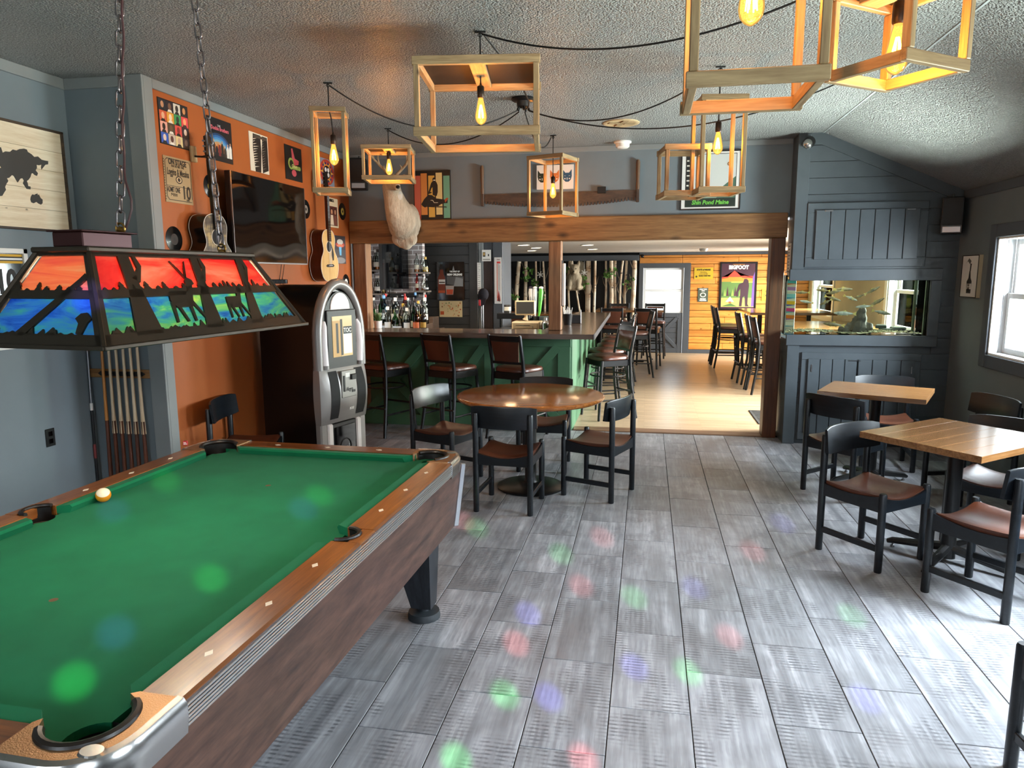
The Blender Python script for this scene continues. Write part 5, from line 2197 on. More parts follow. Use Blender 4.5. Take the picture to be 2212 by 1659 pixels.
MB().span((-.036, -.006, -.058), (.036, 0, .058), .003).build('plate', M_BLACK, o)
m = MB()
for z in (-.024, .024):
    m.span((-.016, -.008, z - .015), (.016, -.006, z + .015), .002)
m.build('socket', M_SCREEN, o)


# ------------------------------------------------------------------ helper for pictures on walls
def frame_on(name, label, cat, wall, px0, py0, px1, py1, frame=None, fw=.02, depth=.02, off=.0, group=None, back=None):
    """flat thing on a wall between two picture points (top left, bottom right); returns root, width, height.
    local x to the right, z up, -y out of the wall; origin at the centre on the wall"""
    kind, val = wall
    fn = at_y if kind == 'Y' else at_x
    a, b = fn(px0, py0, val), fn(px1, py1, val)
    if kind == 'Y':
        w_ = abs(b.x - a.x)
        rz = 0
        loc = ((a.x + b.x) / 2, val - off, (a.z + b.z) / 2)
    else:
        w_ = abs(b.y - a.y)
        rz = PI / 2 if val < 0 else -PI / 2
        loc = (val + (off if val < 0 else -off), (a.y + b.y) / 2, (a.z + b.z) / 2)
    h_ = abs(a.z - b.z)
    r = thing(name, label, cat, loc, rz, group)
    if back is not None:
        MB().span((-w_ / 2, -depth, -h_ / 2), (w_ / 2, 0, h_ / 2)).build('backing', back, r)
    if frame is not None:
        m = MB()
        for x0, x1, z0, z1 in ((-w_ / 2, w_ / 2, h_ / 2 - fw, h_ / 2), (-w_ / 2, w_ / 2, -h_ / 2, -h_ / 2 + fw), (-w_ / 2, -w_ / 2 + fw, -h_ / 2 + fw, h_ / 2 - fw), (w_ / 2 - fw, w_ / 2, -h_ / 2 + fw, h_ / 2 - fw)):
            m.span((x0, -depth - .008, z0), (x1, 0, z1), .002)
        m.build('frame', frame, r)
    return r, w_, h_


def art(root, w_, h_, depth, shapes, name='print', inset=0.0):
    """flat print: list of (colour, polygon in 0..1 units from the lower left)"""
    m = MB()
    cols = []
    W, Hh = w_ - 2 * inset, h_ - 2 * inset
    for i, (c, poly) in enumerate(shapes):
        if c not in cols:
            cols.append(c)
        t = -depth - .0004 - i * .00006
        pts = [(-W / 2 + x * W, t, -Hh / 2 + y * Hh) for x, y in poly]
        m.add(pts, [tuple(range(len(pts)))], cols.index(c))
    return m.build(name, [solid(c, .55) for c in cols], root, fix=False)


def rect(x0, y0, x1, y1):
    return [(x0, y0), (x1, y0), (x1, y1), (x0, y1)]


def ell(cx, cy, rx, ry, n=18):
    return [(cx + rx * math.cos(2 * PI * i / n), cy + ry * math.sin(2 * PI * i / n)) for i in range(n)]


# world map of planks on the left wall
mw = XL
a, b, c_, d = at_x(131, 284, mw), at_x(147, 502, mw), at_x(0, 259, mw), at_x(0, 495, mw)
y1 = (a.y + b.y) / 2 + .0
z0, z1 = (b.z + d.z) / 2, (a.z + c_.z) / 2
mapw = 1.15
MP = thing('plank_map', 'framed world map of dark land on pale planks', 'wall map', (XL, y1 - mapw / 2, (z0 + z1) / 2), PI / 2)
mh = z1 - z0
M_PALE = wood('pale_whitewashed_plank', '#d9c3a0', '#f0e2c8', 'X', 1.6, .6, .6, 12, .05, 0, .12)
M_BURNT = wood('burnt_frame_wood', '#1d150e', '#4a3826', 'X', 2, .6, 0, 8, .1)
for k in range(5):
    za = -mh / 2 + .012 + (mh - .024) * k / 5
    MB().span((-mapw / 2 + .012, -.014, za + .0008), (mapw / 2 - .012, -.002, za + (mh - .024) / 5 - .0008), .001).build('plank', M_PALE, MP)
m = MB()
for x0, x1, q0, q1 in ((-mapw / 2, mapw / 2, mh / 2 - .014, mh / 2), (-mapw / 2, mapw / 2, -mh / 2, -mh / 2 + .014), (-mapw / 2, -mapw / 2 + .014, -mh / 2, mh / 2), (mapw / 2 - .014, mapw / 2, -mh / 2, mh / 2)):
    m.span((x0, -.028, q0), (x1, 0, q1), .002)
m.build('frame', M_BURNT, MP)
M_LAND = plain('dark_land_stain', '#3b3936', .7)
# outlines traced in the map's own plane: u from the right edge of the map (metres), v from its centre


def land(pts):
    conv = []
    for px, py in pts:
        p = at_x(px, py, XL + .016)
        conv.append((p.y - (y1 - mapw / 2), p.z - (z0 + z1) / 2))
    m = MB()
    m.add([(x, -.0165, z) for x, z in conv] + [(x, -.0135, z) for x, z in conv],
          [tuple(range(len(conv))), tuple(range(2 * len(conv) - 1, len(conv) - 1, -1))] + [(i, (i + 1) % len(conv), len(conv) + (i + 1) % len(conv), len(conv) + i) for i in range(len(conv))])
    bmx = m.mesh('continent', M_LAND, fix=False)
    bm2 = bmesh.new()
    bm2.from_mesh(bmx)
    bmesh.ops.triangulate(bm2, faces=[f for f in bm2.faces if len(f.verts) > 4])
    bm2.to_mesh(bmx)
    bm2.free()
    return put('continent', bmx, MP)


land([(-12, 318), (2, 318), (6, 330), (12, 327), (22, 328), (28, 323), (36, 325), (42, 322), (52, 321), (58, 323), (60, 328), (68, 333), (74, 339), (82, 338), (90, 345), (98, 347), (104, 348), (104, 355), (98, 356), (94, 361), (90, 366), (89, 361), (90, 356), (84, 357), (79, 356), (80, 362), (77, 368), (82, 374), (80, 380), (75, 378), (71, 374), (68, 375), (66, 382), (62, 388), (58, 391), (60, 396), (61, 402), (66, 403), (66, 409), (58, 408), (54, 402), (50, 396), (52, 390), (49, 385), (44, 386), (40, 392), (38, 394), (34, 387), (30, 380), (26, 378), (20, 384), (15, 385), (18, 391), (14, 397), (11, 404), (13, 410), (9, 416), (5, 423), (-2, 424), (-10, 418), (-14, 400), (-14, 372), (-4, 365), (3, 362), (-2, 355), (-14, 352)])
land([(67, 425), (70, 420), (75, 421), (78, 419), (81, 418), (82, 423), (84, 420), (88, 428), (92, 431), (92, 439), (89, 442), (84, 440), (79, 436), (73, 439), (68, 437), (66, 431)])

# hockey mirror, mostly hidden by the lamp
a, b = at_x(52, 536, XL), at_x(52, 700, XL)
mw_ = .62
zt, zb2 = at_x(30, 537, XL).z, at_x(30, 753, XL).z
HM = thing('team_mirror', 'white-framed black and gold hockey mirror behind the lamp', 'mirror', (XL, a.y - mw_ / 2, (zt + zb2) / 2), PI / 2)
hh = zt - zb2
MB().span((-mw_ / 2, -.008, -hh / 2), (mw_ / 2, 0, hh / 2)).build('glass', base_mat('mirror_glass', lin('#8a9296'), .08, .9)[0], HM)
m = MB()
for x0, x1, q0, q1 in ((-mw_ / 2, mw_ / 2, hh / 2 - .03, hh / 2), (-mw_ / 2, mw_ / 2, -hh / 2, -hh / 2 + .03), (-mw_ / 2, -mw_ / 2 + .03, -hh / 2, hh / 2), (mw_ / 2 - .03, mw_ / 2, -hh / 2, hh / 2)):
    m.span((x0, -.022, q0), (x1, 0, q1), .002)
m.build('frame', M_WHITE, HM)
m = MB()
e = hh / 2 - .035
for k, (c, t_) in enumerate((('#d8a928', .014), ('#151515', .008), ('#f0f0f0', .012), ('#151515', .006), ('#d8a928', .014))):
    pass
z_ = e
idx = 0
for t_, mi in ((.014, 0), (.008, 1), (.012, 2), (.006, 1), (.014, 0)):
    m.span((-mw_ / 2 + .03, -.0088, z_ - t_), (mw_ / 2 - .03, -.0082, z_), 0, mi)
    z_ -= t_
m.build('stripes', [solid('#d8a928'), solid('#151515'), solid('#f0f0f0')], HM)
text('10', .20, solid('#151515'), HM, (mw_ / 2 - .155, -.0095, e - .17), sx=.75, font_w=.006)
o_ = MB()
o_.add([(mw_ / 2 - .20 + .075 * math.cos(2 * PI * i / 24), -.0100, e - .315 + .075 * math.sin(2 * PI * i / 24)) for i in range(24)], [tuple(range(24))], 0)
o_.add([(mw_ / 2 - .20 + .058 * math.cos(2 * PI * i / 24), -.0104, e - .315 + .058 * math.sin(2 * PI * i / 24)) for i in range(24)], [tuple(range(24))], 1)
for k in range(8):
    t = k * PI / 4
    c, s_ = math.cos(t), math.sin(t)
    q = lambda u, v: (mw_ / 2 - .20 + u * c - v * s_, -.0108, e - .315 + u * s_ + v * c)
    o_.add([q(.01, -.004), q(.058, -.007), q(.058, .007), q(.01, .004)], [(0, 1, 2, 3)], 0)
o_.build('emblem', [solid('#151515'), solid('#d8a928')], HM, fix=False)
text('B', .085, solid('#f0c040'), HM, (mw_ / 2 - .20, -.0118, e - .315), font_w=.004)

# ------------------------------------------------------------------ jukebox
J = thing('jukebox', 'tall black and silver arched jukebox with a touch screen', 'jukebox', (-2.43, 5.34, 0), PI / 2 - R_(17))
JW, JH, JD = .63, 1.605, .62
J.scale = (.86, 1, 1)
ar = JW / 2


def arch(hw_, ztop, z0=0.0, n=18):
    """arch outline of half width hw_, straight to ztop - hw_ * 1.25, elliptic above"""
    hgt = hw_ * 1.35
    pts = [(-hw_, z0), (hw_, z0)]
    pts += [(hw_ * math.cos(t), ztop - hgt + hgt * math.sin(t)) for t in [i * PI / n for i in range(n + 1)]]
    return pts


JB = plain('jukebox_black', '#0b0a0a', .28)
m = MB().prism(arch(ar - .01, JH - .02, 0), .03, JD, 'XZ')
m.build('cabinet', JB, J, True)
M_SILVER = base_mat('silver_plastic', lin('#9b9793'), .32, .35)[0]
M_SILVERD = base_mat('graphite_plastic', lin('#1d1c1b'), .45, .0)[0]
# arched silver surround
out, inn = arch(ar, JH, .92), arch(ar - .075, JH - .075, .92)
m = MB()
path = [(p[0], p[1]) for p in out[1:]] + [(-ar, .92)]
pts = [(p[0] * .94, .01, p[1] - (.012 if p[1] > 1.2 else 0)) for p in path]
m.tube(pts, .042, 10)
m.build('arch_surround', M_SILVER, J, True)
m = MB().prism(inn, -.005, .035, 'XZ')
m.build('upper_face', M_SILVERD, J)
# header light, light tubes, screen
hd = [(.16 * math.cos(t), JH - .215 + .13 * math.sin(t)) for t in [i * PI / 12 for i in range(13)]]
MB().prism([(-.13, JH - .21)] + [(-p[0] * .8, p[1]) for p in hd] + [(.13, JH - .21)], -.014, -.004, 'XZ').build('header_light', glow('jukebox_light', '#f4efe8', .35), J)
for s in (-1, 1):
    m = MB().tube([(s * .238, -.016, .955), (s * .248, -.016, 1.12), (s * .236, -.014, 1.26), (s * .222, -.010, 1.30)], [.030, .030, .026, .010], 10)
    m.build('light_tube', glow('jukebox_light_tube', '#dedada', .25), J, True)
    MB().cyl((s * .238, -.016, .925), (s * .238, -.016, .955), .034).build('tube_cap', M_SILVER, J, True)
MB().span((-.20, -.022, .90), (.20, -.004, 1.385), .006).build('screen_bezel', M_SILVERD, J)
scr = MB().span((-.135, -.025, 1.01), (.135, -.0215, 1.335)).build('screen', base_mat('lit_screen', lin('#c9b48a'), .15)[0], J)
scr.data.materials[0].node_tree.nodes['Principled BSDF'].inputs['Emission Color'].default_value = lin('#b79c6a')
scr.data.materials[0].node_tree.nodes['Principled BSDF'].inputs['Emission Strength'].default_value = .5
m = MB()
m.span((-.135, -.0262, 1.01), (-.02, -.0256, 1.30), 0, 0)
m.span((-.09, -.0268, 1.04), (-.06, -.0262, 1.28), 0, 1)
m.span((-.03, -.0268, 1.02), (.0, -.0262, 1.31), 0, 1)
m.span((.01, -.0266, 1.03), (.125, -.026, 1.25), 0, 2)
m.span((.01, -.027, 1.19), (.13, -.0266, 1.25), 0, 3)
m.build('screen_picture', [glow('screen_tan', '#a8854e', .5), glow('screen_dark', '#2d2b28', .2), glow('screen_pale', '#b9c2bc', .6), glow('screen_black', '#141414', .1)], J)
text('TOC', .05, M_WHITE, J, (.068, -.0275, 1.218), font_w=.001)
# bulging middle with speaker grilles and coin panel
n = 14
vs, fs = [], []
prof = []
for i in range(n + 1):
    t = i / n
    z = .48 + .46 * t
    prof.append((z, -.055 * math.sin(PI * t) ** .7 - .012, .315 + .015 * math.sin(PI * t)))
for z, y_, hx_ in prof:
    vs += [(-hx_, .05, z), (-hx_, y_ * .35, z), (-hx_ * .82, y_, z), (hx_ * .82, y_, z), (hx_, y_ * .35, z), (hx_, .05, z)]
for i in range(n):
    for j in range(5):
        fs.append((i * 6 + j, i * 6 + j + 1, (i + 1) * 6 + j + 1, (i + 1) * 6 + j))
fs += [(5, 4, 3, 2, 1, 0), tuple(n * 6 + j for j in range(6))]
MB().add(vs, fs).build('middle_body', M_SILVER, J, True)
for s in (-1, 1):
    vs, fs = [], []
    for i in range(11):
        z = .52 + .385 * i / 10
        t = (z - .48) / .46
        y_ = -.055 * math.sin(PI * t) ** .7 - .012 - .004
        bow = .02 * math.sin(PI * i / 10)
        vs += [(s * .125, y_, z), (s * (.235 + bow * .4), y_, z)]
    fs = [(2 * i, 2 * i + 1, 2 * i + 3, 2 * i + 2) for i in range(10)]
    MB().add(vs, fs).build('speaker_grille', plain('jukebox_grille', '#0b0b0b', .8), J, fix=False)
MB().span((-.10, -.074, .68), (.10, -.055, .90), .004).build('coin_panel', base_mat('coin_panel', lin('#8b8883'), .4, .4)[0], J)
MB().span((-.082, -.079, .73), (-.058, -.073, .86), .002).build('coin_slot', M_BLACK, J)
MB().span((.02, -.092, .82), (.085, -.073, .865), .004).build('bill_slot', M_BLACK, J)
MB().span((.035, -.078, .715), (.08, -.073, .735)).build('coin_return', M_BLACK, J)
text('Alegro', .045, M_BLACKM, J, (.0, -.0752, .745), sx=.8, shear=.2)
MB().span((-.05, -.0755, .845), (.01, -.0745, .88)).build('pricing_label', M_PAPER, J)
text('BOSE', .026, M_WHITE, J, (.02, -.0755, .585), shear=.3, font_w=.001)
# lower body: silver pillars and black glass with the round emblem
for s in (-1, 1):
    MB().span((s * .225, -.005, 0), (s * .315, .06, .49), .012).build('lower_pillar', M_SILVER, J)
    MB().span((s * .165, -.018, .03), (s * .232, .03, .475), .010).build('pillar_light', glow('jukebox_pillar_light', '#d9d3cf', .08), J)
MB().span((-.17, -.006, .0), (.17, .04, .47), .004).build('lower_frame', M_SILVERD, J)
MB().span((-.145, -.012, .0), (.145, -.004, .44), .003).build('black_glass', M_SCREEN, J)
m = MB()
m.tube([(.075 * math.cos(t), -.014, .255 + .075 * math.sin(t)) for t in [2 * PI * i / 30 for i in range(30)]], .005, 6, 0, False, True)
m.build('emblem_ring', M_SILVERD, J, True)
text('ami', .085, base_mat('emblem_grey', lin('#b5b9bd'), .4)[0], J, (0, -.0145, .25), sx=.85, font_w=.002)
text('Digital Jukebox Network', .022, base_mat('emblem_grey2', lin('#6a6c6e'), .4)[0], J, (0, -.0138, .14))
# small black router box on top
o = thing('router_box', 'small black box on top of the jukebox', 'router', (-2.98, 5.42, 1.592), .3)
MB().span((-.06, -.03, 0), (.06, .03, .035), .004).build('case', M_BLACK, o)
m = MB()
for k in range(4):
    m.span((-.045 + k * .025, -.0315, .01), (-.03 + k * .025, -.030, .024))
m.build('ports', plain('port_grey', '#3a3a3a', .5), o)

# ------------------------------------------------------------------ television on the orange wall
ta, tb = at_x(494, 366, XO + .13), at_x(664, 572, XO + .13)
tr = at_x(658, 408, XO + .13)
TVz1 = (ta.z + tr.z) / 2
tw, thh = tb.y - ta.y - .01, TVz1 - tb.z
TV = thing('television', 'large black flat television on the orange wall', 'television', (XO + .13, (ta.y + tb.y) / 2, (TVz1 + tb.z) / 2), PI / 2)
MB().span((-tw / 2, -.0, -thh / 2), (tw / 2, .045, thh / 2), .004).build('case', plain('television_case', '#2a2628', .3, .5), TV)
# slightly wavy glossy screen
n, k = 24, 14
vs, fs = [], []
for i in range(n + 1):
    for j in range(k + 1):
        x, z = -tw / 2 + .006 + (tw - .012) * i / n, -thh / 2 + .014 + (thh - .020) * j / k
        vs.append((x, -.004 - .0016 * math.sin(i * .55) * math.cos(j * .4), z))
for i in range(n):
    for j in range(k):
        p = i * (k + 1) + j
        fs.append((p, p + k + 1, p + k + 2, p + 1))
MB().add(vs, fs).build('screen', M_SCREEN, TV, 'all', fix=False)
m = MB()
m.span((-tw / 2, -.008, -thh / 2), (tw / 2, .0, -thh / 2 + .010))
m.span((tw / 2 - .007, -.008, -thh / 2), (tw / 2, 0, thh / 2))
m.span((-tw / 2, -.008, -thh / 2), (-tw / 2 + .007, 0, thh / 2))
m.build('bezel', M_STEEL, TV)
MB().span((-.2, .045, -.2), (.2, .128, .2)).build('wall_mount', M_BLACKM, TV)
m = MB()
for x in (.28, .33):
    m.tube([(x, .09, -thh / 2), (x + .02, .125, -thh / 2 - .12), (x + .03, .126, -thh / 2 - .25)], .003, 6)
m.build('cable', M_BLACKM, TV, True)

# ------------------------------------------------------------------ guitars
def guitar(label, loc, rz, top, side, plate, lean=0.0):
    """body facing local -y, hanging on the wall; origin at the bottom of the body"""
    g = thing('acoustic_guitar', label, 'guitar', loc, rz)
    g.rotation_euler = (0, lean, rz)
    half = [(.0, 0), (.09, .006), (.155, .04), (.188, .10), (.195, .16), (.175, .225), (.135, .275), (.122, .31), (.132, .355), (.142, .40), (.130, .445), (.095, .482), (.04, .498), (0, .5)]
    # smooth it
    pts = []
    for i in range(len(half) - 1):
        p0, p1, p2, p3 = [Vector(half[max(0, min(len(half) - 1, i + q))]) for q in (-1, 0, 1, 2)]
        for s in range(4):
            t = s / 4
            v = .5 * ((2 * p1) + (-p0 + p2) * t + (2 * p0 - 5 * p1 + 4 * p2 - p3) * t * t + (-p0 + 3 * p1 - 3 * p2 + p3) * t ** 3)
            pts.append((max(v.x, 0), v.y))
    outline = [(x, z) for x, z in pts] + [(0, .5)] + [(-x, z) for x, z in reversed(pts[1:])]
    MB().prism(outline, -.125, -.01, 'XZ').build('body', side, g, True)
    MB().prism([(x * .985, .002 + z * .992) for x, z in outline], -.128, -.1245, 'XZ').build('soundboard', top, g)
    m = MB()
    m.tube([(x, -.127, z) for x, z in outline], .0022, 5, 0, False, True)
    m.tube([(x, -.012, z) for x, z in outline], .0022, 5, 0, False, True)
    m.build('binding', M_PAPER, g, True)
    MB().add([(.05 * math.cos(2 * PI * i / 28), -.1284, .335 + .05 * math.sin(2 * PI * i / 28)) for i in range(28)], [tuple(range(28))]).build('sound_hole', M_BLACKM, g, fix=False)
    m = MB()
    m.tube([(.056 * math.cos(2 * PI * i / 28), -.1284, .335 + .056 * math.sin(2 * PI * i / 28)) for i in range(28)], .002, 5, 0, False, True)
    m.build('rosette', M_PAPER, g, True)
    MB().prism([(.022, .37), (.05, .36), (.085, .31), (.10, .26), (.092, .205), (.07, .20), (.05, .25), (.058, .30), (.05, .325)], -.1302, -.1284, 'XZ').build('pickguard', plate, g)
    m = MB()
    m.prism([(-.085, .150), (-.06, .165), (.06, .165), (.085, .150), (.06, .138), (-.06, .138)], -.136, -.128, 'XZ')
    br_ = m.build('bridge', solid('#1b110b', .5), g)
    MB().span((-.04, -.1385, .150), (.04, -.1355, .154)).build('saddle', M_PAPER, br_)
    MB().prism([(-.026, .395), (.026, .395), (.021, .875), (-.021, .875)], -.142, -.118, 'XZ').build('neck', side, g)
    MB().prism([(-.026, .385), (.026, .385), (.0215, .875), (-.0215, .875)], -.146, -.141, 'XZ').build('fingerboard', solid('#3a2a1c', .5), g)
    m = MB()
    for i in range(16):
        z = .875 - .49 * (1 - .944 ** (i + 1)) / (1 - .944 ** 17)
        m.span((-.023, -.1470, z - .0012), (.023, -.1455, z + .0012))
    m.build('frets', M_STEEL, g)
    MB().prism([(-.022, .875), (.022, .875), (.036, .91), (.034, 1.03), (.0, 1.045), (-.034, 1.03), (-.036, .91)], -.138, -.122, 'XZ').build('headstock', solid('#17100c', .35), g)
    for s in (-1, 1):
        for q in range(3):
            MB().cyl((s * .034, -.13, .925 + q * .036), (s * .056, -.13, .925 + q * .036), .006, .007, 8).build('tuning_peg', M_STEEL, g, True)
    m = MB()
    for q in range(6):
        x = (-2.5 + q)
        m.tube([(x * .0098, -.139, .152), (x * .0066, -.150, .876)], .0006, 4)
    m.build('strings', M_STEEL, g)
    # wall hanger
    m = MB()
    m.span((-.03, -.02, .86), (.03, 0, .97), .004)
    m.build('hanger_plate', wood('hanger_wood', '#a9885c', '#d3b88d', 'Z', 2, .5, 0, 8, 0), g)
    m = MB()
    m.tube([(0, -.02, .90), (0, -.09, .895)], .007, 8)
    m.tube([(-.035, -.155, .90), (-.03, -.10, .892), (.03, -.10, .892), (.035, -.155, .90)], .007, 8)
    m.build('hanger_fork', M_BLACK, g, True)
    return g


ga = at_x(465, 560, XO + .12)
M_PLAID = None


def plaid():
    m, nt, b = base_mat('weathered_dark_top', (.2, .2, .2, 1), .25)
    v = coords(nt, (16, 16, 3), rnd=False)
    v2 = coords(nt, (3, 3, 14), rnd=False)
    f = mth(nt, 'ADD', mth(nt, 'MULTIPLY', noise(nt, v, 1.2, 3), .6), mth(nt, 'MULTIPLY', noise(nt, v2, 1.2, 3), .4))
    nt.links.new(ramp(nt, f, [(.38, lin('#2b2724')), (.5, lin('#5d554b')), (.6, lin('#b7a06a'))]), b.inputs['Base Color'])
    return m


guitar('dark weathered acoustic guitar hanging left of the television', (XO + .005, 4.745, 1.60), PI / 2, plaid(), plain('gloss_black_guitar', '#120d0b', .2), M_BLACK, -.05)
M_SPRUCE = wood('honey_spruce_top', '#c99a58', '#ecc98a', 'Z', 2.2, .22, 0, 18, 0)
guitar('honey coloured acoustic guitar hanging right of the television', (XO + .005, 6.60, 1.60), PI / 2, M_SPRUCE, wood('mahogany_side', '#2c0f0a', '#4d1c12', 'Z', 2, .3, 0, 8, 0), plain('black_pickguard', '#26282a', .3), -.03)

# ------------------------------------------------------------------ records and album prints on the orange wall
WO = ('X', XO)


def record(label, px, py, rad, lab):
    p = at_x(px, py, XO + .004)
    r = thing('vinyl_record', label, 'record', (XO, p.y, p.z), PI / 2, 'vinyl records on the orange wall')
    m = MB()
    m.lathe([(rad, 0), (rad, .002), (rad * .97, .003), (rad * .45, .003), (rad * .44, .0035)], n=36)
    for i in range(len(m.v)):
        x, y_, z = m.v[i]
        m.v[i] = Vector((x, -z, y_))
    disc = plain('black_vinyl', '#0b0b0c', .22)
    m.build('disc', disc, r, True)
    for rr_, c, d in ((rad * .44, lab, .0040), (rad * .16, '#1a1512', .0044)):
        MB().add([(rr_ * math.cos(2 * PI * i / 24), -d, rr_ * math.sin(2 * PI * i / 24)) for i in range(24)], [tuple(range(24))]).build('paper_label' if d < .0042 else 'centre_hole', solid(c), r, fix=False)
    return r


record('small vinyl record with orange centre low on the orange wall, left of the dark guitar', 377, 517, .088, '#2a1f18')
record('vinyl record with yellow label behind the neck of the dark guitar', 456, 403, .088, '#d8b23c')
record('vinyl record half hidden behind the television edge', 661, 452, .088, '#8a8074')
record('vinyl record with yellow label beside the beam', 740, 457, .088, '#d6c65a')
record('vinyl record with white label above the jukebox', 748, 610, .088, '#e4dcd2')

# album print of sixteen faces
r, w_, h_ = frame_on('album_print', 'print of sixteen small coloured portraits in a grid', 'poster', WO, 338, 208, 410, 326, depth=.004, back=M_BLACKM)
cells = ['#1b2430', '#241d28', '#d9d4c8', '#1c1714', '#c95a3a', '#e0a03c', '#3c9a5a', '#d8484a', '#e4a89a', '#4a4030', '#d95048', '#2a2028', '#2f58b8', '#c9b8a8', '#e0cf98', '#3a3034']
sh_ = []
for k, c in enumerate(cells):
    i, j = k % 4, 3 - k // 4
    x0, y0 = .02 + i * .24, .02 + j * .24
    sh_.append((c, rect(x0 + .004, y0 + .004, x0 + .236, y0 + .236)))
    face_c = ['#b98a68', '#7a5a48', '#2c2420', '#c98a58', '#e0b090', '#f0dcc0', '#2b3a30', '#f0a070', '#1c1614', '#6d5138', '#8a2f28', '#e8d4c4', '#d9c0b0', '#5a3026', '#c9a890', '#7a6a62'][k]
    sh_.append((face_c, ell(x0 + .12, y0 + .13, .052, .075, 14)))
    sh_.append((['#16181c', '#e9e2d8', '#1a1a1a', '#3a2a20'][k % 4], [(x0 + .04, y0 + .005), (x0 + .2, y0 + .005), (x0 + .165, y0 + .06), (x0 + .075, y0 + .06)]))
art(r, w_, h_, .004, sh_)
# blue horizon cover with a row of people
r, w_, h_ = frame_on('album_print', 'album print of a band standing under a blue dome', 'poster', WO, 445, 248, 503, 356, depth=.004, back=M_BLACKM)
sh_ = [('#0d0b10', rect(0, 0, 1, 1))]
for k, c in enumerate(['#20406a', '#2f6aa8', '#4a8ec4', '#7aa9c4', '#c99a6a', '#d8782c']):
    rr_ = .95 - k * .1
    pts = [(.4 + .60 * rr_ * math.cos(t), .18 + .50 * rr_ * math.sin(t)) for t in [i * PI / 16 for i in range(17)]]
    sh_.append((c, [(max(0, min(1, x)), y_) for x, y_ in pts]))
sh_.append(('#120e0e', rect(0, 0, 1, .2)))
for k in range(8):
    x = .1 + k * .115
    hb = .42 + .05 * math.sin(k * 2.1)
    c = ['#2a1f1c', '#3a2a24', '#1c1a20', '#7a2a2c', '#2c2420', '#3a3028', '#e4ddd2', '#efe9df'][k]
    sh_.append((c, [(x - .05, .12), (x + .05, .12), (x + .055, hb - .1), (x + .02, hb - .03), (x - .02, hb - .03), (x - .055, hb - .1)]))
    sh_.append(('#c99a7a', ell(x, hb, .026, .034, 10)))
art(r, w_, h_, .004, sh_)
text('THE', w_ * .07, M_WHITE, r, (-.01, -.0056, h_ * .33))
text('Doobie Brothers', w_ * .125, solid('#e46a78'), r, (0.0, -.0058, h_ * .26), sx=.85, font_w=.001)
# black and white denim print
r, w_, h_ = frame_on('album_print', 'black and white denim print above the television', 'poster', WO, 536, 282, 581, 378, depth=.004, back=M_PAPER)
sh_ = [('#ded4c0', rect(0, 0, 1, 1)), ('#17130f', [(.25, 0), (.55, 0), (.62, .55), (.6, .97), (.2, .97), (.17, .6)]), ('#17130f', [(.64, .0), (.97, .1), (.97, .97), (.7, .97), (.64, .5)])]
rr = random.Random(2)
for k in range(12):
    y_ = .1 + k * .065
    sh_.append(('#cfc4b0', [(.2, y_), (.2 + rr.uniform(.1, .3), y_ + .06), (.2, y_ + .03)]))
    sh_.append(('#8a8070', [(.68, y_), (.72 + rr.uniform(.05, .15), y_ + .06), (.68, y_ + .02)]))
sh_.append(('#4a4038', rect(.2, .88, .95, .95)))
art(r, w_, h_, .004, sh_)
# black print with pink guitar and green script
r, w_, h_ = frame_on('album_print', 'black album print with a pink guitar shape and green script', 'poster', WO, 613, 310, 653, 395, depth=.004, back=M_BLACKM)
sh_ = [('#0e0d0d', rect(0, 0, 1, 1)), ('#b8505c', [(.38, .92), (.46, .94), (.58, .66), (.82, .62), (.78, .5), (.55, .45), (.42, .5), (.40, .75)]), ('#b8505c', ell(.5, .22, .14, .10)),
       ('#8fae5a', ell(.34, .48, .17, .17)), ('#8fae5a', rect(.3, .33, .85, .45)), ('#8fae5a', ell(.85, .39, .06, .06)), ('#1d2a16', ell(.36, .48, .11, .11))]
art(r, w_, h_, .004, sh_)
text('Chicago', h_ * .13, solid('#dbe6a0'), r, (.01, -.0056, -h_ * .08), shear=.25, sx=.8, font_w=.001)
# round fiery print behind the tall cage
r, w_, h_ = frame_on('album_print', 'round red and blue album print behind the tall cage', 'poster', WO, 688, 338, 722, 405, depth=.004, back=plain('grey_sleeve', '#8a90a0', .6))
sh_ = [('#b8402c', ell(.5, .5, .49, .49, 28)), ('#2a2f6a', ell(.5, .5, .38, .38, 24)), ('#d88a3a', ell(.5, .5, .30, .30, 20)), ('#1a1418', ell(.5, .5, .25, .25, 20))]
for k in range(12):
    t = k * PI / 6
    sh_.append((['#e0b04a', '#c94a3a'][k % 2], [(.5 + .30 * math.cos(t - .15), .5 + .30 * math.sin(t - .15)), (.5 + .47 * math.cos(t), .5 + .47 * math.sin(t)), (.5 + .30 * math.cos(t + .15), .5 + .30 * math.sin(t + .15))]))
for k in range(4):
    t = k * PI / 2 + .785
    sh_.append(('#e8e2e0', ell(.5 + .13 * math.cos(t), .5 + .13 * math.sin(t), .075, .085, 12)))
art(r, w_, h_, .004, sh_)
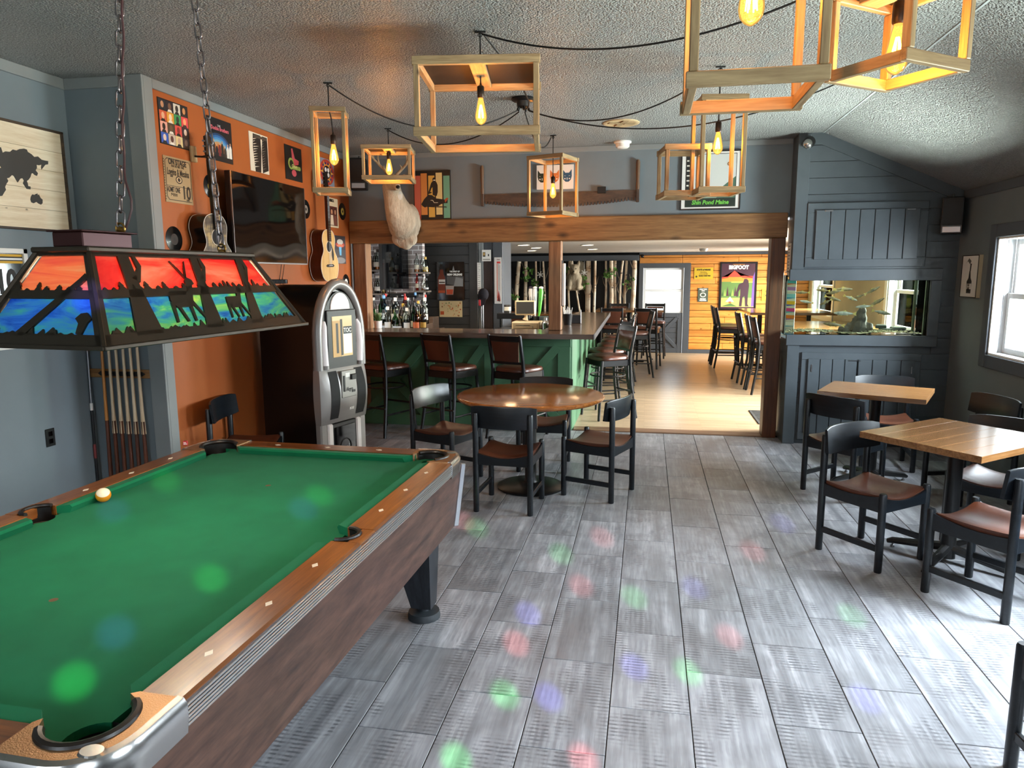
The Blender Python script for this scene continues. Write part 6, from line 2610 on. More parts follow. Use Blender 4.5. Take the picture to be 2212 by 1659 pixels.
# stage ticket
r, w_, h_ = frame_on('ticket_print', 'tan stage ticket print with ornate black lettering', 'poster', WO, 350, 334, 417, 444, depth=.004, back=plain('tan_card', '#a8906a', .7))
ink = solid('#2b241c')
text('ON STAGE', h_ * .175, ink, r, (0, -.0048, h_ * .39), sx=.74, font_w=.002)
text('FOR THE FIRST TIME', h_ * .07, ink, r, (0, -.0048, h_ * .30), sx=.7)
text('Loggins & Messina', h_ * .21, ink, r, (0, -.0048, h_ * .17), sx=.50, shear=.15, font_w=.001)
text('ADMIT ONE', h_ * .165, ink, r, (-w_ * .20, -.0048, -h_ * .22), sx=.5, font_w=.001)
text('7*42018', h_ * .095, ink, r, (-w_ * .20, -.0048, -h_ * .33), sx=.7)
text('10', h_ * .40, ink, r, (w_ * .26, -.0048, -h_ * .26), sx=.8, font_w=.003)
text('CENTS', h_ * .06, ink, r, (w_ * .30, -.0048, -h_ * .41), sx=.6)
sh_ = [('#2b241c', rect(.05, .36, .95, .372)), ('#2b241c', ell(.52, .52, .12, .085)), ('#c9ae84', ell(.52, .52, .09, .06)), ('#2b241c', ell(.52, .52, .05, .045))]
for k in range(16):
    sh_.append(('#2b241c', rect(.0, .05 + k * .057, .022, .075 + k * .057)))
for q in (((.05, .12), (.12, .05), (.95, .05), (.95, .065), (.13, .065), (.06, .13)), ((.05, .9), (.12, .96), (.9, .96), (.97, .9), (.97, .12), (.955, .12), (.955, .9), (.9, .945), (.13, .945), (.065, .9), (.065, .12), (.05, .12))):
    sh_.append(('#2b241c', list(q)))
art(r, w_, h_, .004, sh_)
# America print, saucer print
r, w_, h_ = frame_on('album_print', 'cream album print titled AMERICA beside the honey guitar', 'poster', WO, 700, 424, 731, 493, depth=.004, back=plain('cream_sleeve', '#d8c6a4', .6))
sh_ = [('#5a2a20', rect(.08, .06, .92, .72))]
for k in range(3):
    x = .24 + k * .26
    sh_ += [('#2c1612', ell(x, .55, .10, .12)), ('#c08a66', ell(x, .53, .065, .085)), (['#8a3a2c', '#d8c4a8', '#7a4a3c'][k], [(x - .13, .08), (x + .13, .08), (x + .09, .42), (x - .09, .42)])]
art(r, w_, h_, .004, sh_)
text('AMERICA', h_ * .13, solid('#2c241c'), r, (0, -.0056, h_ * .41), sx=.75, font_w=.002)
r, w_, h_ = frame_on('album_print', 'grey album print with a red saucer shape and blue beam', 'poster', WO, 721, 508, 747, 570, depth=.004, back=plain('dark_sleeve', '#4a4648', .5))
sh_ = [('#3a3438', rect(0, .5, 1, 1)), ('#8a8684', ell(.5, .12, .45, .11)), ('#b04438', ell(.5, .68, .42, .10)), ('#c9c2b8', ell(.5, .78, .28, .10)), ('#d87a58', ell(.5, .65, .3, .05)), ('#6ab4dc', [(.38, .6), (.62, .6), (.58, .3), (.44, .3)])]
art(r, w_, h_, .004, sh_)

# ------------------------------------------------------------------ on the grey wall above the beam
YF = YW
WB = ('Y', YF)
# deer mount: one continuous body
dp = at_y(880, 470, YF - .02)
DM = thing('deer_mount', 'mounted white-chested deer head with antlers on the beam wall', 'deer mount', (dp.x - .015, YF - .046, dp.z - .02))
MB().add([(.10 * math.cos(2 * PI * i / 20), q, -.02 + .14 * math.sin(2 * PI * i / 20)) for q in (0.046, -.02) for i in range(20)], [tuple(range(20)), tuple(range(39, 19, -1))] + [(i, (i + 1) % 20, 20 + (i + 1) % 20, 20 + i) for i in range(20)]).build('plaque', M_OAKR, DM)
m = MB()
rings = [  # centre x, y, z, radius x, radius along normal
    ((.02, -.02, -.03), .165, .22), ((.01, -.10, -.02), .160, .205), ((-.01, -.17, .06), .135, .16), ((-.03, -.22, .15), .112, .125), ((-.04, -.26, .24), .095, .105),
    ((-.035, -.30, .31), .092, .105), ((-.01, -.345, .335), .082, .095), ((.02, -.385, .325), .066, .075), ((.05, -.425, .305), .046, .055), ((.08, -.465, .285), .040, .046), ((.098, -.488, .272), .028, .034)]
n = 20
vs, fs = [], []
for i, (c, ra_, rb2) in enumerate(rings):
    c = Vector(c)
    a = Vector(rings[max(i - 1, 0)][0])
    b = Vector(rings[min(i + 1, len(rings) - 1)][0])
    t = (b - a).normalized()
    if i == 0:
        t = Vector((0, -1, .1)).normalized()
    x = t.cross(Vector((0, 0, 1))).normalized() if abs(t.z) < .95 else Vector((1, 0, 0))
    if x.x < 0:
        x = -x
    y_ = x.cross(t)
    for k in range(n):
        q = 2 * PI * k / n
        wob = 1 + .04 * math.sin(3 * q + i)
        vs.append(c + x * ra_ * wob * math.cos(q) + y_ * rb2 * wob * math.sin(q))
for i in range(len(rings) - 1):
    for k in range(n):
        l = (k + 1) % n
        fs.append((i * n + k, i * n + l, (i + 1) * n + l, (i + 1) * n + k))
fs += [tuple(range(n)), tuple((len(rings) - 1) * n + k for k in range(n))]
m.add(vs, fs)
for (x, z, r1) in ((-.06, -.20, .075), (.03, -.25, .07), (.09, -.21, .065), (-.02, -.22, .08)):
    m.ball((x, -.07, z), (r1, .05, r1 * 1.1), 10)
for s in (-1, 1):
    m.tube([(-.03 + s * .07, -.28, .37), (-.03 + s * .13, -.27, .40), (-.03 + s * .18, -.27, .40)], [.022, .034, .006], 8)
o = m.build('hide', make_fur('deer_hide', '#a08d74', '#e4d8c2', 30), DM, 'all')
mod = o.modifiers.new('r', 'REMESH')
mod.mode = 'VOXEL'
mod.voxel_size = .013
mod.use_smooth_shade = True
mod = o.modifiers.new('s', 'SMOOTH')
mod.iterations = 4
# white throat patch, face details
o = MB().ball((.0, -.275, .215), (.075, .045, .07), 16).build('throat_patch', make_fur('deer_throat', '#d9d2c4', '#f2ede2', 30), DM, 'all')
m = MB()
m.ball((.103, -.492, .276), (.022, .018, .018), 12)
m.build('nose', plain('wet_black_nose', '#141212', .2), DM, 'all')
for s in (-1, 1):
    MB().ball((.015 + s * .058, -.365 + s * .03, .355), .012, 10).build('eye', plain('dark_glass_eye', '#0a0807', .05), DM, 'all')
M_ANT = wood('antler', '#8a7152', '#d3c09c', 'Z', 3, .5, 0, 6, .2)
for s in (-1, 1):
    m = MB()
    bx_, bz_ = -.03 + s * .035, .41
    main = [(bx_, -.28, bz_), (bx_ + s * .05, -.25, bz_ + .06), (bx_ + s * .11, -.25, bz_ + .12), (bx_ + s * .15, -.30, bz_ + .17), (bx_ + s * .155, -.36, bz_ + .20), (bx_ + s * .14, -.41, bz_ + .23)]
    m.tube(main, [.016, .014, .013, .011, .008, .003], 8)
    for j, (i, up) in enumerate(((1, .05), (2, .10), (3, .11), (4, .08))):
        p = Vector(main[i])
        m.tube([p, p + Vector((s * .01, -.01, up * .6)), p + Vector((s * .0, -.03, up))], [.010, .007, .002], 7)
    m.build('antler', M_ANT, DM, True)

# small speaker at the wall corner
sp_ = at_y(772, 382, YF - .08)
wall_speaker('black speaker on the beam wall beside the tall cage', (sp_.x, YF, sp_.z + .02), .25)
# snowmobile picture
r, w_, h_ = frame_on('snowmobile_picture', 'black picture of a snowmobile rider over five coloured stripes', 'picture', WB, 894, 370, 975, 474, depth=.022, back=M_BLACK)
sh_ = []
for x0, c, y0, y1 in ((.02, '#c8614a', .0, .90), (.20, '#d68a43', .10, .945), (.405, '#dcae4e', .05, .895), (.61, '#e4cf8e', .10, .95), (.815, '#6fae93', .03, .885)):
    sh_.append((c, rect(x0, y0, x0 + .17, y1)))
K = '#15100f'
sh_ += [(K, [(.20, .32), (.28, .42), (.36, .48), (.42, .51), (.50, .50), (.62, .43), (.72, .42), (.86, .40), (.93, .42), (.92, .33), (.84, .33), (.74, .31), (.66, .27), (.46, .26), (.34, .28), (.22, .30)]),
        (K, [(.36, .27), (.30, .25), (.22, .29), (.24, .31)]), (K, [(.20, .285), (.88, .25), (.90, .262), (.24, .30)]), (K, [(.28, .265), (.9, .235), (.9, .245), (.3, .278)]),
        (K, [(.52, .50), (.63, .48), (.66, .56), (.66, .70), (.63, .76), (.58, .79), (.52, .78), (.48, .74), (.42, .60), (.40, .55), (.44, .54), (.49, .64), (.52, .66)]),
        (K, [(.40, .52), (.48, .54), (.50, .56), (.42, .57)]), (K, ell(.565, .815, .045, .042, 14)), ('#efe6cc', rect(.545, .79, .60, .812)), ('#efe6cc', [(.46, .40), (.52, .40), (.56, .35), (.66, .35), (.66, .34), (.555, .34), (.51, .39), (.46, .39)]), ('#b5562e', [(.86, .34), (.95, .43), (.90, .44), (.84, .40)])]
art(r, w_, h_, .022, sh_)
# crosscut saw
sa, sb = at_y(1040, 430, YF - .02), at_y(1380, 420, YF - .02)
SW = thing('crosscut_saw', 'long rusty two-man crosscut saw with upright wooden handles', 'saw', ((sa.x + sb.x) / 2, YF - .012, (sa.z + sb.z) / 2), 0)
SW.rotation_euler = (0, -(sb.z - sa.z) / (sb.x - sa.x), 0)
L = sb.x - sa.x
hl_ = L / 2
top = [(-hl_, .045), (hl_, .045)]
bot = []
x = hl_
nt_ = 48
for i in range(nt_):
    x0 = hl_ - L * i / nt_
    belly = -.045 - .055 * (1 - ((x0 - L / nt_ / 2) / hl_) ** 2)
    w1 = L / nt_
    deep = .038 if i % 4 == 0 else .026
    bot += [(x0, belly + deep), (x0 - w1 * .25, belly), (x0 - w1 * .7, belly), (x0 - w1 * .8, belly + deep)]
MB().prism([(-hl_, .045)] + [(-p[0], p[1]) for p in bot] + [(hl_, .045)], -.003, .003, 'XZ').build('blade', wood('rusty_blade', '#2c211a', '#584538', 'X', 3, .5, 0, 4, .1), SW)
for s in (-1, 1):
    g_ = MB().lathe([(.017, .0), (.019, .03), (.016, .08), (.019, .16), (.021, .26), (.014, .285), (.0001, .29)], (s * (hl_ - .012), -.012, .05), 14)
    g_.build('handle', wood('old_handle_wood', '#4b3626', '#7d6048', 'Z', 2, .5, 0, 10, .1), SW, True)
    MB().span((s * (hl_ - .012) - .016, -.022, -.075), (s * (hl_ - .012) + .016, .004, .06), .004).build('ferrule', wood('rusty_iron', '#2b201a', '#5a4638', 'Z', 3, .5, 0, 4, .1), SW)
# cat picture
r, w_, h_ = frame_on('cat_picture', 'white picture of three cat faces above the saw', 'picture', WB, 1160, 358, 1239, 408, depth=.02, back=M_WHITE)
sh_ = []
for k, c in enumerate(('#1f2b1c', '#d2773a', '#24506e')):
    cx = .15 + k * .34
    sh_.append((c, [(cx - .12, .80), (cx - .05, .66), (cx + .05, .66), (cx + .12, .80), (cx + .125, .52), (cx + .10, .38), (cx + .04, .29), (cx - .04, .29), (cx - .10, .38), (cx - .125, .52)]))
    for s in (-1, 1):
        sh_.append(('#e9e4da', [(cx + s * .03, .525), (cx + s * .075, .535), (cx + s * .075, .555), (cx + s * .05, .54)]))
        sh_.append(('#e9e4da', ell(cx + s * .06, .42, .02, .03, 10)))
    sh_.append(('#e9e4da', [(cx - .012, .46), (cx + .012, .46), (cx + .006, .36), (cx - .006, .36)]))
art(r, w_, h_, .02, sh_)
p = at_y(1300, 411, YF)
o = thing('black_wall_box', 'small black box on the wall just above the saw', 'box', (p.x, YF, p.z))
MB().span((-.042, -.035, -.032), (.042, 0, .032), .003).build('case', M_BLACK, o)
# Shin Pond poster
r, w_, h_ = frame_on('lake_poster', 'framed Shin Pond Maine poster behind the stepped cage', 'poster', WB, 1472, 328, 1598, 452, frame=M_BLACK, fw=.012, depth=.012, back=M_WHITE)
i_ = .06
sh_ = [('#2c2a26', rect(.08, .05, .92, .95)), ('#cfd3cf', rect(.22, .2, .91, .94)), ('#4a6a58', [(.5, .2), (.91, .2), (.91, .56), (.78, .46), (.66, .36)]), ('#8fa28f', [(.3, .2), (.6, .2), (.7, .33), (.5, .28)]), ('#1c2a20', rect(.08, .05, .92, .2))]
rr = random.Random(8)
for k in range(16):
    sh_.append((['#e4e0d4', '#0d0d0d'][k % 2], rect(.10, .24 + k * .042, .10 + rr.uniform(.03, .1), .262 + k * .042)))
sh_.append(('#8a5a20', ell(.8, .77, .035, .035)))
sh_.append(('#c9cdc8', ell(.8, .77, .018, .018)))
art(r, w_, h_, .012, sh_)
text('Shin Pond Maine', h_ * .098, solid('#6fc04a'), r, (0, -.0145, -h_ * .375), shear=.2, sx=.95, font_w=.002)

# bottle drawing on the right wall
r, w_, h_ = frame_on('bottle_picture', 'tall narrow canvas drawing of a beer bottle by the window', 'picture', ('X', XR), 2088, 552, 2116, 644, depth=.03, back=plain('canvas_edge', '#b7a98c', .7))
sh_ = [('#1b1a19', rect(0, 0, 1, 1)), ('#d6cfc8', rect(.05, .02, .95, .98)), ('#26221f', [(.40, .10), (.66, .10), (.68, .38), (.60, .46), (.56, .62), (.49, .62), (.47, .46), (.38, .38)]), ('#cfc8c0', rect(.41, .20, .66, .33)), ('#26221f', [(.5, .62), (.57, .62), (.6, .8), (.52, .8)]), ('#57504a', [(.5, .78), (.36, .86), (.25, .80), (.42, .93), (.56, .86)])]
art(r, w_, h_, .03, sh_)
text('BEER', w_ * .16, solid('#2b2724'), r, (.005, -.0315, -h_ * .235), rot=(PI / 2, -PI / 2, 0))

# ------------------------------------------------------------------ behind the bar
YBK = 9.05                                  # back bar wall
xa = XO
xb = at_y(906, 600, YBK).x
struct(MB().span((XBL, YBK, 0), (xb + .05, YBK + .1, BZ)).build('wall_back_bar', M_BRICK), 'pale brick wall behind the bottles')
# dark board wall with the whiskey poster
YSH = 9.45
sx0, sx1 = at_y(893, 600, YSH).x, at_y(1033, 600, YSH).x
SHW = struct(MB().span((sx0, YSH, 0), (sx1, YSH + .1, BZ)).build('wall_back_bar', M_BLACKW), 'dark shiplap wall with the whiskey poster')
z = .86
while z < BZ - .03:
    z1 = min(z + .118, BZ)
    MB().span((sx0, YSH - .015, z + .002), (sx1 - .12, YSH, z1 - .002), .003).build('board', M_BLACKW, SHW)
    z = z1
MB().span((sx1 - .12, YSH - .022, 0), (sx1, YSH, BZ), .003).build('upright_board', M_BLACKW, SHW)
# return toward the far room: door closet
cx1 = at_y(1086, 600, YSH).x
CL = struct(MB().span((sx1, YSH + .02, 0), (cx1, YSH + .6, BZ)).build('wall_closet', M_GREYD), 'grey closet beside the dark board wall')
dxa, dxb = at_y(1045, 600, YSH).x, at_y(1064, 600, YSH).x
MB().span((dxa, YSH - .0, 0), (dxb, YSH + .022, 1.87), .003).build('closet_door', wood('dark_closet_wood', '#1d1310', '#3a2520', 'Z', 1, .5, 0, 12, .05), CL)
MB().span((sx1 + .005, YSH + .0, 0), (dxa - .004, YSH + .022, BZ), .003).build('closet_trim', M_GREYT, CL)
MB().span((dxb + .01, YSH - .005, 0), (cx1, YSH + .022, BZ), .003).build('closet_panel', M_GREYD, CL)
for x in (dxa - .035, dxa - .012):
    MB().cyl((x, YSH - .012, .6), (x, YSH - .012, 1.28), .008).build('conduit', M_STEEL, CL, True)
# things hanging there
WS = ('Y', YSH - .022)
r, w_, h_ = frame_on('whiskey_poster', 'glossy black tin poster reading The Spirit of New Orleans', 'poster', WS, 942, 566, 1004, 648, depth=.010, back=plain('gloss_black_tin', '#15110e', .12))
sh_ = [('#4d4b49', [(.38, .42), (.96, .35), (.97, .62), (.38, .62)]), ('#7d7c7a', [(.62, .36), (.95, .36), (.95, .56), (.7, .6)]), ('#8a8885', [(.58, .78), (.62, .9), (.66, .78)]),
       ('#6a2a14', [(.06, .18), (.32, .18), (.32, .58), (.27, .68), (.25, .8), (.14, .8), (.12, .68), (.06, .58)]), ('#c9c4bc', rect(.09, .42, .32, .54)), ('#2a1a12', rect(.10, .45, .31, .48)), ('#a8461e', rect(.07, .19, .31, .25)), ('#120d0b', rect(.145, .8, .245, .94)),
       ('#9a8a80', [(.35, .14), (.6, .14), (.63, .38), (.33, .38)]), ('#b0421c', [(.37, .15), (.58, .15), (.60, .28), (.36, .28)])]
art(r, w_, h_, .010, sh_)
text('THE SPIRIT OF', h_ * .055, M_WHITE, r, (w_ * .16, -.0125, h_ * .245), sx=.8, font_w=.001)
text('NEW ORLEANS', h_ * .075, M_WHITE, r, (w_ * .16, -.0125, h_ * .165), sx=.8, font_w=.002)
r, w_, h_ = frame_on('child_drawing', 'cream sheet with a loose orange and green drawing under the poster', 'drawing', WS, 949, 650, 999, 685, depth=.003, back=plain('cream_sheet', '#cdb98c', .7))
rr = random.Random(12)
sh_ = []
for k in range(34):
    x, y_ = rr.uniform(.06, .92), rr.uniform(.08, .9)
    c = rr.choice(['#c0622c', '#7d8a4a', '#8a5a30', '#d08a4a', '#6a7a44', '#b04a2c'])
    sh_.append((c, ell(x, y_, rr.uniform(.01, .04), rr.uniform(.02, .06), 7)))
sh_.append(('#b8501f', rect(.05, .15, .2, .36)))
art(r, w_, h_, .003, sh_)
o = thing('white_card', 'white printed card with two small black pictures on the closet', 'card', at_y(1051, 552, YSH - .03), 0)
MB().span((-.062, -.003, -.075), (.062, 0, .075)).build('sheet', M_PAPER, o)
m = MB()
m.span((-.05, -.0038, -.015), (-.015, -.0032, .045), 0, 0)
m.span((-.045, -.0042, .0), (-.02, -.0038, .04), 0, 1)
m.span((.02, -.0038, -.01), (.035, -.0032, .02), 0, 0)
m.span((-.05, -.0038, -.06), (.05, -.0032, -.045), 0, 2)
m.build('print', [solid('#17140f'), solid('#b99a5a'), solid('#9a958c')], o)
o = thing('paper_list', 'long narrow white receipt list hanging on the closet frame', 'paper list', at_y(1035, 600, YSH - .03), 0)
MB().span((-.025, -.003, -.22), (.025, 0, .20)).build('sheet', M_PAPER, o)
m = MB()
for k in range(14):
    m.span((-.018, -.0038, .18 - k * .026), (.016 - (k % 3) * .006, -.0032, .186 - k * .026))
m.build('print', solid('#77736c'), o)
# cap on a hook
o = thing('baseball_cap', 'dark baseball cap with red tag hanging on the closet door', 'cap', at_y(1044, 636, YSH - .06))
m = MB()
m.ball((0, 0, 0), (.075, .06, .085), 16)
m.build('crown', plain('dark_cap_cloth', '#1c1820', .9), o, 'all')
MB().prism([(-.05, -.06), (.05, -.05), (.03, -.13), (-.02, -.16), (-.055, -.12)], -.05, -.042, 'XZ').build('brim', plain('cap_brim', '#241e26', .9), o)
MB().span((-.055, -.058, -.15), (-.025, -.05, -.07), .003).build('tag', solid('#c03038'), o)
# long wall thermometer sign
r, w_, h_ = frame_on('thermometer_sign', 'tall white and red thermometer shaped sign on the grey closet', 'sign', ('Y', YSH - .008), 1068, 556, 1084, 656, depth=.012, back=plain('white_tin', '#d7d4d0', .4))
sh_ = [('#c9342e', rect(.35, .87, .85, .91)), ('#c2604a', rect(.35, .12, .45, .86)), ('#7d7874', rect(.6, .3, .66, .86)), ('#b8392f', [(.35, .06), (.6, .3), (.85, .06)]), ('#3b2a26', [(.5, .06), (.6, .22), (.75, .04)])]
for k in range(20):
    sh_.append(('#8f8a86', rect(.68, .3 + k * .027, .84, .308 + k * .027)))
art(r, w_, h_, .012, sh_)
text('MAIN', h_ * .035, solid('#8a4a44'), r, (w_ * .1, -.0135, h_ * .45), sx=.8)

# television, sound bar and shelves on the back bar
p = at_y(866, 575, YBK - .12)
TV2 = thing('bar_television', 'black television mirroring the whiskey poster above the bottles', 'television', (p.x - .02, YBK - .31, 1.725), R_(74))
MB().span((-.28, -.02, -.25), (.28, .03, .37), .004).build('case', M_BLACK, TV2)
MB().span((-.274, -.0225, -.24), (.274, -.0195, .365)).build('screen', M_SCREEN, TV2)
MB().bar((0, .03, 0), (.1, .17, 0), .06, .06).build('mount', M_BLACKM, TV2)
p = at_y(862, 638, YBK - .1)
SB = thing('sound_bar', 'short black sound bar under the bar television', 'sound bar', (p.x + .07, YBK - .1, p.z))
MB().span((-.19, -.045, -.028), (.19, .045, .028), .012).build('case', M_BLACKM, SB)
MB().span((-.02, -.046, -.006), (.02, -.0445, .006)).build('badge', M_STEEL, SB)
MB().span((-.17, -.0465, -.02), (-.04, -.0445, .02), .002).build('grille_cloth', plain('grille_cloth', '#1a1a1b', .9), SB)
M_SHELF = wood('grey_shelf_wood', '#4f4640', '#86796c', 'X', 2, .5, 0, 12, .05)
SHELF = {}


def shelf(key, label, px0, px1, py, depth=.16):
    a, b = at_y(px0, py, YBK - depth), at_y(px1, py, YBK - depth)
    o = thing('bottle_shelf', label, 'shelf', ((a.x + b.x) / 2, YBK, a.z), 0, 'bottle shelves on the brick wall')
    w_ = b.x - a.x
    MB().span((-w_ / 2, -depth, -.022), (w_ / 2, -.001, 0), .002).build('board', M_SHELF, o)
    m = MB()
    for s in (-1, 1):
        m.span((s * (w_ / 2 - .03) - .01, -depth * .7, -.05), (s * (w_ / 2 - .03) + .01, -.001, -.022), .002)
    m.build('bracket', M_BLACKM, o)
    SHELF[key] = (a.x, b.x, a.z)
    return o


shelf('TL', 'upper bottle shelf at the post end', 792, 836, 583)
shelf('BL', 'lower bottle shelf at the post end', 794, 838, 634)
shelf('TR', 'upper bottle shelf beside the dark board wall', 894, 922, 588)
shelf('BR', 'lower bottle shelf beside the dark board wall', 894, 924, 628)
# back bar counter with two stepped tiers
BBZ = .97
bb0, bb1 = XBL + .02, at_y(926, 712, 8.35).x
BB = thing('back_bar', 'stepped wooden back bar counter holding rows of bottles', 'back bar', (0, 0, 0))
MB().prism([(bb0, 8.20), (bb1 - .12, 8.20), (bb1, 8.45), (bb1, YBK - .002), (bb0, YBK - .002)], BBZ - .04, BBZ, 'XY').build('counter_top', M_COUNTER, BB)
MB().span((bb0, 8.26, 0), (bb1 - .1, YBK - .004, BBZ - .04)).build('cabinet', M_BLACKW, BB)
MB().span((bb0, 8.455, BBZ), (bb1 - .05, 8.71, BBZ + .08), .003).build('lower_step', M_COUNTER, BB)
MB().span((bb0, 8.71, BBZ), (bb1 - .05, 8.96, BBZ + .15), .003).build('upper_step', M_COUNTER, BB)

# bottles -----------------------------------------------------------
def gmat(name, hexc, rough=.06):
    m, nt, b = base_mat(name, lin(hexc), rough, 0, .6)
    return m


def clear_glass(name, tint):
    return clear(name, tint, .25, .03)


BG = {'clear': clear_glass('bottle_clear', (.82, .86, .84, 1)), 'green': clear_glass('bottle_green', (.10, .35, .12, 1)), 'brown': clear_glass('bottle_brown', (.45, .20, .07, 1)),
      'dark': gmat('bottle_dark', '#14100e'), 'blue': clear_glass('bottle_blue', (.5, .68, .85, 1)), 'amber': clear_glass('bottle_amber', (.85, .48, .15, 1)), 'red': clear_glass('bottle_red', (.7, .12, .08, 1))}
LIQ = {'amber': gmat('liquor_amber', '#b85f16'), 'gold': gmat('liquor_gold', '#d8a02c'), 'red': gmat('liquor_red', '#8a2414'), 'none': None, 'brown': gmat('liquor_brown', '#5a2a12')}
BPROF = {
    'wine': [(.034, 0), (.037, .004), (.037, .17), (.034, .195), (.018, .225), (.0135, .245), (.0135, .295), (.015, .297), (.015, .305)],
    'spirit': [(.036, 0), (.039, .005), (.039, .165), (.036, .185), (.020, .205), (.0145, .22), (.0145, .265), (.016, .268), (.016, .278)],
    'squat': [(.048, 0), (.052, .006), (.054, .09), (.046, .135), (.024, .165), (.016, .18), (.016, .215), (.018, .218), (.018, .225)],
    'slim': [(.030, 0), (.032, .004), (.032, .20), (.028, .225), (.014, .25), (.012, .31), (.014, .312), (.014, .32)],
    'flask': [(.040, 0), (.046, .008), (.044, .12), (.034, .16), (.016, .185), (.015, .21), (.017, .213), (.017, .22)],
}
_bm = {}


def plain_label(h):
    k = ('label', h)
    if k not in _cache:
        c = lin(h)
        _cache[k] = base_mat('bottle_label', sh(c, .62), .6)[0]
    return _cache[k]


def bottle_meshes(shape, glass, liq, label, cap):
    k = (shape, glass, liq, label, cap)
    if k in _bm:
        return _bm[k]
    pr = BPROF[shape]
    R0 = pr[2][0]
    body = MB().lathe(pr, n=14).mesh('bottle_glass', BG[glass], True)
    out = [('glass', body)]
    if LIQ.get(liq) is not None:
        lv = pr[2][1] * (.55 if shape != 'squat' else .7)
        out.append(('liquor', MB().lathe([(R0 - .004, .006), (R0 - .004, lv), (.0001, lv)], n=14).mesh('liquor', LIQ[liq], True)))
    if label:
        z0, z1 = pr[2][1] * .26, pr[2][1] * .66
        n = 14
        vs = [((R0 + .0012) * math.cos(t), (R0 + .0012) * math.sin(t), z) for z in (z0, z1) for t in [PI + PI * .12 + i * PI * .76 / n for i in range(n + 1)]]
        fs = [(i, i + 1, n + 2 + i, n + 1 + i) for i in range(n)]
        out.append(('label_paper', MB().add(vs, fs).mesh('label_paper', plain_label(label), True, fix=False)))
    zt = pr[-1][1]
    rc = pr[-1][0] + .002
    out.append(('cap', MB().lathe([(rc, zt - .03), (rc, zt + .008), (.0001, zt + .010)], n=12).mesh('cap', solid(cap, .4), True)))
    _bm[k] = out
    return out


def bottle(desc, x, y, z, shape, glass, liq, label, cap, scale=1.0, group='liquor bottles behind the bar'):
    b = thing('liquor_bottle', desc, 'bottle', (x, y, z), 0, group)
    b.scale = (scale, scale, scale)
    for nm, me in bottle_meshes(shape, glass, liq, label, cap):
        put(nm, me, b)
    return b


SPEC = [
    ('green glass', 'wine', 'green', 'none', '#d8cfb0', '#1b1512'), ('clear', 'slim', 'clear', 'none', '#e8e6e0', '#c9342c'), ('clear squat', 'squat', 'clear', 'none', '#d9dde0', '#2a2a2a'),
    ('pale blue', 'slim', 'blue', 'none', '#dfe6ee', '#6aa0d8'), ('amber', 'spirit', 'clear', 'amber', '#e4dcc8', '#2c1c12'), ('dark', 'spirit', 'dark', 'none', '#c9a04a', '#111111'),
    ('clear white-labelled', 'spirit', 'clear', 'none', '#efece4', '#e4e0d8'), ('green flask', 'flask', 'green', 'none', '#e0e4d4', '#2c4a24'), ('golden', 'flask', 'clear', 'gold', '#d8c890', '#c9a040'),
    ('black-labelled', 'spirit', 'clear', 'brown', '#17140f', '#17140f'), ('red', 'slim', 'red', 'none', '#d8c9b0', '#b02a28'), ('orange-labelled', 'spirit', 'brown', 'none', '#d2662c', '#1a1512'),
]
ORD = ['first', 'second', 'third', 'fourth', 'fifth', 'sixth', 'seventh', 'eighth', 'ninth', 'tenth', 'eleventh', 'twelfth', 'thirteenth', 'fourteenth', 'fifteenth']


def row(px_list, y, z, where, ids, sc=1.0):
    for i, px in enumerate(px_list):
        x = at_y(px, 690, y).x
        d, shp, gl, lq, lb, cp_ = SPEC[ids[i % len(ids)]]
        bottle('%s bottle, %s from the post %s' % (d, ORD[i], where), x, y + .048 * (1 if i % 2 else -1), z + .0012, shp, gl, lq, lb, cp_, sc * (1 + .05 * ((i * 5) % 3 - 1)))


row([812, 826, 841, 851, 862, 872, 882, 892, 902, 912], 8.33, BBZ, 'in the front row of the back bar', [0, 2, 6, 7, 2, 9, 6, 0, 11, 5], 1.06)
row([806, 822, 834, 846, 858, 869, 880, 890, 901, 911, 921], 8.585, BBZ + .08, 'on the lower step of the back bar', [1, 0, 3, 4, 6, 8, 1, 9, 4, 5, 6], 1.08)
row([812, 826, 838, 850, 861, 873, 885, 896, 907, 918], 8.83, BBZ + .15, 'on the upper step of the back bar', [6, 0, 1, 5, 4, 10, 6, 3, 8, 1], .90)
for key, y, where, ids in (('TL', YBK - .08, 'on the upper shelf at the post end', [9, 6, 4, 5, 5]), ('BL', YBK - .08, 'on the lower shelf at the post end', [4, 6, 6, 8, 9]),
                           ('TR', YBK - .08, 'on the upper shelf by the dark boards', [4, 6, 8]), ('BR', YBK - .08, 'on the lower shelf by the dark boards', [10, 4, 2])):
    x0, x1, z = SHELF[key]
    n = len(ids)
    for i, q in enumerate(ids):
        d, shp, gl, lq, lb, cp_ = SPEC[q]
        bottle('%s bottle, %s from the post %s' % (d, ORD[i], where), x0 + (x1 - x0) * (i + .5) / n, y + (.036 if i % 2 else -.036), z + .0012, shp, gl, lq, lb, cp_, {'TL': .92, 'BL': .80, 'TR': .85, 'BR': .68}[key])

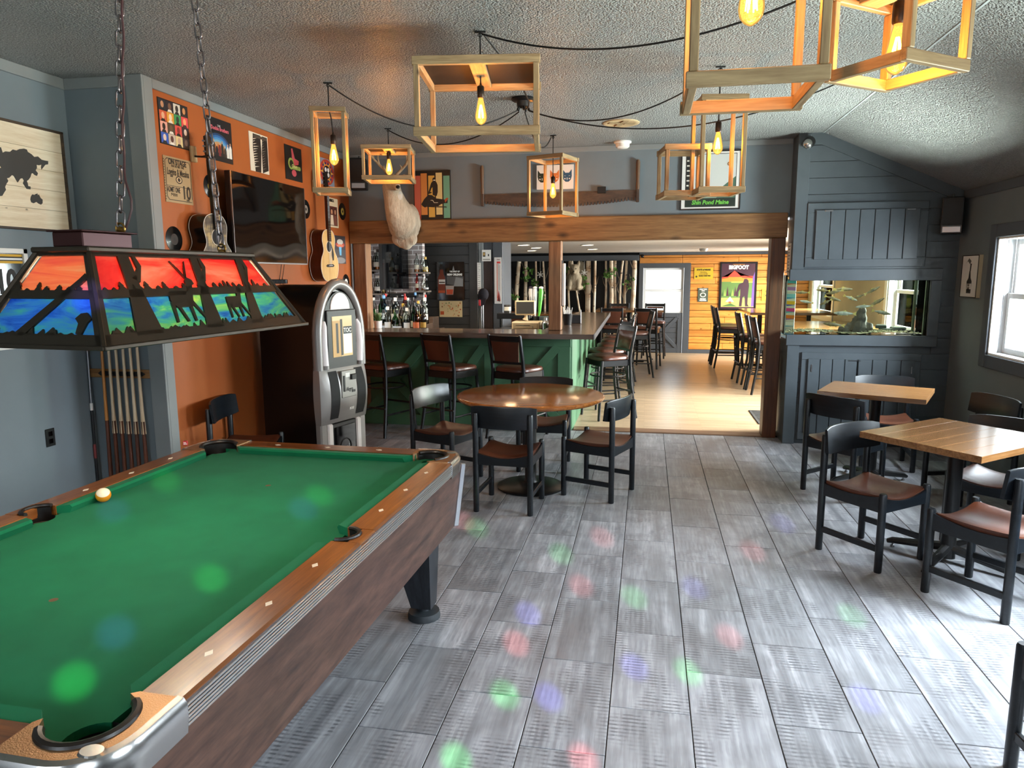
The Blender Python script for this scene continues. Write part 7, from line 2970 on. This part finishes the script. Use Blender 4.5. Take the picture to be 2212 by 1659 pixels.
# potted plant on the bar top by the post
p = at_z(799, 713, CTZ)
PP = thing('potted_plant', 'small grassy plant in a white pot on the bar end', 'plant', (p.x, 7.46, CTZ))
MB().lathe([(.036, 0), (.04, .004), (.046, .085), (.042, .085), (.038, .075), (.0001, .07)], n=18).build('pot', M_WHITE, PP, True)
rr = random.Random(4)
m = MB()
for k in range(90):
    a = rr.uniform(0, 2 * PI)
    rr2 = rr.uniform(.01, .075)
    h = rr.uniform(.05, .12)
    b0 = Vector((.02 * math.cos(a), .02 * math.sin(a), .072))
    tip = Vector((rr2 * math.cos(a), rr2 * math.sin(a), .075 + h))
    midp = (b0 + tip) / 2 + Vector((0, 0, .02))
    sd = Vector((-math.sin(a), math.cos(a), 0)) * .004
    m.add([b0 - sd, b0 + sd, midp + sd * .8, midp - sd * .8, tip], [(0, 1, 2, 3), (3, 2, 4)])
m.build('grass_tuft', plain('herb_green', '#4a6a34', .6), PP, fix=False)

# under-bar with register, monitor, taps
UB = thing('under_bar', 'black steel under-bar counter behind the post', 'counter', (0, 0, 0))
ux0, ux1 = at_y(1066, 700, 8.6).x, -1.12
MB().span((ux0, 8.45, .955), (ux1, 8.95, .985), .003).build('counter_top', M_BLACK, UB)
MB().span((ux0 + .02, 8.5, 0), (ux1 - .02, 8.93, .955)).build('cabinet', M_BLACKW, UB)
MB().span((ux0, 8.80, 1.10), (ux0 + .42, 9.0, 1.17), .004).build('glass_rack', M_BLACK, UB)
m = MB()
for k in (0, 1):
    m.span((ux0 + .02 + k * .36, 8.88, .985), (ux0 + .04 + k * .36, 8.92, 1.10))
m.build('rack_leg', M_BLACK, UB)
p = at_y(1139, 695, 8.62)
CRG = thing('cash_drawer', 'cream cash drawer under the order screen', 'cash drawer', (p.x, 8.62, .9862))
M_CREAM = plain('cream_plastic', '#c9b48e', .45)
MB().span((-.17, -.14, .005), (.17, .16, .10), .008).build('case', M_CREAM, CRG)
MB().span((-.15, -.145, .02), (.15, -.138, .085), .002).build('drawer_front', plain('taupe_plastic', '#9d8a6a', .5), CRG)
MB().span((-.12, -.147, .055), (.06, -.1445, .06)).build('slot', M_BLACKM, CRG)
MB().cyl((.09, -.149, .04), (.09, -.144, .04), .008).build('lock', M_STEEL, CRG, True)
MON = thing('order_screen', 'cream-framed touch screen monitor on the cash drawer', 'monitor', (p.x - .03, 8.64, 1.0980), .12)
MB().tube([(0, .03, 0), (.01, .03, .04), (.0, .03, .09)], [.04, .02, .025], 10).build('stand', M_CREAM, MON, True)
MB().span((-.125, -.01, .06), (.125, .03, .24), .012).build('case', M_CREAM, MON)
MB().span((-.108, -.012, .078), (.108, -.009, .225)).build('screen', plain('dim_screen', '#3d3a34', .2), MON)
o = thing('card_reader', 'grey card printer box beside the order screen', 'printer', (p.x + .20, 8.87, .9862), 0)
MB().span((-.08, -.08, 0), (.08, .08, .15), .006).build('case', plain('slate_plastic', '#5a666a', .5), o)
MB().span((-.06, -.05, .15), (.06, -.02, .156)).build('paper_slot', M_BLACKM, o)
o = thing('cocktail_shaker', 'shiny steel cocktail shaker beside the post', 'shaker', (at_y(1176, 700, 8.4).x, 8.5, .9862), 0)
MB().lathe([(.032, 0), (.045, .01), (.05, .09), (.03, .115), (.02, .12), (.02, .15), (.012, .155), (.0001, .156)], n=18).build('cup', M_CHROME, o, True)
# tap handles
p = at_y(1157, 690, 8.85)
TP = thing('beer_tap', 'tall white and green beer tap handles behind the register', 'beer tap', (p.x, 8.85, .9862))
MB().lathe([(.05, 0), (.05, .02), (.03, .03), (.03, .13), (.04, .15)], n=16).build('tower', M_STEEL, TP, True)
for k, (dx, c, lean) in enumerate(((-.045, '#c9c4bb', -.01), (.0, '#dfe3e4', .0), (.045, '#57b03a', .03))):
    m = MB()
    m.tube([(dx, -.03, .15), (dx + lean * .4, -.035, .22), (dx + lean, -.04, .45), (dx + lean, -.04, .50)], [.010, .018, .030, .024], 10)
    m.build('tap_handle', solid(c, .4), TP, True)
    MB().ball((dx + lean, -.04, .505), (.03, .03, .018), 10).build('tap_finial', solid('#2a2030' if k == 0 else '#efefef', .4), TP, 'all')
    text(['HAZY', 'LIGHT', 'ALE'][k], .028, solid('#3a4a5a'), TP, (dx + lean * .8, -.072, .36), rot=(PI / 2, -PI / 2, 0))
# white covered paper roll on the far side of the post
o = thing('paper_towel_post', 'white narrow menu sleeve fixed to the side of the bar post', 'menu sleeve', (-.880, YW + .05, 1.55), 0)
MB().span((.0, -.03, -.22), (.03, .05, .22), .004).build('sleeve', M_WHITE, o)
MB().span((-.004, -.035, -.225), (.002, .055, .25)).build('backing', M_BLACKM, o)
# straw cup and napkin caddy on the bar's right arm
p = at_z(1226, 702, CTZ)
o = thing('straw_cup', 'black cup full of white straws on the bar corner', 'cup', (p.x, p.y, CTZ + .001))
MB().lathe([(.045, 0), (.062, .13), (.058, .13), (.042, .01)], n=18).build('cup', M_BLACK, o, True)
rr = random.Random(6)
for k in range(12):
    a = rr.uniform(0, 2 * PI)
    MB().tube([(.02 * math.cos(a), .02 * math.sin(a), .02), (.055 * math.cos(a), .05 * math.sin(a), rr.uniform(.17, .22))], .0035, 6).build('straw', M_WHITE, o)
o = thing('napkin_caddy', 'black bar caddy with steel edge behind the straw cup', 'caddy', (p.x + .02, p.y + .35, CTZ + .001), .1)
MB().span((-.10, -.09, 0), (.10, .09, .10), .004).build('tray', M_BLACK, o)
MB().span((-.09, -.02, .10), (-.02, .06, .15), .002).build('napkin_stack', M_WHITE, o)
MB().span((.095, -.095, 0), (.105, .09, .16), .002).build('steel_side', M_STEEL, o)
o = thing('tin_can', 'black and white tin on the glass rack', 'tin', (ux0 + .12, 8.9, 1.17))
MB().lathe([(.045, 0), (.045, .10), (.042, .104), (.0001, .104)], n=18).build('can', solid('#2a2a26', .4), o, True)
MB().lathe([(.0455, .03), (.0455, .08)], n=18).build('label_paper', solid('#dcdccf', .6), o, True)

# ------------------------------------------------------------------ birch wall at the far end
YBI = YEND - .10
struct(MB().span((XBL, YEND - .16, BZ - .17), (DX0 - .02, YEND, BZ - .055), .003).build('trim_11', M_GREYD), 'dark fascia board over the birch trunks')
ZB1 = BZ - .17
trunks = [(1092, 2.2, 0, 2), (1118, 4.6, 1, 4), (1135, 3.8, 0, 1), (1157, 2.2, 0, 3), (1176, 2.3, -1, 2), (1217, 2.6, 0, 4), (1228, 2.2, 1, 5), (1252, 2.0, -5, 1), (1270, 5.6, 0, 0), (1285, 2.8, 0, 1), (1308, 2.4, 0, 2), (1319, 4.4, 1, 4), (1329, 3.4, 0, 3), (1341, 2.4, 1, 4), (1353, 2.8, -1, 5), (1369, 5.0, 0, 2)]
words_ = ['thin birch trunk beside the closet', 'stout forked birch trunk second from the closet', 'straight birch trunk third from the closet', 'thin birch trunk behind the tap handles', 'thin birch trunk just left of the bar post',
          'birch trunk just right of the bar post', 'thin birch trunk in front of the wolf', 'slanting thin birch trunk right of the wolf', 'stoutest pale birch trunk right of the wolf', 'spotted slim birch trunk beside the stoutest one',
          'thin birch trunk left of the green leaf cluster', 'stout birch trunk with the green leaf cluster', 'slender pinkish birch trunk right of the leaf cluster', 'thin curved birch trunk third from the far door', 'thin birch trunk second from the far door', 'stout birch trunk beside the far door']
for i, (px, hw_, lean, wob) in enumerate(trunks):
    p = at_y(px, 620, YBI - .06)
    r0 = hw_ / FPX * 15.2
    t = thing('birch_trunk', words_[i], 'birch trunk', (p.x, YBI - .03 - .085 * (i % 2), 0), 0, 'birch trunks against the black wall')
    pts, rs = [], []
    rr = random.Random(i)
    for k in range(9):
        q = k / 8
        pts.append((lean * .016 * (q - .5) * 4 + .006 * wob * math.sin(q * 6 + i), .02 * math.sin(q * 4 + i), ZB1 * q))
        rs.append(r0 * (1.12 - .2 * q))
    MB().tube(pts, rs, 10).build('trunk', M_BIRCH, t, True)
    m = MB()
    for k in range(2):
        z = rr.uniform(1.0, 1.75)
        s = rr.choice((-1, 1))
        base = Vector((pts[4][0], 0, z))
        a = base + Vector((s * .05, -.02, .12))
        b = a + Vector((s * .03, -.02, min(.14, ZB1 - a.z)))
        m.tube([base, a, b], [r0 * .18, .005, .002], 6)
    m.build('twig', wood('twig_bark', '#8a6f56', '#cbb59a', 'Z', 2, .7, 0, 6, 0), t, True)
leafs = [(1113, 640, .10), (1143, 585, .13), (1135, 600, .10), (1157, 612, .09), (1172, 637, .10), (1222, 583, .07), (1263, 610, .13), (1319, 588, .16), (1362, 612, .15), (1310, 596, .06)]
lw = ['low on the left of the birch wall', 'high on the third birch trunk', 'lower on the third birch trunk', 'behind the tap handles', 'just left of the bar post', 'beside the wolf ears', 'on the stoutest trunk', 'at the middle of the right birch wall', 'beside the far door', 'small, left of the big one on the right']
for i, (px, py, sz) in enumerate(leafs):
    p = at_y(px, py, YBI - (.13 if i == 4 else .22))
    o = thing('leaf_spray', 'spray of green leaves ' + lw[i], 'leaves', p, 0, 'leaf sprays on the birch trunks')
    rr = random.Random(30 + i)
    stem = MB()
    for k in range(14):
        a = rr.uniform(0, 2 * PI)
        e = rr.uniform(.2, 1) * sz
        c = Vector((e * math.cos(a), rr.uniform(-.05, .02), e * math.sin(a)))
        stem.tube([(0, .04, 0), c * .6 + Vector((0, .01, 0)), c], .003, 5)
        u = Vector((rr.uniform(-1, 1), rr.uniform(-.5, .5), rr.uniform(-1, 1))).normalized()
        v = u.cross(Vector((rr.uniform(-.4, .4), -1, rr.uniform(-.4, .4)))).normalized()
        L = rr.uniform(.05, .08)
        n_ = u.cross(v) * .008
        MB().add([c - u * L * .5, c - u * .2 * L + v * L * .32 + n_, c + u * .2 * L + v * L * .28 + n_, c + u * L * .55, c + u * .2 * L - v * L * .28 + n_, c - u * .2 * L - v * L * .32 + n_], [(0, 1, 5), (1, 2, 4, 5), (2, 3, 4)]).build('leaf', M_LEAF, o, fix=False)
    stem.build('stem', solid('#5a4a30', .7), o)
# snowflake ornament
for px, py, wd in ((1167, 593, 'hanging in the twigs left of the bar post'), (1262, 589, 'hanging above the stoutest birch trunk')):
    p = at_y(px, py, YBI - .16)
    o = thing('snowflake', 'white snowflake ornament ' + wd, 'ornament', p)
    m = MB()
    for k in range(3):
        a = k * PI / 3 + .3
        d = Vector((math.cos(a), 0, math.sin(a))) * .07
        m.bar(-d, d, .018, .008, 0, 0, (0, 1, 0))
    m.build('arms', M_PAPER, o)
    MB().cyl((0, -.006, 0), (0, .006, 0), .022, None, 6).build('hub', M_PAPER, o)
    MB().tube([(0, 0, .05), (0, 0, min(.4, ZB1 - p.z))], .002, 4).build('thread', M_PAPER, o)
# wolf
p = at_y(1241, 600, YBI - .30)
WF = thing('plush_wolf', 'grey and white wolf figure perched among the birch trunks', 'wolf', p)
m = MB()
m.ball((0, 0, -.05), (.16, .10, .20), 16)
m.ball((0, -.03, .16), (.11, .10, .12), 16)
m.ball((0, -.12, .12), (.045, .07, .04), 12)
for s in (-1, 1):
    m.tube([(s * .065, 0, .23), (s * .085, 0, .30), (s * .095, .01, .36)], [.045, .035, .006], 8)
    m.tube([(s * .08, -.05, -.05), (s * .09, -.09, -.18), (s * .09, -.14, -.24)], [.05, .045, .04], 10)
m.ball((0, .0, -.20), (.19, .12, .07), 14)
o = m.build('body', make_fur('wolf_fur', '#6d5f4c', '#cbbca2', 16), WF, 'all')
mod = o.modifiers.new('r', 'REMESH')
mod.mode = 'VOXEL'
mod.voxel_size = .014
mod.use_smooth_shade = True
MB().ball((0, -.19, .125), (.018, .012, .014), 10).build('nose', M_BLACK, WF, 'all')
for s in (-1, 1):
    MB().ball((s * .042, -.115, .185), .012, 8).build('eye', M_BLACK, WF, 'all')
o = thing('hide_board', 'pale bark slab behind the wolf figure', 'bark', (p.x, YBI + .06, p.z + .02))
MB().prism([(-.13, -.3), (.16, -.28), (.2, .1), (.17, .30), (.10, .33), (-.05, .2), (-.16, .05)], -.02, .02, 'XZ').build('slab', wood('pale_slab', '#8d8270', '#c9bfa8', 'Z', 2, .8, 0, 8, .1), o)
# wall camera above the birch end
p = at_y(1388, 552, YEND - .05)
o = thing('bullet_camera', 'small black camera above the far door', 'camera', (p.x, YEND - .02, p.z))
MB().cyl((0, 0, 0), (0, -.05, -.01), .03, .02, 12).build('base', M_BLACK, o, True)
MB().ball((0, -.06, -.015), .035, 12).build('lens_dome', M_SCREEN, o, 'all')

# ------------------------------------------------------------------ signs on the pine planks
WP = ('Y', YEND - .019)
r, w_, h_ = frame_on('bigfoot_poster', 'black-framed BIGFOOT poster of a red mountain and camp', 'poster', WP, 1556, 566, 1632, 670, frame=M_BLACK, fw=.035, depth=.012, back=plain('poster_maroon', '#4a2030', .5))
sh_ = [('#3f1c2c', rect(0, 0, 1, 1)), ('#c9bd5a', rect(0.02, .04, .98, .30)), ('#5a7a3c', rect(.02, .24, .98, .60)), ('#d8842c', rect(.02, .60, .98, .70)), ('#c8402c', [(.02, .66), (.2, .68), (.38, .84), (.46, .80), (.62, .68), (.98, .67), (.98, .72), (.7, .73), (.44, .72), (.02, .70)]),
       ('#c8402c', [(.18, .70), (.38, .845), (.58, .70)]), ('#d8b84a', rect(.3, .575, .98, .60))]
for k in range(9):
    x = .05 + k * .075
    sh_.append((['#3f5a2c', '#8aa04a', '#4a2433'][k % 3], [(x - .04, .28), (x + .04, .28), (x, .28 + .1 + .06 * (k % 3))]))
sh_ += [('#e8dfc8', [(.15, .15), (.28, .27), (.40, .15)]), ('#a8562a', rect(.24, .12, .32, .16)), ('#4a6a34', [(.02, .05), (.3, .12), (.5, .05)]),
        ('#3a1f2b', [(.55, .05), (.63, .05), (.65, .25), (.70, .28), (.73, .05), (.84, .05), (.80, .10), (.80, .30), (.82, .50), (.80, .62), (.75, .66), (.68, .66), (.64, .58), (.52, .54), (.44, .34), (.47, .26), (.51, .27), (.52, .38), (.57, .44), (.57, .28)]),
        ('#6a4a90', [(.90, .05), (.98, .05), (.98, .82), (.92, .70)])]
art(r, w_, h_, .012, sh_, inset=.03)
text('BIGFOOT', h_ * .105, M_WHITE, r, (0, -.0145, h_ * .385), sx=.88, font_w=.006)
text('WORLD FAMOUS', h_ * .03, solid('#e0a04a'), r, (0, -.0145, h_ * .445), sx=1.0)
yel = plain('yellow_tin', '#c9a72c', .45)
r, w_, h_ = frame_on('forest_sign', 'yellow STATE of MAINE sign left of the poster', 'sign', WP, 1500, 578, 1540, 603, depth=.008, back=yel)
k_ = solid('#2b2a18')
text('STATE of MAINE', h_ * .20, k_, r, (0, -.0095, h_ * .30), sx=.8, font_w=.002)
text('Forest Service', h_ * .12, k_, r, (0, -.0095, h_ * .10), sx=.8)
text('at Your Own Risk', h_ * .12, k_, r, (0, -.0095, -h_ * .05), sx=.8)
text('PREVENT FOREST FIRES', h_ * .15, k_, r, (w_ * .06, -.0095, -h_ * .22), sx=.62, font_w=.001)
art(r, w_, h_, .008, [('#2b2a18', ell(.12, .22, .05, .08))])
r, w_, h_ = frame_on('wildfire_sign', 'small dark sign reading Only You Can Prevent Wildfires', 'sign', WP, 1508, 622, 1529, 652, depth=.008, back=plain('dark_green_tin', '#4a5548', .5))
for s, q in (('ONLY YOU', .40), ('CAN', .29), ('PREVENT', -.29), ('WILDFIRES', -.40)):
    text(s, h_ * .12, M_WHITE, r, (0, -.0095, h_ * q), sx=.85, font_w=.002)
art(r, w_, h_, .008, [('#d9d6c8', ell(.5, .5, .3, .17)), ('#4a5548', ell(.5, .5, .2, .11))])
r, w_, h_ = frame_on('forest_sign', 'yellow STATE sign half hidden by the dark post', 'sign', WP, 1646, 624, 1690, 650, depth=.008, back=yel)
text('STATE of MAINE', h_ * .20, k_, r, (0, -.0095, h_ * .28), sx=.8, font_w=.002)
text('FOREST FIRES', h_ * .17, k_, r, (0, -.0095, -h_ * .35), sx=.8, font_w=.001)
art(r, w_, h_, .008, [('#2b2a18', rect(.1, .33, .3, .58)), ('#c9a72c', rect(.12, .36, .28, .55)), ('#2b2a18', ell(.2, .45, .04, .06))])
r, w_, h_ = frame_on('pictogram_sign', 'grey and white pictogram sign at the dark post', 'sign', WP, 1658, 576, 1690, 608, depth=.008, back=M_PAPER)
art(r, w_, h_, .008, [('#5a5c58', rect(.06, .35, .94, .95)), ('#e6e4de', ell(.35, .82, .1, .1)), ('#e6e4de', [(.2, .4), (.3, .4), (.42, .6), (.5, .7), (.3, .72)]), ('#77746e', rect(.1, .12, .9, .2))])

# ------------------------------------------------------------------ party light behind the viewer: coloured dots
PLp = Vector((.9, -.9, 2.35))
o = thing('party_light', 'small black party light under the ceiling behind the viewer', 'party light', (PLp.x, PLp.y, 2.45))
MB().lathe([(.04, .48), (.05, .44), (.012, .43), (.012, .06), (.06, .05), (.07, -.02), (.05, -.06)], n=16).build('housing', M_BLACK, o, True)
dots = [((1255, 1265), 'r'), ((1115, 1390), 'r'), ((1575, 1375), 'r'), ((1300, 1160), 'r'), ((1625, 1190), 'r'), ((1260, 1640), 'r'), ((1000, 1125), 'r'),
        ((1370, 1290), 'g'), ((1090, 1500), 'g'), ((985, 1640), 'g'), ((1485, 1450), 'g'), ((1840, 1330), 'g'), ((1212, 1196), 'g'), ((1030, 1140), 'g'),
        ((1185, 1505), 'b'), ((1370, 1440), 'b'), ((1870, 1510), 'b'), ((1140, 1325), 'b'), ((1500, 1270), 'b'), ((1690, 1130), 'b')]
tdots = [((160, 1470), 'g'), ((455, 1248), 'g'), ((250, 1365), 'b'), ((245, 1103), 'b'), ((655, 1098), 'b'), ((690, 1070), 'g'), ((360, 1040), 'g')]
PC = {'r': (1, .12, .12), 'g': (.1, 1, .18), 'b': (.22, .2, 1)}
E_DOT = 1500


def dot(target, c, k=1.0):
    l = bpy.data.lights.new('party_beam', 'SPOT')
    l.energy = E_DOT * k
    l.color = PC[c]
    l.spot_size = R_(1.8)
    l.spot_blend = .9
    l.shadow_soft_size = .01
    b = bpy.data.objects.new('party_beam', l)
    COL.objects.link(b)
    b.location = PLp
    b.rotation_mode = 'QUATERNION'
    b.rotation_quaternion = (Vector(target) - PLp).to_track_quat('-Z', 'Y')


for (px, py), c in dots:
    dot(at_z(px, py), c)
for (px, py), c in tdots:
    dot(at_z(px, py, .768), c, .8)
dot(at_x(185, 840, XL), 'b', 1.2)
